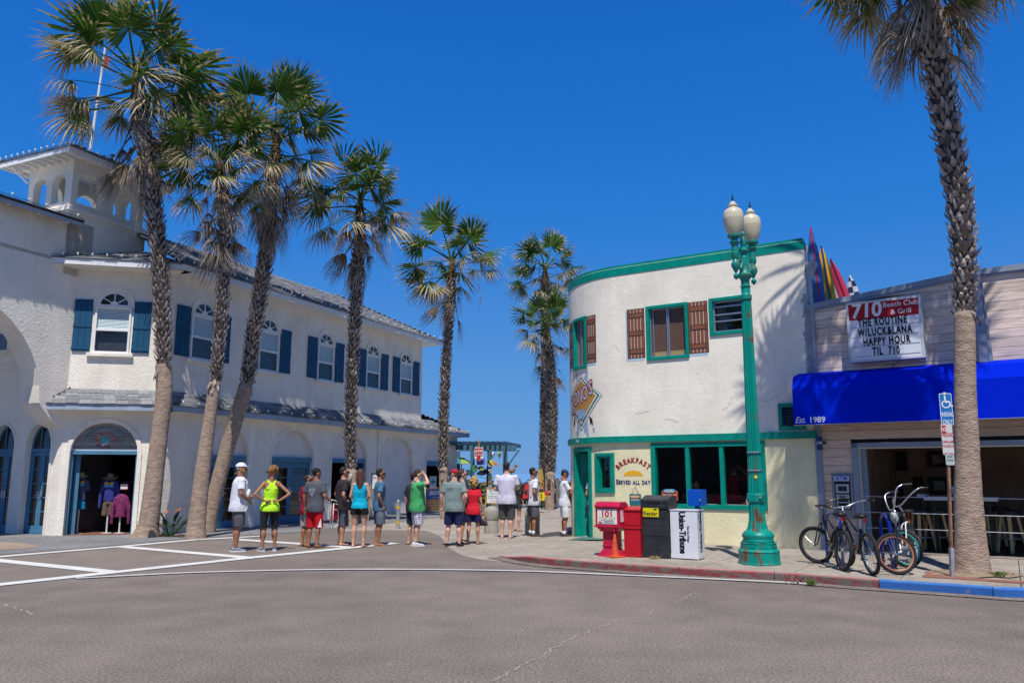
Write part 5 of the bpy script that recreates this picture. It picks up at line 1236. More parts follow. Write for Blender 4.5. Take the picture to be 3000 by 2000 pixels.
    for i in range(n_mid):
        el = (18, 8, -12, -32, 8)[i % 5]; put(el, a0+1+i*2.39996, hub.lerp(tp, .2+.7*i/n_mid)+Vector((0, 0, -.05*r.random())), r.uniform(.8, 1.05)*reach)
    for i in range(n_dead):
        f = i/max(1, n_dead-1); el = (-52, -70, -83)[min(2, int(f*3))]
        o = tp+Vector((0, 0, -skirt*f*r.uniform(.85, 1))); a = a0+2+i*2.39996; o = o+Vector((cos(a), sin(a), 0))*R2_[-1]*.7
        put(el, a, o, r.uniform(.85, 1.05))
    # thin dry flower stalks arching out of the crown
    for i in range(3):
        a = r.uniform(0, 6.28); L = 1.25*S; m = MB(); pp = []
        for k in range(8): f = k/7; pp.append(hub+Vector((cos(a)*L*f, sin(a)*L*f, L*(.55*f-1.15*f**2.4))))
        m.tube(pp, [.013*S*(1-.7*k/7) for k in range(8)], 4, False)
        for k in range(4, 8):
            for _ in range(4):
                e_ = pp[k]+Vector((r.uniform(-.15, .15), r.uniform(-.15, .15), -r.uniform(.2, .5)))*S; m.tube([pp[k], pp[k].lerp(e_, .5)+Vector((.03, 0, .02)), e_], [.005*S, .004*S, .002*S], 3, False)
        obj('flower_stalk', m, mat('dry_stalk', (.40, .26, .15), .8), t)
    return t
def Dp(*a): return [(D(u), D(v), D(w_)) for u, v, w_ in a]
ypos = lambda u, v: G(D(u), D(v))[1]
palm('tallest left palm, thick bare foot beside the shop entrance', None, Dp((334, 1233, 66), (342, 1200, 46), (352, 1120, 42), (366, 1000, 38), (377, 900, 38), (375, 820, 38), (372, 700, 44), (366, 600, 44), (352, 470, 50), (336, 350, 52), (320, 260, 46)), ypos(334, 1233), (D(838), -50), (D(306), D(110)), D(200), 1.3, 11, 19, 22, 11)
palm('shorter palm of the close pair, bare foot beside the flowering plant, shaggy dead skirt', None, Dp((449, 1235, 50), (453, 1190, 40), (468, 1060, 34), (482, 960, 29), (496, 860, 28), (506, 760, 34), (513, 650, 34), (517, 560, 36), (516, 480, 36), (510, 425, 34)), ypos(449, 1235), (D(878), -50), (D(502), D(340)), D(150), 1.6, 12, 15, 17, 20)
palm('palm leaning to the side over its close neighbour, crown standing between two others', None, Dp((476, 1222, 36), (488, 1160, 34), (508, 1080, 34), (535, 985, 36), (566, 880, 34), (580, 780, 38), (600, 660, 42), (612, 560, 42), (622, 460, 42), (630, 380, 38)), ypos(478, 1222), (D(880), -50), (D(638), D(265)), D(165), 1.5, 13, 17, 18, 22)
palm('slim palm behind the queue, crown hanging open like a mop', None, Dp((806, 1206, 34), (807, 1150, 27), (807, 1060, 27), (805, 1000, 30), (808, 880, 32), (814, 760, 34), (820, 640, 34), (823, 560, 32), (826, 500, 28)), 25.2, (D(1078), -50), (D(828), D(435)), D(146), 1.2, 14, 13, 15, 14)
palm('slim palm by the beach rental window', None, Dp((1022, 1192, 24), (1019, 1120, 21), (1018, 1060, 21), (1019, 960, 27), (1024, 840, 26), (1030, 760, 24), (1036, 690, 24), (1037, 645, 24)), 28.4, (D(1072), -50), (D(1038), D(575)), D(122), .75, 15, 14, 12, 7)
palm('farther palm of the two at the street end, taller crown', None, Dp((1246, 1150, 22), (1247, 1050, 19), (1249, 900, 19), (1251, 780, 19), (1252, 700, 22), (1253, 650, 24)), 38.5, (D(1120), -50), (D(1252), D(598)), D(92), 1.0, 16, 14, 14, 9)
palm('nearer palm of the two at the street end, lower crown against the diner', None, Dp((1262, 1150, 22), (1263, 1090, 24), (1265, 1040, 34), (1268, 940, 34), (1266, 860, 28), (1262, 810, 26), (1258, 785, 22)), 35.5, (D(1085), -50), (D(1256), D(735)), D(80), 1.5, 17, 14, 11, 9)
YR = G(D(2232), D(1316), .12)[1]
palm('thick palm in front of the beach club with a scarred foot', None, Dp((2234, 1322, 86), (2232, 1290, 76), (2228, 1220, 66), (2224, 1140, 60), (2222, 1040, 53), (2217, 900, 48), (2216, 760, 46), (2216, 700, 50), (2214, 600, 62), (2206, 480, 70), (2190, 380, 70), (2170, 260, 74), (2152, 160, 76), (2138, 80, 72), (2128, 20, 70), (2118, -60, 60)), YR, (D(716), -999), (D(2100), D(-190)), D(280), .8, 18, 24, 22, 15, z0=.11)

# ------------------------------------------------------------------ news racks, cone, lamp, bicycles and other street furniture
def kbox(u, v, az=122): x, y = G(u, v, .115); return Frame((x, y), az), zS(x, y)
RP = mat('plastic_red', (.50, .012, .05), .38, var=.2, vs=3, coat=.2); RP2 = mat('plastic_red_deep', (.50, .008, .022), .35, var=.2, vs=3, coat=.2)
KP = mat('plastic_black', (.035, .036, .04), .42, var=.45, vs=4, bump=.2, bs=20); WP = mat('enamel_white', (.74, .75, .78), .35, var=.12, vs=2.5)
NG = 'news racks lined up on the kerb pavement'
F, z = kbox(1750, 1629); t = thing('news_rack', 'red pedestal rack with a 101 poster and a square hooded box', 'news rack', tuple(F.w(.24, .2, z)), NG)
M = F.M @ T(0, 0, z) @ Matrix.Scale(.88, 4); W_, Dd = .50, .42
m = MB(); m.add([(-.01, 0, 0), (W_, 0, 0), (W_, Dd, 0), (-.01, Dd, 0), (.10, .06, .15), (W_-.10, .06, .15), (W_-.10, Dd-.06, .15), (.10, Dd-.06, .15)], [(0, 1, 5, 4), (1, 2, 6, 5), (2, 3, 7, 6), (3, 0, 4, 7), (4, 5, 6, 7)]); m.box(.10, W_-.10, .07, Dd-.07, .151, .50); m.box(.09, W_-.09, .055, Dd-.055, .20, .23); obj('pedestal', m, RP, t, M, bevel=.008)
m = MB(); m.add([(.07, .04, .50), (W_-.07, .04, .50), (W_-.07, Dd-.04, .50), (.07, Dd-.04, .50), (-.02, -.02, .60), (W_+.02, -.02, .60), (W_+.02, Dd+.02, .60), (-.02, Dd+.02, .60)], [(0, 1, 5, 4), (1, 2, 6, 5), (2, 3, 7, 6), (3, 0, 4, 7), (3, 2, 1, 0)]); m.box(-.02, W_+.02, -.02, Dd+.02, .601, .98); m.box(-.04, W_+.04, -.045, Dd+.04, .585, .625); obj('rack_body', m, RP, t, M, bevel=.01)
m = MB(); m.prism([(-.045, .98), (Dd+.03, .98), (Dd+.03, 1.04), (Dd*.8, 1.10), (.06, 1.10), (-.045, 1.03)], 0, W_+.06); obj('lid', m, RP, t, M @ basis((0, 1, 0), (1, 0, 0), (0, 0, 1), (-.03, -.015, 0)), bevel=.02)
for xx in (.08, W_-.12):
    m = MB(); m.box(xx, xx+.04, -.035, .03, .50, .60); obj('bracket', m, RP, t, M, bevel=.006)
m = MB(); m.box(.03, W_-.03, -.028, -.021, .655, .955); po = obj('poster', m, mat('poster_white', (.75, .73, .70), .4), t, M)
RL = mat('ink_red', (.50, .02, .02), .5); 
m = MB(); write(m, '101', W_/2, .805, .165, -.031, bold=.035, sx=1.15); obj('lettering', m, RL, po, M)
for tx, zz, sz, mt in (('THINGS TO DO', .755, .055, mat('ink_yellow', (.62, .52, .04), .5)), ('for fun, go to 101!', .72, .038, BLACK), ('1-800-NOW-KIDS', .695, .03, BLACK), ('www.101thingstodosw.com', .668, .028, BLACK), ('Dining - Shopping - Maps - Coupons', .932, .022, BLACK)):
    m = MB(); write(m, tx, W_/2+(.04 if 'NOW' in tx else 0), zz, sz, -.031, bold=.02, sx=.95); obj('lettering', m, mt, po, M)
m = MB(); m.prism([(.09+.04*cos(2*pi*i/10)*(1 if i % 2 else .7), .685+.022*sin(2*pi*i/10)) for i in range(10)], -.031, -.028); obj('burst', m, RL, po, M)
MS = M @ basis((0, 1, 0), (-1, 0, 0), (0, 0, 1), (W_+.02, 0, 0))
m = MB(); m.box(.05, Dd-.10, -.008, -.001, .70, .93); po = obj('poster', m, MATS['poster_white'], t, MS); m = MB(); write(m, '101', .185, .80, .09, -.011, bold=.03, sx=.9); write(m, 'O', .12, .88, .05, -.011, bold=.02); obj('lettering', m, RL, po, MS)
F, z = kbox(1829, 1631); t = thing('news_rack', 'plain bright red news rack without a poster, between the 101 rack and the black one', 'news rack', tuple(F.w(.2, .2, z)), NG); M = F.M @ T(0, 0, z) @ Matrix.Scale(.88, 4)
m = MB(); m.box(-.01, .37, -.01, .36, 0, .06); m.box(0, .36, 0, .36, .061, .56); m.box(-.012, .372, -.014, .372, .56, .61); m.box(0, .36, 0, .36, .611, .92); m.box(-.02, .08, -.05, -.011, 0, .05); obj('rack_body', m, RP2, t, M, bevel=.01)
m = MB(); m.prism([(-.02, .92), (.37, .92), (.37, 1.0), (.30, 1.01), (-.02, .955)], 0, .38); obj('lid', m, RP2, t, M @ basis((0, 1, 0), (1, 0, 0), (0, 0, 1), (-.01, 0, 0)), bevel=.008)
m = MB(); m.box(.03, .33, -.006, 0, .64, .88); obj('door_panel', m, RP2, t, M, bevel=.004)
F, z = kbox(1882, 1633); t = thing('news_rack', 'tall black plastic news rack with sloping top and a yellow Reader plate', 'news rack', tuple(F.w(.28, .2, z)), NG); M = F.M @ T(0, 0, z) @ Matrix.Scale(.88, 4)
m = MB(); m.box(0, .58, 0, .50, 0, .13); m.box(.005, .575, .005, .495, .131, .43); m.box(.0, .58, .0, .50, .431, .62); m.box(.01, .57, .01, .49, .621, .98); m.box(-.01, .59, -.012, .51, .981, 1.0); obj('rack_body', m, KP, t, M, bevel=.012)
m = MB(); m.prism([(-.012, 1.0), (.50, 1.0), (.50, 1.21), (.42, 1.235), (.25, 1.235), (.0, 1.16), (-.012, 1.14)], 0, .60); obj('lid', m, KP, t, M @ basis((0, 1, 0), (1, 0, 0), (0, 0, 1), (-.01, 0, 0)), bevel=.015)
for a, c_ in ((.03, .08), (.13, .43), (.48, .54)):
    m = MB(); m.box(a, c_, -.016, -.0125, 1.07, 1.115); obj('slot', m, BLACK, t, M)
m = MB(); m.box(.04, .38, -.012, .004, .81, .99); po = obj('name_plate', m, mat('plate_yellow', (.72, .62, .01), .4), t, M, bevel=.006)
m = MB(); write(m, 'Reader', .205, .845, .115, -.016, bold=.008, sx=.92); m.prism([(.31+.04*cos(2*pi*i/12), .965+.014*sin(2*pi*i/12)) for i in range(12)], -.016, -.013); obj('lettering', m, BLACK, po, M)
m = MB(); m.box(.0, .18, -.001, .0, .55, .95); 
MS = M @ basis((0, 1, 0), (-1, 0, 0), (0, 0, 1), (.575, 0, 0)); m = MB(); m.box(.10, .36, -.008, 0, .62, .95); po = obj('name_plate', m, mat('plate_pale_green', (.55, .62, .30), .4), t, MS)
m = MB(); write(m, 'Reader', 0, 0, .09, 0, bold=.01); m.v = [(.245-q[2], -.010, .79+q[0]) for q in m.v]; obj('lettering', m, BLACK, po, MS)
F, z = kbox(1967, 1637); t = thing('news_rack', 'white metal news rack with Union-Tribune running down its front', 'news rack', tuple(F.w(.28, .2, z)), NG); M = F.M @ T(0, 0, z) @ Matrix.Scale(.88, 4)
m = MB(); m.box(0, .56, 0, .40, .11, .95); obj('rack_body', m, WP, t, M, bevel=.004); m = MB(); m.box(-.004, .564, -.006, .404, .02, .108); m.box(.0, .02, .0, .02, 0, .02); m.box(.54, .56, .0, .02, 0, .02); obj('plinth', m, WP, t, M, bevel=.004); m = MB(); m.box(-.01, .57, -.012, .41, .951, .965); obj('lid', m, WP, t, M)
def vertical(txt, xx, zt, size, mt, y, MM, sx=1.0, bold=.03, shear=.0, up=False):
    m = MB(); g_ = MB(); write(g_, txt, 0, 0, size, 0, bold=bold, sx=sx, align='LEFT')
    # blackletter feel: spurs on the strokes come from a stepped overlay
    m.add([((xx+p[2]) if not up else (xx-p[2]), y, (zt-p[0]) if not up else (zt+p[0])) for p in g_.v], [f[::-1] for f in g_.f]); obj('lettering', m, mt, t, MM)
vertical('Union-Tribune', .19, .93, .183, BLACK, -.004, M, .74, .05); vertical('The San Diego', .35, .66, .06, BLACK, -.004, M, .9, .03)
MS = M @ basis((0, 1, 0), (-1, 0, 0), (0, 0, 1), (.56, 0, 0)); vertical('Union-Tribune', .23, .15, .155, BLACK, -.006, MS, .92, .05, up=True)
m = MB(); m.prism([(.09+.045*cos(2*pi*i/16), .84+.065*sin(2*pi*i/16)) for i in range(16)], -.006, -.002); obj('emblem', m, mat('emblem_blue', (.03, .16, .22), .5, var=.6, vs=40, var2=(.4, .5, .5)), t, MS)
F, z = kbox(2026, 1622); t = thing('news_rack', 'bright blue upright news rack behind the white one', 'news rack', tuple(F.w(.1, .2, z)), NG); M = F.M @ T(-.16, .35, z) @ Matrix.Scale(.88, 4)
m = MB(); m.box(0, .33, 0, .30, .98, 1.33); obj('rack_body', m, mat('enamel_blue', (.005, .09, .50), .35), t, M, bevel=.006); m = MB(); m.box(.12, .21, .1, .2, 0, .98); obj('post', m, MATS['enamel_blue'], t, M); m = MB(); m.box(.27, .30, -.012, 0, 1.08, 1.14); m.tube([(.285, -.02, 1.11), (.285, -.035, 1.09)], .01, 6); obj('lock', m, STEEL, t, M)
x, y = G(1802, 1632, .115); t = thing('traffic_cone', 'orange traffic cone in front of the 101 rack', 'cone', (x, y, .12)); OC = mat('cone_orange', (.60, .07, .02), .6, var=.35, vs=5)
m = MB(); m.lathe([(.145, 0), (.14, .02), (.09, .03), (.08, .045), (.022, .47), (.018, .475)], 20); obj('cone_body', m, OC, t, T(x, y, .125) @ Matrix.Scale(.86, 4), smooth=False, auto=40); m = MB(); m.box(-.17, .17, -.17, .17, 0, .02); obj('cone_base', m, OC, t, T(x, y, .121) @ rotz(.5) @ Matrix.Scale(.86, 4), bevel=.01)

# lamp post
x, y = G(2225, 1652, .115); z0 = .12; ML = T(x, y, z0); zv = lambda v: AT(2210, v, y).z-z0; YL = y
lp = thing('street_lamp', 'green cast-iron street lamp with two frosted acorn globes', 'street lamp', (x, y, z0))
LG_ = worn('lamp_green', (.0, .26, .20), (.16, .06, .03), .43, 5, rough=.4, bump=.3, bs=12, stretch=(1, 1, .35))
m = MB(); m.lathe([(.345, 0), (.345, .03), (.335, .04), (.33, .20), (.34, .215), (.32, .24), (.30, .25), (.285, .33), (.295, .345), (.27, .36)], 8, a0=pi/8); obj('pedestal', m, LG_, lp, ML, auto=30)
for k in range(8):
    a = pi/4*k; m = MB(); m.box(-.08, .08, -.008, .008, .265, .315); obj('panel', m, LG_, lp, ML @ rotz(a) @ T(0, -.272, 0))
m = MB(); m.lathe([(.265, .36), (.25, .39), (.24, .41), (.262, .45), (.262, .47), (.235, .51), (.20, .54)], 28); obj('base_moulding', m, LG_, lp, ML, smooth=True)
m = MB(); m.lathe([(.19, .54), (.168, .58), (.142, .68), (.132, .80), (.13, .93), (.125, 1.0)], 28, flute=.12); obj('fluted_foot', m, LG_, lp, ML)
m = MB(); m.lathe([(.14, 1.0), (.15, 1.02), (.15, 1.13), (.14, 1.15)], 8, a0=pi/8); 
for k in range(4): m.lathe([(.001, 0), (.03, .002), (.03, .012), (.02, .02), (.001, .022)], 10, rotz(pi/2*k+.2) @ T(0, -.145, 1.075) @ Matrix.Rotation(pi/2, 4, 'X'))
obj('lower_collar', m, LG_, lp, ML)
zs_ = zv(880); m = MB(); m.lathe([(.128, 1.15), (.115, 1.6), (.085, zs_)], 32, flute=.16); obj('shaft', m, LG_, lp, ML)
for zz in (1.52, 1.82): m = MB(); m.lathe([(.122, zz), (.122, zz+.02)], 20); obj('strap', m, STEEL, lp, ML)
m = MB(); m.lathe([(.03, 0), (.03, .004)], 10, T(-.02, -.112, zv(1396)) @ Matrix.Rotation(pi/2, 4, 'X')); obj('sticker', m, mat('sticker_yellow', (.7, .62, .05), .5), lp, ML)
zc = zs_; MLB = ML; ML = ML @ T(0, 0, zc) @ Matrix.Scale(.86, 4) @ T(0, 0, -zc); m = MB(); m.lathe([(.10, zc), (.115, zc+.02), (.115, zc+.10), (.095, zc+.12), (.088, zc+.14), (.088, zc+.27), (.105, zc+.28), (.105, zc+.30), (.085, zc+.31), (.085, zc+.42), (.11, zc+.46), (.15, zc+.49), (.155, zc+.53), (.12, zc+.56), (.10, zc+.62), (.09, zc+.70)], 24); obj('capital', m, LG_, lp, ML, auto=35)
m = MB(); m.box(-.085, .085, -.075, .075, zc+.70, zc+.88); m.lathe([(.08, zc+.88), (.06, zc+.98), (.11, zc+1.02), (.115, zc+1.05), (.05, zc+1.10), (.045, zc+1.14), (.065, zc+1.18), (.06, zc+1.26), (.03, zc+1.36), (.045, zc+1.38), (.045, zc+1.42), (.02, zc+1.46)], 16); obj('finial', m, LG_, lp, ML, auto=35, bevel=.0)
av = Vector((-.74, -.67, 0)).normalized()
GLB = bpy.data.materials.new('frosted_globe'); GLB.use_nodes = True; _q = GLB.node_tree.nodes['Principled BSDF']; _q.inputs['Base Color'].default_value = (.62, .56, .40, 1); _q.inputs['Roughness'].default_value = .25; _q.inputs['Subsurface Weight'].default_value = .3; _q.inputs['Subsurface Radius'].default_value = (.1, .1, .08)
for s in (1, -1):
    o = av*s*.33; Mo = ML @ T(o.x, o.y, 0); zb = zc+1.30
    ar = thing('x', 'x', 'x') if False else None
    m = MB()
    pa = []
    for k in range(9): f = k/8; pa.append(av*s*(.07+.26*f)+Vector((0, 0, zc+.78-.22*sin(pi*f)*(1-f*.3)+.10*f)))
    m.tube(pa, [.05-.02*sin(pi*k/8) for k in range(9)], 8); m.tube([av*s*(.13+.07*cos(q*.7)*(1-q/14))+Vector((0, 0, zc+.84+.07*sin(q*.7)*(1-q/14))) for q in range(11)], .016, 6); obj('lamp_arm', m, LG_, lp, ML, auto=40)
    m = MB(); m.lathe([(.012, zc+.38), (.05, zc+.43), (.055, zc+.47), (.02, zc+.52), (.05, zc+.58), (.085, zc+.66), (.088, zc+.71), (.06, zc+.77), (.045, zc+.80), (.075, zc+.86), (.075, zc+.94), (.065, zc+.95), (.065, zc+1.10), (.10, zc+1.14), (.105, zc+1.16), (.06, zc+1.19), (.065, zc+1.23), (.13, zc+1.26), (.14, zc+1.29), (.135, zc+1.31)], 18); obj('lamp_holder', m, LG_, lp, Mo, auto=35)
    m = MB(); m.lathe([(.115, zb+.01), (.15, zb+.08), (.19, zb+.20), (.212, zb+.34), (.214, zb+.36), (.205, zb+.365), (.205, zb+.375), (.200, zb+.46), (.175, zb+.53), (.12, zb+.57), (.085, zb+.585), (.075, zb+.61), (.098, zb+.63), (.098, zb+.65), (.07, zb+.67), (.055, zb+.70), (.02, zb+.73)], 28); obj('globe', m, GLB, lp, Mo, auto=45)
    m = MB(); m.lathe([(.02, zb+.73), (.012, zb+.75), (.03, zb+.78), (.03, zb+.79), (.008, zb+.81), (.018, zb+.83), (.002, zb+.90)], 8); obj('globe_finial', m, mat('dark_green_iron', (.01, .06, .05), .5), lp, Mo)

# bicycles
RUB = mat('tyre_rubber', (.022, .022, .024), .8, bump=.6, bs=90)
def wheel(t, M, R_, rimm, name='wheel', white=False):
    n = 40; m = MB(); vs = []; k8 = 8
    for i in range(n):
        a = 2*pi*i/n
        for j in range(k8): b_ = 2*pi*j/k8; rr = R_-.031+.031*cos(b_); vs.append((rr*cos(a), .031*sin(b_), rr*sin(a)))
    m.add(vs, [(i*k8+j, i*k8+(j+1) % k8, ((i+1) % n)*k8+(j+1) % k8, ((i+1) % n)*k8+j) for i in range(n) for j in range(k8)]); w_ = obj(name, m, RUB if not white else mat('tyre_white', (.55, .55, .52), .7), t, M, smooth=True)
    m = MB(); vs = []
    for i in range(n):
        a = 2*pi*i/n
        for rr, yy in ((R_-.054, -.018), (R_-.054, .018), (R_-.072, .013), (R_-.072, -.013)): vs.append((rr*cos(a), yy, rr*sin(a)))
    m.add(vs, [(i*4+j, i*4+(j+1) % 4, ((i+1) % n)*4+(j+1) % 4, ((i+1) % n)*4+j) for i in range(n) for j in range(4)]); obj('rim', m, rimm, w_, M)
    m = MB()
    for i in range(28): a = 2*pi*i/28; s_ = 1 if i % 2 else -1; b_ = a+.5*(1 if i % 4 < 2 else -1); m.tube([(.022*cos(b_), .025*s_, .022*sin(b_)), ((R_-.06)*cos(a), 0, (R_-.06)*sin(a))], .0016, 3, False)
    obj('spokes', m, STEEL, w_, M, kind='stuff'); m = MB(); m.tube([(0, -.05, 0), (0, .05, 0)], .022, 10); obj('hub', m, STEEL, w_, M)
def bicycle(label, fx, fy, heading, steer, lean, frame_m, rimf, rimr, bar, barm, seat_h=.88, fork_m=None, fender=None, R_=.335, seatpost_m=None, extras=None, tyre_white=False):
    """heading in radians from +X; (fx,fy) front wheel contact; local x forward"""
    z_ = zS(fx, fy); t = thing('bicycle', label, 'bicycle', (fx, fy, z_), 'bicycles chained to the blue racks')
    M = T(fx, fy, z_) @ rotz(heading) @ Matrix.Rotation(lean, 4, 'X') @ Matrix.Scale(.92, 4); WB = 1.12
    fc = Vector((0, 0, R_)); rc = Vector((-WB, 0, R_)); ha = Vector((-.20, 0, .78)); ht = Vector((-.245, 0, .93)); bb = Vector((-WB+.46, 0, .30)); st_ = Vector((-WB+.26, 0, .72))
    axis = (ht-ha).normalized(); MS_ = M @ T(*ha) @ Matrix.Rotation(steer, 4, axis) @ T(*(-ha))
    wheel(t, MS_ @ T(*fc), R_, rimf, white=tyre_white); wheel(t, M @ T(*rc), R_, rimr)
    m = MB(); fr_ = .017
    m.tube([ha, ht], .022, 8)
    m.tube(cr([tuple(ht-axis*.03), (-.45, 0, .80), (-.70, 0, .66), tuple(st_+Vector((.03, 0, -.06))), (-WB+.1, .0, .44), tuple(rc+Vector((.04, 0, .05)))], 5), fr_, 8)
    m.tube(cr([tuple(ha), (-.38, 0, .60), (-.52, 0, .40), tuple(bb)], 5), fr_*1.15, 8); m.tube([bb, st_], fr_, 8)
    for s in (-1, 1): m.tube([bb+Vector((0, s*.03, 0)), rc+Vector((0, s*.06, 0))], .011, 6); m.tube([st_, rc+Vector((0, s*.06, 0))], .009, 6)
    obj('frame', m, frame_m, t, M, smooth=True)
    m = MB()
    for s in (-1, 1): m.tube(cr([tuple(ha+Vector((0, s*.02, -.02))), (-.14, s*.055, .70), (-.07, s*.06, .52), tuple(fc+Vector((0, s*.055, 0)))], 4), .013, 6)
    m.tube([ha+Vector((0, -.05, -.03)), ha+Vector((0, .05, -.03))], .018, 6); obj('fork', m, fork_m or frame_m, t, MS_, smooth=True)
    hb = {'cruiser': [(0, 0, 0), (.05, 0, .10), (.04, .10, .12), (-.05, .24, .22), (-.20, .34, .30), (-.36, .37, .28)], 'wide': [(0, 0, 0), (.05, 0, .09), (.05, .12, .09), (0, .28, .14), (-.16, .38, .16), (-.30, .40, .15)], 'ape': [(0, 0, 0), (.05, 0, .08), (.07, .09, .10), (.04, .19, .24), (0, .24, .36), (-.10, .26, .41), (-.26, .27, .40)]}[bar]
    ho = ht+axis*.02; m = MB(); m.tube([ht, ho+Vector((hb[1][0], 0, hb[1][2]))], .014, 8)
    ends = []
    for s in (-1, 1):
        pp = cr([tuple(ho+Vector((a, b_*s, c_))) for a, b_, c_ in hb[1:]], 4); m.tube(pp, .012, 8); ends.append((pp[-5], pp[-1]))
    obj('handlebar', m, barm, t, MS_, smooth=True)
    for e0_, e1_ in ends: m = MB(); m.tube([e0_, e1_], .018, 8); obj('grip', m, BLACK, t, MS_)
    sp = st_+Vector((-.05, 0, seat_h-.72)); m = MB(); m.tube([st_, sp], .013, 8); obj('seat_post', m, seatpost_m or STEEL, t, M)
    m = MB(); m.loft([(sp.x, 0, sp.z, .10, .07), (sp.x-.01, 0, sp.z+.03, .145, .115), (sp.x-.015, 0, sp.z+.06, .135, .11), (sp.x-.02, 0, sp.z+.075, .09, .07)], 16); m.tube([(sp.x+.06, 0, sp.z+.045), (sp.x+.17, 0, sp.z+.04)], [.05, .022], 8); obj('saddle', m, mat('saddle_black', (.018, .018, .02), .35), t, M, smooth=True)
    m = MB(); m.lathe([(.09, -.004), (.09, .004)], 20, T(*bb) @ Matrix.Rotation(pi/2, 4, 'X') @ T(0, 0, .045)); m.bar(bb+Vector((0, -.06, 0)), bb+Vector((.12, -.06, -.12)), .02, .015); m.bar(bb+Vector((0, .06, 0)), bb+Vector((-.12, .06, .12)), .02, .015); m.tube([bb+Vector((0, -.07, 0)), bb+Vector((0, .07, 0))], .018, 8); obj('crankset', m, STEEL, t, M)
    for s in (-1, 1): m = MB(); q = bb+Vector((-.12*s, s*.11, .12*s)); m.box(q.x-.045, q.x+.045, q.y-.045, q.y+.045, q.z-.012, q.z+.012); obj('pedal', m, mat('pedal_amber', (.08, .04, .02), .5), t, M)
    m = MB(); m.box(sp.x-.17, sp.x-.15, -.025, .025, sp.z-.05, sp.z); obj('reflector', m, mat('reflector_red', (.25, .0, .0), .3), t, M)
    if fender:
        m = MB()
        for i in range(14):
            a0, a1 = radians(20+150*i/14), radians(20+150*(i+1)/14); m.add([((R_+.02)*cos(a0), -.03, (R_+.02)*sin(a0)), ((R_+.02)*cos(a0), .03, (R_+.02)*sin(a0)), ((R_+.02)*cos(a1), .03, (R_+.02)*sin(a1)), ((R_+.02)*cos(a1), -.03, (R_+.02)*sin(a1))], [(0, 1, 2, 3)])
        obj('mudguard', m, fender, t, MS_ @ T(*fc))
    return t, M, MS_, ho
BK = mat('frame_black', (.018, .018, .02), .25, coat=.4); CHR = mat('chrome', (.62, .63, .65), .28, metal=.85); COP = mat('rim_copper', (.42, .15, .06), .4); RBK = mat('rim_grey', (.10, .10, .105), .4, metal=.6); RTE = mat('rim_teal', (.05, .38, .33), .4)
def gp_(u, v): return G(u, v, .115)
a = gp_(2395, 1651); h = gp_(2503, 1683); hd = atan2(a[1]-h[1], a[0]-h[0])
bicycle('black cruiser bicycle nearest the diner, its front wheel turned out', a[0], a[1], hd, radians(42), radians(5), BK, RBK, RBK, 'wide', mat('bar_dark', (.12, .11, .10), .3, metal=.8))
a2 = gp_(2559, 1686); hd2 = radians(88)
bicycle('black cruiser bicycle second from the diner, half behind the first, chrome bars', a2[0]+1.03*cos(hd2)+0, a2[1]+1.03*sin(hd2), hd2, radians(12), radians(-4), BK, RBK, CHR, 'wide', CHR)
a3 = gp_(2638, 1684); b3 = gp_(2585, 1652); hd3 = radians(-112)
t3, M3, MS3, ho3 = bicycle('dark cruiser bicycle with copper rims and tall chrome handlebars', a3[0], a3[1], hd3, radians(-72), radians(-3), mat('frame_navy', (.02, .025, .06), .25, coat=.4), COP, CHR, 'ape', CHR)
m = MB(); m.ell((-.17, .0, .90), .05, .09, .10, 12); obj('handlebar_cover', (lambda q: q)(m), mat('zebra_cloth', (.55, .6, .5), .6, var=.95, vs=22, var2=(.02, .03, .04)), t3, MS3, smooth=True)
a4 = gp_(2668, 1664); hd4 = radians(-122)
bicycle('bicycle with teal rims and white fork behind the copper-rimmed one', a4[0], a4[1], hd4, radians(-48), radians(4), mat('frame_dark', (.03, .03, .035), .3), RTE, CHR, 'cruiser', CHR, fork_m=mat('fork_white', (.7, .7, .7), .3), seatpost_m=mat('seatpost_orange', (.6, .10, .01), .4), fender=mat('guard_white', (.6, .62, .62), .3))
BR = mat('rack_blue', (.006, .025, .26), .3, coat=.3)
for (u0, v0), (u1, v1), lb_ in (((2455, 1657), (2471, 1661), 'blue hoop bicycle rack between the two black bicycles'), ((2588, 1655), (2616, 1667), 'blue hoop bicycle rack behind the copper-rimmed bicycle')):
    p0, p1 = Vector((*gp_(u0, v0), .115)), Vector((*gp_(u1, v1), .115)); d_ = (p1-p0).normalized(); p0 = p1-d_*.55; m = MB(); up_ = Vector((0, 0, 1)); pts = [p0]+[p0.lerp(p1, .5)-d_*.275*cos(pi*i/8)+up_*(.62+.22*sin(pi*i/8)) for i in range(9)]+[p1]
    m.tube(pts, .028, 4); m.bar(p0+up_*.45, p1+up_*.45, .04, .04); o = obj('bike_rack', m, BR); tag(o, lb_, 'bike rack', 'blue bicycle racks')

# parking sign
x, y = G(2790, 1691, .115); YS = y; t = thing('parking_sign', 'rusty perforated post with blue disabled-parking plate and a no-parking plate', 'sign', (x, y, .12))
bot, top = Vector((x, y, .115)), AT(2771, 1150, YS); m = MB(); q = bot.lerp(top, .155); m.bar(bot, q, .06, .05); obj('sleeve', m, GALV, t)
m = MB(); m.bar(q, top, .042, .035); m.bar(q, q.lerp(top, .0)+Vector((0, 0, .01)), .05, .045); RUST = mat('rusty_post', (.30, .17, .10), .8, var=.6, vs=9, var2=(.12, .06, .035)); obj('post', m, RUST, t)
m = MB(); dd_ = (top-q).normalized(); L = (top-q).length; k = 0
while k*.03 < L-.95: c0 = q+dd_*(k*.03+.05); m.box(c0.x-.008, c0.x+.008, c0.y-.0195, c0.y-.0178, c0.z-.008, c0.z+.008); k += 1
obj('perforations', m, BLACK, t, kind='stuff')
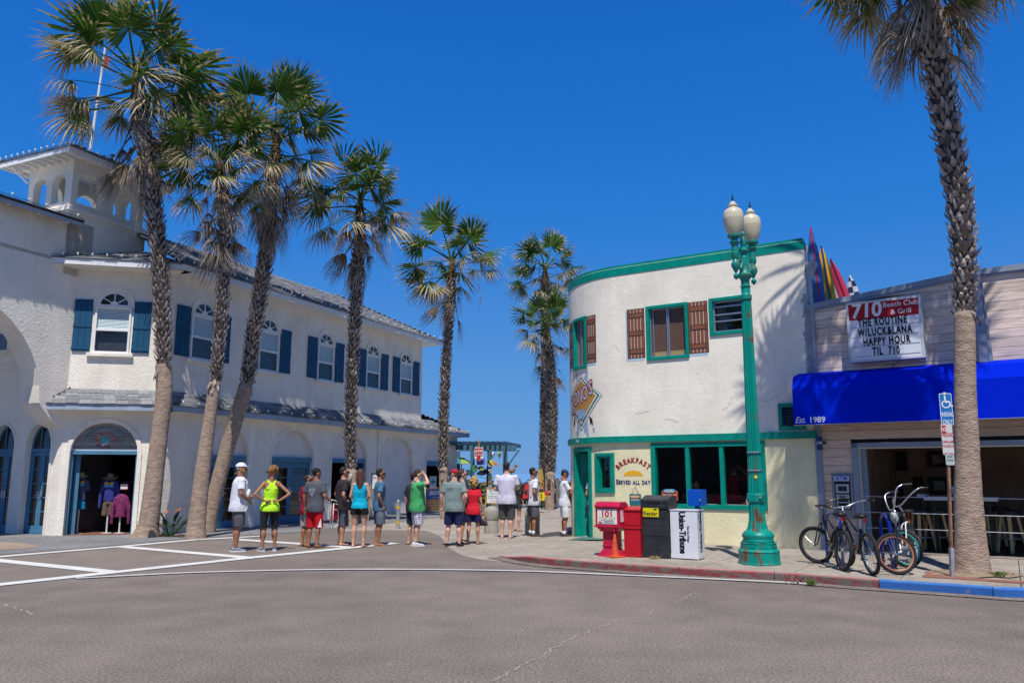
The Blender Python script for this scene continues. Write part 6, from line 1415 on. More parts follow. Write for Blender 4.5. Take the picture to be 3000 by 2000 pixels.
Mz = lambda u, v: T(*(AT(u, v, YS)+Vector((0, -.03, 0)))) @ rotz(radians(-6))
def plate2(u0, v0, u1, v1, mt, nm):
    c0 = AT((u0+u1)/2, (v0+v1)/2, YS); w2_ = (u1-u0)/2*(YS/_c)/FPX; h2_ = (v1-v0)/2*(YS/_c)/FPX*1.02; Mp = T(c0.x, c0.y-.035, c0.z) @ rotz(radians(-10))
    rr_ = .02; pts = []
    for cx_, cz_, a_ in ((w2_-rr_, h2_-rr_, 0), (-w2_+rr_, h2_-rr_, 90), (-w2_+rr_, -h2_+rr_, 180), (w2_-rr_, -h2_+rr_, 270)):
        for q_ in range(4): aa = radians(a_+30*q_); pts.append((cx_+rr_*cos(aa), cz_+rr_*sin(aa)))
    m = MB(); m.prism(pts, -.003, .003); o = obj(nm, m, mt, t, Mp); return o, Mp, w2_, h2_, pts
pb, Mp, w2_, h2_, pts = plate2(2752, 1154, 2785, 1243, WHITE, 'plate'); m = MB(); m.prism([(a_*.92, b_*.965) for a_, b_ in pts], -.005, -.003); BP_ = mat('sign_blue', (.02, .17, .45), .4); obj('plate_face', m, BP_, pb, Mp)
m = MB(); m.prism([(.0+.018*cos(2*pi*i/10)-.01, .235+.018*sin(2*pi*i/10)) for i in range(10)], -.008, -.005); m.prism([(-.02, .205), (.0, .205), (.005, .12), (.055, .12), (.075, .045), (.10, .055), (.095, .04), (.07, .025), (.045, .095), (-.015, .095)], -.008, -.005)
m.prism([(.0-.062*cos(radians(-60+i*25)), .075+.062*sin(radians(-60+i*25))*-1) for i in range(11)]+[(.0-.046*cos(radians(-60+(10-i)*25)), .075+.046*sin(radians(-60+(10-i)*25))*-1) for i in range(11)], -.008, -.005); obj('wheelchair_symbol', m, WHITE, pb, Mp)
m = MB(); write(m, 'PARKING', 0, -.11, .095, -.007, sx=.46, bold=.012); write(m, 'ONLY', 0, -.225, .10, -.007, sx=.5, bold=.012); obj('lettering', m, WHITE, pb, Mp)
pb, Mp, w2_, h2_, pts = plate2(2757, 1245, 2787, 1330, mat('plate_faded', (.62, .60, .58), .5), 'plate'); IR = mat('ink_red2', (.5, .02, .03), .5)
m = MB(); m.box(-w2_+.012, -.01, -.006, -.003, h2_-.13, h2_-.015); o = obj('red_block', m, IR, pb, Mp); m = MB(); write(m, 'NO', -w2_*.52, h2_-.10, .08, -.008, sx=.5, bold=.01); obj('lettering', m, WHITE, o, Mp)
m = MB()
for tx, zz, sz, sxx in (('PARKING', .04, .095, .44), ('3AM-6AM', -.05, .06, .62), ('THURSDAY', -.115, .06, .54), ('STREET SWEEPING', -.215, .03, .6)): write(m, tx, 0, zz, sz, -.006, sx=sxx, bold=.008)
obj('lettering', m, IR, pb, Mp)
pb, Mp, w2_, h2_, pts = plate2(2768, 1331, 2791, 1361, mat('plate_greenish', (.45, .52, .47), .5), 'plate'); m = MB(); write(m, 'STREET', 0, .03, .04, -.006, sx=.6); write(m, 'PARKING', 0, -.02, .04, -.006, sx=.55); obj('lettering', m, BLACK, pb, Mp)

# foot of the thick palm: bricks and bare soil
r = random.Random(2); MBR = mat('brick_paver', (.34, .15, .11), .9, var=.3, vs=6, island=.2)
br_ = bpy.data.objects.new('brick_paving', None); link(br_); br_['kind'] = 'structure'; unit = MB(); unit.box(0, .20, 0, .10, 0, .012); UM = unit.mesh('brick', MBR)
org = Vector((*G(2702, 1690, .12), 0)); kd = Vector((*E7.d, 0)); kn = Vector((*E7.n, 0)); px, py = G(D(2236), D(1318), .12)
for i in range(12):
    for j in range(8):
        q = org+kd*i*.204*1.0+kn*(j*.104); dd2 = hypot(q.x-px, q.y-py)
        if dd2 < .55 or (j in (2, 3, 4, 5) and 2 < i < 9) or (j > 5 and r.random() < .6): continue
        inst('brick', UM, br_, Matrix.Translation((q.x, q.y, zS(q.x, q.y)+.001+r.uniform(0, .004))) @ rotz(atan2(kd.y, kd.x)+r.uniform(-.02, .02)))
m = MB(); m.sheet([(px+(.62+.14*sin(i*2.3))*cos(2*pi*i/22), py+(.48+.1*cos(i*1.7))*sin(2*pi*i/22)) for i in range(22)], lambda x_, y_: zS(x_, y_)+.016); obj('soil', m, mat('dry_soil', (.34, .25, .16), .95, var=.4, vs=9, bump=1, bs=40), kind='structure')
def tufts(name, pts, hgt, mt, n, rad, seed=1):
    r = random.Random(seed); m = MB()
    for (x_, y_, z_) in pts:
        for _ in range(n):
            a_, d_ = r.uniform(0, 6.28), rad*r.random()**.5; b_ = Vector((x_+d_*cos(a_), y_+d_*sin(a_), z_)); h_ = hgt*r.uniform(.4, 1.1); l_ = Vector((r.uniform(-.6, .6), r.uniform(-.6, .6), 1))*h_; s_ = Vector((cos(a_), sin(a_), 0))*h_*.05
            m.add([b_-s_, b_+s_, b_+l_*.6+s_*.6, b_+l_+Vector((l_.x*.5, l_.y*.5, -h_*.2))], [(0, 1, 2), (0, 2, 3)])
    obj(name, m, mt, kind='stuff')
GRS = mat('dry_grass', (.38, .29, .12), .9, island=.4); GRG = mat('weed_green', (.10, .17, .03), .9, island=.4)
g1, g2 = G(1865, 1631, .12), G(1915, 1637, .12)
tufts('dry_weeds', [(g1[0], g1[1], .12), (g2[0], g2[1], .12)], .07, GRS, 90, .10)
tufts('weeds', [(*G(2375, 1706, .05), .02)], .09, GRG, 60, .06, 3); tufts('weeds', [(px+.15, py-.38, .13)], .1, GRG, 50, .07, 4)
# rubble where the kerb is broken
r = random.Random(8); m = MB(); c0 = Vector((*G(2345, 1704, .03), 0))
for _ in range(46):
    q = c0+Vector((r.uniform(-.22, .22), r.uniform(-.05, .12), r.uniform(.0, .12))); s_ = r.uniform(.008, .022); m.ell(tuple(q), s_, s_*r.uniform(.7, 1.2), s_*.7, 5)
obj('kerb_rubble', m, mat('rubble', (.20, .16, .12), .95, island=.4), kind='stuff')

# bollards
CB_ = mat('bollard_concrete', (.36, .34, .28), .9, var=.25, vs=5, bump=.5, bs=30)
for u, v, lb_ in ((1440, 1561, 'round concrete bollard behind the blond woman in red'), (1560, 1566, 'round concrete bollard behind the man with the backpack')):
    x, y = G(u, v); m = MB(); m.lathe([(.20, 0), (.20, .30), (.185, .33), (.20, .36), (.20, .56), (.185, .62), (.14, .68), (.08, .71), (.001, .715)], 20); o = obj('bollard', m, CB_, None, T(x, y, 0.006), auto=35); tag(o, lb_, 'bollard', 'concrete bollards at the street end')
x, y = G(1165, 1548); t = thing('pipe_bollard', 'grey steel pipe bollard with two yellow bands before the blank arch', 'bollard', (x, y, 0)); m = MB(); m.tube([(x, y, 0), (x, y, .80), (x, y, .83)], [.055, .055, .03], 12); obj('pipe', m, GALV, t)
for zz in (.14, .57): m = MB(); m.tube([(x, y, zz), (x, y, zz+.08)], .058, 12); obj('band', m, mat('band_yellow', (.65, .42, .01), .5), t)
# easels
def easel(label, u0, v0, u1, v1, ub, vb, Y, lines, dark=False):
    a_ = AT(u0, v0, Y); b_ = AT(u1, v1, Y); t = thing('easel', label, 'easel', tuple(AT(ub, vb, Y))); zb_ = 0.01; OW = mat('easel_wood', (.50, .30, .11), .6); dx_ = .10
    for s, xx in ((-1, a_.x), (1, b_.x)): m = MB(); m.bar((xx-s*-.0+s*.0, Y-.02, a_.z+.1*0), (xx+s*dx_, Y-.12, zb_), .035, .03); obj('leg', m, OW, t)
    m = MB(); m.bar(((a_.x+b_.x)/2, Y, a_.z), ((a_.x+b_.x)/2, Y+.5, zb_), .035, .03); obj('leg', m, OW, t)
    m = MB(); frame_ring(m, a_.x-.03, b_.x+.03, b_.z-.03, a_.z+.03, .035, Y-.06, Y-.03); fr = obj('board_frame', m, OW if not dark else BLACK, t); m = MB(); m.box(a_.x, b_.x, Y-.05, Y-.035, b_.z, a_.z); obj('board', m, mat('whiteboard', (.70, .74, .76), .4), t)
    for tx, f, sz, c_ in lines: m = MB(); write(m, tx, (a_.x+b_.x)/2, b_.z+(a_.z-b_.z)*f, sz, Y-.056, sx=.8); obj('lettering', m, mat('marker_'+c_[0], c_[1], .6), t)
easel('whiteboard on a wooden easel listing bike rental prices', 1427, 1431, 1463, 1472, 1445, 1508, 30.5, [('RENTAL', .80, .11, ('grey', (.15, .15, .2))), ('Surfboard', .62, .09, ('teal', (.05, .35, .3))), ('$10 PER HOUR', .42, .075, ('dark', (.08, .09, .12))), ('$15 ALL DAY', .28, .075, ('dark', (.08, .09, .12))), ('and more', .10, .07, ('red', (.5, .05, .08)))])
easel('black framed board on an easel leaning by the plain arch', 1092, 1388, 1112, 1432, 1120, 1520, 27.0, [('SALE', .7, .12, ('red', (.5, .05, .08)))], True)
# beach rental counter dressing on the long front
c = 14.85; t = thing('banner', 'blue BEACH RENTALS banner hung below the rental window', 'banner', tuple(E2.w(c, -.05, .5))); m = MB(); m.box(c-.98, c+.98, -.055, -.045, .50, .92); obj('cloth', m, mat('banner_blue', (.03, .06, .22), .7), t, E2.M); m = MB(); write(m, 'BEACH RENTALS', c, .68, .26, -.06, sx=.8, bold=.02); write(m, 'hourly beach rentals with daily rates', c, .55, .07, -.06); obj('lettering', m, mat('banner_pale', (.45, .5, .65), .7), t, E2.M)
t = thing('reed_screen', 'tan reed screen fixed below the blue rental banner', 'screen', tuple(E2.w(c, -.03, 0))); r = random.Random(6); m = MB()
for i in range(110): xx = c-.97+i*.0176; m.box(xx, xx+.013, -.045-r.random()*.012, -.03, .0, .49+r.uniform(-.01, .01))
obj('reeds', m, mat('reed', (.42, .27, .13), .9, island=.4), t, E2.M, kind='stuff'); m = MB()
for zz in (.08, .2, .32, .44): m.box(c-.98, c+.98, -.062, -.057, zz, zz+.012)
obj('bindings', m, mat('binding', (.12, .07, .04), .9), t, E2.M, kind='stuff')
t = thing('arrow_sign', 'white card with a teal arrow standing in the rental window', 'sign', tuple(E2.w(c-.35, .05, 1.1))); m = MB(); m.box(c-.62, c-.02, .04, .06, .98, 1.48); obj('card', m, mat('card_white', (.55, .6, .62), .5), t, E2.M); m = MB(); m.prism([(c-.52, 1.24), (c-.36, 1.36), (c-.36, 1.29), (c-.12, 1.29), (c-.12, 1.19), (c-.36, 1.19), (c-.36, 1.12)], .034, .039); obj('arrow', m, mat('arrow_teal', (.02, .25, .25), .5), t, E2.M)

# flowering plant between the two palm feet
x, y = G(500, 1571); t = thing('bird_of_paradise', 'bird of paradise plant with orange flowers between two palm feet', 'plant', (x, y, 0)); LFM = mat('strelitzia_leaf', (.025, .085, .035), .4, var=.3, vs=5, island=.3); r = random.Random(12)
for i in range(22):
    a_ = i*2.39996; el = r.uniform(.45, 1.25); L = r.uniform(.30, .50); d_ = Vector((cos(a_)*cos(el), sin(a_)*cos(el), sin(el))); s_ = d_.cross(Vector((0, 0, 1))).normalized(); b_ = Vector((x+r.uniform(-.08, .08), y+r.uniform(-.08, .08), 0)); e_ = b_+d_*L; m = MB(); m.tube([b_, e_], .008, 4, False)
    vs = []; dd_ = d_.copy(); q = e_.copy(); n_ = 6; LL = r.uniform(.22, .34)
    for k in range(n_+1):
        w2 = .055*sin(pi*min(1, (k+.35)/(n_+.4)))+.004; nn = s_.cross(dd_); vs += [q-s_*w2+nn*.012, q-nn*.0, q+s_*w2+nn*.012]; dd_ = (dd_+Vector((0, 0, -.12))).normalized(); q = q+dd_*LL/n_
    m.add(vs, [(3*k+j, 3*k+j+1, 3*k+j+4, 3*k+j+3) for k in range(n_) for j in range(2)]); obj('leaf', m, LFM, t)
for u, v in ((484, 1503), (521, 1497)):
    e_ = AT(u, v, y); m = MB(); m.tube([(x+(e_.x-x)*.3, y, .05), tuple(e_)], .009, 5); st2 = obj('flower_stem', m, LFM, t); m = MB()
    for k in range(5): a_ = .3+k*.35; m.add([e_, e_+Vector((.10*cos(a_), r.uniform(-.03, .03), .12*sin(a_))), e_+Vector((.04*cos(a_+.35), .02, .06*sin(a_+.35)))], [(0, 1, 2)])
    m.tube([e_, e_+Vector((-.12, 0, .01))], [.014, .003], 6); obj('flower', m, mat('flower_orange', (.70, .20, .01), .5), st2)
m = MB(); m.sheet([(x+.75*cos(2*pi*i/16), y+.32*sin(2*pi*i/16)+.05) for i in range(16)], .012); obj('mulch', m, mat('mulch', (.14, .07, .045), .95, var=.5, vs=12, bump=1, bs=50), kind='structure')
# ------------------------------------------------------------------ people
def remesh(mb, vox, smooth=2, noise_=0.0, seed=0):
    me = mb.mesh('tmp', []) if False else None
    me = bpy.data.meshes.new('body'); me.from_pydata(mb.v, [], mb.f)
    o = bpy.data.objects.new('tmp', me); COL.objects.link(o)
    if noise_:
        for v in me.vertices:
            k = (vnoise(v.co.x*9+seed, v.co.y*9, v.co.z*7)+.6*vnoise(v.co.x*5, v.co.y*20+seed, v.co.z*26+v.co.x*14))*noise_*.6; v.co.x += k; v.co.y += k
    m = o.modifiers.new('r', 'REMESH'); m.mode = 'VOXEL'; m.voxel_size = vox; m.use_smooth_shade = True
    s = o.modifiers.new('s', 'SMOOTH'); s.factor = .5; s.iterations = smooth
    dg = bpy.context.evaluated_depsgraph_get(); dg.update()
    out = bpy.data.meshes.new_from_object(o.evaluated_get(dg)); bpy.data.objects.remove(o); bpy.data.meshes.remove(me)
    return out
SKIN = {'fair': mat('skin_fair', (.55, .30, .20), .5), 'tan': mat('skin_tan', (.47, .245, .15), .5), 'brown': mat('skin_brown', (.34, .155, .085), .5), 'pale': mat('skin_pale', (.62, .37, .26), .5)}
_cl = {}
def cloth(name, col, var=.18, check=None):
    k = name
    if k in _cl: return _cl[k]
    m = mat('cloth_'+name, col, .85, var=var, vs=4, bump=.5, bs=9, stretch=(1, 1, .45))
    _cl[k] = m; return m
def limb(mb, pts, rs, n=12, sq=1.0):
    mb.tube(pts, rs, n, True, sq)
    for p, r_ in zip(pts, rs): mb.ell(p, r_*.98, r_*.98*sq if sq != 1 else r_*.98, r_*.98, 10)
ARMS = {   # elbow, wrist, hand direction (right side, x>0 outward, y forward)
 'down': ((.255, -.035, 1.15), (.265, .03, .90), (0, .1, -1)), 'pocket': ((.275, -.085, 1.15), (.20, .04, .935), (-.1, .25, -1)),
 'waist': ((.40, -.17, 1.20), (.16, -.15, 1.06), (-1, 0, -.1)), 'belly': ((.25, -.03, 1.15), (.12, .20, 1.08), (-1, .5, .1)),
 'crossed': ((.25, .05, 1.17), (.03, .21, 1.17), (-1, .15, .1)), 'head': ((.34, .16, 1.47), (.12, .13, 1.66), (-.6, -.35, .6)),
 'chin': ((.22, .13, 1.16), (.05, .20, 1.38), (-.1, -.2, 1)), 'hold': ((.25, -.05, 1.15), (.22, .20, 1.06), (-.1, 1, -.1)),
 'back': ((.29, -.14, 1.17), (.10, -.17, 1.0), (-1, 0, -.1)), 'fold': ((.26, -.02, 1.16), (.10, .17, 1.0), (-.8, .4, -.4))}
def hand(mb, w_, d, sd, curl=.35):
    d = Vector(d).normalized(); w_ = Vector(w_)
    side = d.cross(Vector((0, 1, 0)) if abs(d.y) < .8 else Vector((1, 0, 0))).normalized(); palm_n = side.cross(d).normalized()
    side = side*.0 + d.cross(palm_n).normalized()
    mb.tube([w_, w_+d*.03, w_+d*.085], [.024, .036, .036], 8, True, .5)
    k = w_+d*.085
    for i, L in enumerate((.062, .072, .068, .052)):
        o = k+side*(-.027+.018*i); d1 = (d-palm_n*curl*.4).normalized(); d2 = (d-palm_n*curl*1.3).normalized()
        mb.tube([o-d*.02, o+d1*L*.5, o+d1*L*.5+d2*L*.5], [.0095, .0088, .0075], 6)
    o = w_+d*.03-side*.032; mb.tube([o, o-side*.022+d*.03, o-side*.026+d*.058-palm_n*.015], [.012, .0105, .008], 6)
def person(label, u, v, vtop, yaw, build=1.0, female=False, skin='tan', hair=('short', (.03, .02, .015)), top=('tee', 'white', (.7, .7, .72)), bottom=('shorts', 'grey', (.1, .1, .11)),
           shoes=('sneaker', (.5, .5, .5)), arms=('down', 'down'), cap=None, glasses=False, headyaw=0.0, headtilt=0.0, stance=.11, step=0.0, z=0.0, sit=False, pos=None, group=None, height=None, lean=0.0, vox=.0095):
    """yaw in degrees: 0 faces away from the camera, 90 to the right of the picture"""
    if pos is None: gx, gy = G(u, v, z)
    else: gx, gy, z = pos
    if height is None:
        lo_, hi_ = .8, 2.4
        for _ in range(40):
            mid = (lo_+hi_)/2
            if PR(gx, gy, z+mid)[1] > vtop: lo_ = mid
            else: hi_ = mid
        height = lo_
    k = height/1.78
    M = T(gx, gy, z) @ rotz(-radians(yaw)) @ Matrix.Scale(k, 4)
    t = thing('person', label, 'person', (gx, gy, z), group); b = MB(); f = female; W_ = build*(1.0 if female else 1.05)
    sw_ = (.155 if f else .185)*W_; hw_ = (.105 if f else .098); sk = SKIN[skin]
    hipz = .92; ll = lean
    def L_(x, y, zz): return (x, y+ll*(zz-.9), zz)
    # torso + neck
    if f: secs = [(.84, .150, .115), (.93, .178, .125), (1.02, .155, .105), (1.12, .128, .092), (1.24, .145, .112), (1.33, .155, .112), (1.42, .150, .085), (1.47, .085, .06), (1.52, .052, .052), (1.58, .050, .055)]
    else: secs = [(.84, .150, .110), (.93, .165, .118), (1.02, .158, .115*(.5+.5*W_)), (1.12, .152, .112*(.3+.7*W_)), (1.26, .168, .118), (1.36, .182, .115), (1.43, .172, .090), (1.48, .095, .066), (1.53, .062, .060), (1.58, .058, .062)]
    b.loft([(0, ll*(zz-.9), zz, rx*(W_ if zz < 1.45 else 1), ry*(W_ if zz < 1.45 else 1)) for zz, rx, ry in secs], 20)
    for s in (-1, 1): b.ell(L_(s*sw_*.93, 0, 1.415), .062*W_, .058*W_, .062, 12)
    if f:
        for s in (-1, 1): b.ell(L_(s*.065, .085, 1.28), .062, .055, .06, 10)
    for s in (-1, 1): b.ell((s*.075, -.065, .90), .085*W_, .075*W_, .09, 10)
    # head
    hc = Vector(L_(0, .015, 1.665)); HM = T(*hc) @ rotz(-radians(headyaw)) @ Matrix.Rotation(headtilt, 4, 'X') @ Matrix.Scale(1.07, 4)
    hb = MB(); hb.ell((0, -.008, .022), .076, .094, .090, 16); hb.ell((0, .022, -.045), .058, .066, .075, 14); hb.ell((0, .070, -.095), .028, .022, .022, 10)
    hb.tube([(0, .085, .015), (0, .108, -.032), (0, .090, -.040)], [.008, .015, .010], 8); hb.ell((0, .084, -.062), .024, .012, .007, 8); hb.ell((0, .082, .034), .048, .014, .010, 8)
    for s in (-1, 1): hb.ell((s*.078, -.012, -.012), .010, .020, .032, 8)
    hb.tube([(0, -.01, -.02), (0, -.02, -.16)], [.055, .058], 12)
    b.add([HM @ Vector(p) for p in hb.v], hb.f)
    # legs
    LG = []
    for s in (-1, 1):
        st_ = step*s
        if sit: H_, K_, A_ = (s*hw_, .0, .90), (s*.12, .42, .90), (s*.12, .42, .50)
        else: H_, K_, A_ = (s*hw_, -.005, .88), (s*(hw_*.55+stance*.45)+.0, .022+st_*.5, .495), (s*stance, -.035+st_, .085)
        lt = .092*(.55+.45*W_)*(1.03 if f else 1)
        H_, K_, A_ = Vector(H_), Vector(K_), Vector(A_); c1 = K_.lerp(A_, .32)+Vector((0, -.022, 0))
        limb(b, [H_, H_.lerp(K_, .5), K_], [lt, lt*.80, .056*(.6+.4*W_)], 14); limb(b, [K_, c1, K_.lerp(A_, .7), A_], [.053*(.6+.4*W_), .058*(.6+.4*W_), .041, .034], 14)
        LG.append((H_, K_, A_, lt))
        toe = radians(12)*s; fd = Vector((sin(toe), cos(toe), 0)); an = A_
        b.tube([an+Vector((0, -.02, -.03)), an-fd*.045+Vector((0, 0, -.055)), an+fd*.02+Vector((0, 0, -.05))], [.034, .033, .036], 10)
        b.tube([an+fd*.0+Vector((0, 0, -.035)), an+fd*.07+Vector((0, 0, -.052)), an+fd*.14+Vector((0, 0, -.066)), an+fd*.185+Vector((0, 0, -.070))], [.040, .040, .036, .020], 10, True, .62)
    # arms
    AR = []
    for s, key in ((-1, arms[0]), (1, arms[1])):
        e, w_, hd = ARMS[key]; e = Vector((s*(e[0]*W_**.7-(.03 if f else 0)), e[1], e[2])); w_ = Vector((s*w_[0]*(W_**.5), w_[1]*(1 if abs(w_[1]) < .12 else W_), w_[2])); e.y += ll*.3; S_ = Vector(L_(s*sw_, -.005, 1.42)); hd = Vector((s*hd[0], hd[1], hd[2]))
        ar = .85 if f else .6+.4*W_
        limb(b, [S_, S_.lerp(e, .5), e], [.050*ar, .044*ar, .036*ar], 12); limb(b, [e, e.lerp(w_, .35), w_], [.037*ar, .038*ar, .024], 12); hand(b, w_, hd, s); AR.append((S_, e, w_, hd))
    me = remesh(b, vox, 2); me.materials.append(sk); me.name = 'body'
    body = obj('body', me, None, t, M)
    # top
    kind, cn, cc = top[:3]; cm_ = cloth(cn, cc); c = MB(); g_ = .016
    if kind in ('tee', 'tank', 'shirt'):
        zb = {'tee': .80, 'tank': .88, 'shirt': .82}[kind]
        cs = [(zz, rx, ry) for zz, rx, ry in secs if 1.0 <= zz <= 1.44]
        l = [(zb, .205, .163), (.88, .206, .167), (.96, (.190 if f else .198), .156)]+[(zz, rx+g_+(.012 if kind != 'tank' and zz < 1.3 and not f else .004), ry+g_+.004) for zz, rx, ry in cs]
        l += [(1.475, .105 if kind == 'tee' else .08, .075), (1.50, .075, .068)] if kind != 'tank' else []
        c.loft([(0, ll*(zz-.9), zz, rx*W_, ry*W_) for zz, rx, ry in l], 22)
        if f:
            for s in (-1, 1): c.ell(L_(s*.065, .088, 1.28), .068, .062, .066, 10)
        if kind != 'tank':
            for (S_, e, w_, hd) in AR:
                q = S_.lerp(e, .68 if not f else .5); d = (e-S_).normalized(); rr = (.061 if not f else .052)*(.6+.4*W_)
                c.tube([S_-d*.03, S_, q], [rr*.8, rr, rr*1.12], 14); c.ell(tuple(S_+Vector((0, 0, .002))), rr*1.16, rr*1.14, rr*1.12, 12)
        else:
            for s in (-1, 1): c.tube([L_(s*.085, -.07, 1.40), L_(s*.09, -.02, 1.475), L_(s*.085, .06, 1.41)], [.026, .018, .024], 8)
        cme = remesh(c, .0115, 1, .028, gx); cme.materials.append(cm_); obj('shirt', cme, None, t, M)
    elif kind == 'racer':
        l = [(.83, .202, .170), (.90, .206, .172), (.96, .196, .158), (1.02, .165, .125), (1.12, .142, .112), (1.24, .158, .128), (1.31, .150, .125)]
        c.loft([(0, 0, zz, rx, ry) for zz, rx, ry in l], 22)
        c.add(*(lambda P_: (P_, [tuple(range(6))[::-1], tuple(range(6, 12))]+[(i, (i+1) % 6, (i+1) % 6+6, i+6) for i in range(6)]))([(-.13, -.125, 1.30), (.13, -.125, 1.30), (.055, -.105, 1.40), (.085, -.03, 1.495), (-.085, -.03, 1.495), (-.055, -.105, 1.40), (-.13, -.06, 1.30), (.13, -.06, 1.30), (.055, -.05, 1.40), (.085, .01, 1.48), (-.085, .01, 1.48), (-.055, -.05, 1.40)]))
        for s in (-1, 1): c.tube([(s*.07, -.08, 1.44), (s*.085, -.01, 1.49), (s*.10, .09, 1.36)], [.022, .02, .03], 8); c.ell((s*.065, .088, 1.28), .068, .062, .066, 10)
        cme = remesh(c, .0115, 2, .012, gx); cme.materials.append(cm_); obj('tank_top', cme, None, t, M)
    # bottom
    kind, cn, cc = bottom[:3]; cm_ = cloth(cn, cc) if not isinstance(cc, bpy.types.Material) else cc; c = MB()
    zk = {'shorts': .50, 'long_shorts': .44, 'short_shorts': .74, 'skirt': .74, 'capri': .28, 'mid_shorts': .60}[kind]; tight = kind == 'capri'
    gi = .008 if tight else .026
    c.loft([(0, 0, .84, .172*W_, .132*W_), (.0, 0, .92, .182*W_, .140*W_), (0, 0, 1.02, (.150 if f else .168)*W_, .125*W_)], 20)
    for s in (-1, 1): c.ell((s*.078, -.062, .90), .092*W_, .078*W_, .09, 10)
    for s_, (H_, K_, A_, lt) in zip((-1, 1), LG):
        if zk > K_.z or sit:
            fr_ = (H_.z-zk)/(H_.z-K_.z) if not sit else .9; q = H_.lerp(K_, fr_); c.tube([H_-Vector((s_*.012, 0, .0)) if not sit else H_, H_.lerp(q, .5), q], [lt+.008, lt*(.93 if not tight else .8)+gi, lt*(.76)+gi+(.010 if not tight else 0)], 16)
        else:
            q = K_.lerp(A_, (K_.z-zk)/(K_.z-A_.z)); c.tube([H_, H_.lerp(K_, .5), K_, q], [lt+.006, lt*.80+gi, .058*(.6+.4*W_)+gi+(0 if tight else .012), (.056 if tight else .080)*(.6+.4*W_)+gi*.6], 16)
    cme = remesh(c, .0125, 2, .010 if not tight else 0, gx+3); cme.materials.append(cm_); obj('shorts' if kind != 'capri' else 'leggings', cme, None, t, M)
    # shoes
    sk_, sc_ = shoes[:2]
    for s, (H_, K_, A_, lt) in zip((-1, 1), LG):
        toe = radians(12)*s; fd = Vector((sin(toe), cos(toe), 0)); an = A_-Vector((0, 0, .085)); m = MB(); ms = []
        if sk_ in ('sneaker', 'boat'):
            X = Vector((fd.y, -fd.x, 0)); hh = .075 if sk_ == 'sneaker' else .05
            prof = [(-.075, .034, hh), (-.03, .040, hh), (.03, .042, hh*.95), (.09, .047, hh*.72), (.15, .046, hh*.5), (.195, .034, hh*.38), (.212, .018, hh*.3)]
            vs = []
            for a, wd, h_ in prof:
                for q in range(10): an_ = 2*pi*q/10; zz = h_*(.5+.5*sin(an_)); vs.append(an+fd*a+X*wd*cos(an_)*(1 if sin(an_) < .3 else .82)+Vector((0, 0, max(.004, zz+.012))))
            n_ = 10; kq = len(prof); m.add(vs, [(i*n_+j, i*n_+(j+1) % n_, (i+1)*n_+(j+1) % n_, (i+1)*n_+j) for i in range(kq-1) for j in range(n_)]+[tuple(range(n_)), tuple(range((kq-1)*n_, kq*n_))])
            sh = obj('shoe', m, cloth('shoe%s' % str(sc_), sc_, .3), t, M, smooth=True)
            m = MB(); m.prism([(x_, y_) for x_, y_ in [(-.082, -.036), (-.03, -.043), (.06, -.046), (.14, -.052), (.20, -.04), (.222, 0), (.20, .04), (.14, .052), (.06, .046), (-.03, .043), (-.082, .036)]], 0, .022)
            vs_ = [an+fd*p[0]+X*p[2]+Vector((0, 0, p[1])) for p in m.v]; m2 = MB(); m2.add(vs_, m.f); obj('sole', m2, mat('sole_white' if sk_ == 'sneaker' and sum(sc_) > .3 else 'sole_dark', (.72, .72, .7) if sk_ == 'sneaker' and sum(sc_) > .3 else (.12, .07, .04), .6), sh, M)
            if len(shoes) > 2: m = MB(); m.tube([tuple(A_+Vector((0, -.002, .06))), tuple(A_+Vector((0, -.004, -.03)))], [.044, .043], 12); obj('sock', m, cloth('sock', shoes[2]), t, M, smooth=True)
        else:
            X = Vector((fd.y, -fd.x, 0)); m2 = MB()
            pl_ = [(-.085, -.032), (-.03, -.036), (.05, -.038), (.13, -.048), (.19, -.04), (.215, 0), (.19, .04), (.13, .048), (.05, .038), (-.03, .036), (-.085, .032)]
            m.prism(pl_, 0, .018); m2.add([an+fd*p[0]+X*p[2]+Vector((0, 0, p[1]-.002)) for p in m.v], m.f)
            m2.tube([an+fd*.05+X*.04+Vector((0, 0, .02)), an+fd*.10+X*.015+Vector((0, 0, .058)), an+fd*.155+Vector((0, 0, .03)), an+fd*.10-X*.018+Vector((0, 0, .058)), an+fd*.05-X*.04+Vector((0, 0, .02))], .006, 5); obj('sandal', m2, cloth('sandal%s' % str(sc_), sc_), t, M)
    # hair
    def HD(nm, mb_, mt, sm=True, vox_=None):
        m_ = MB(); m_.add([HM @ Vector(p) for p in mb_.v], mb_.f)
        if vox_: me_ = remesh(m_, vox_, 1); me_.materials.append(mt); return obj(nm, me_, None, t, M)
        return obj(nm, m_, mt, t, M, smooth=sm)
    hk, hcol = hair[:2]; hm = mat('hair%s' % str(hcol), hcol, .55, var=.5, vs=18, bump=.8, bs=60, stretch=(1, 1, .3))
    h = MB()
    if hk == 'short': h.ell((0, -.024, .043), .079, .088, .080, 16); h.ell((0, -.052, -.005), .073, .050, .062, 12)
    if hk == 'buzz': h.ell((0, -.026, .036), .077, .084, .078, 16); h.ell((0, -.050, -.004), .071, .048, .05, 12)
    if hk == 'long':
        h.ell((0, -.022, .036), .084, .094, .088, 16); h.loft([(0, -.055, .03, .080, .062), (0, -.078, -.10, .088, .055), (.01, -.098, -.20, .082, .040), (.015, -.115, -.30, .05, .025), (.02, -.118, -.36, .018, .012)], 14)
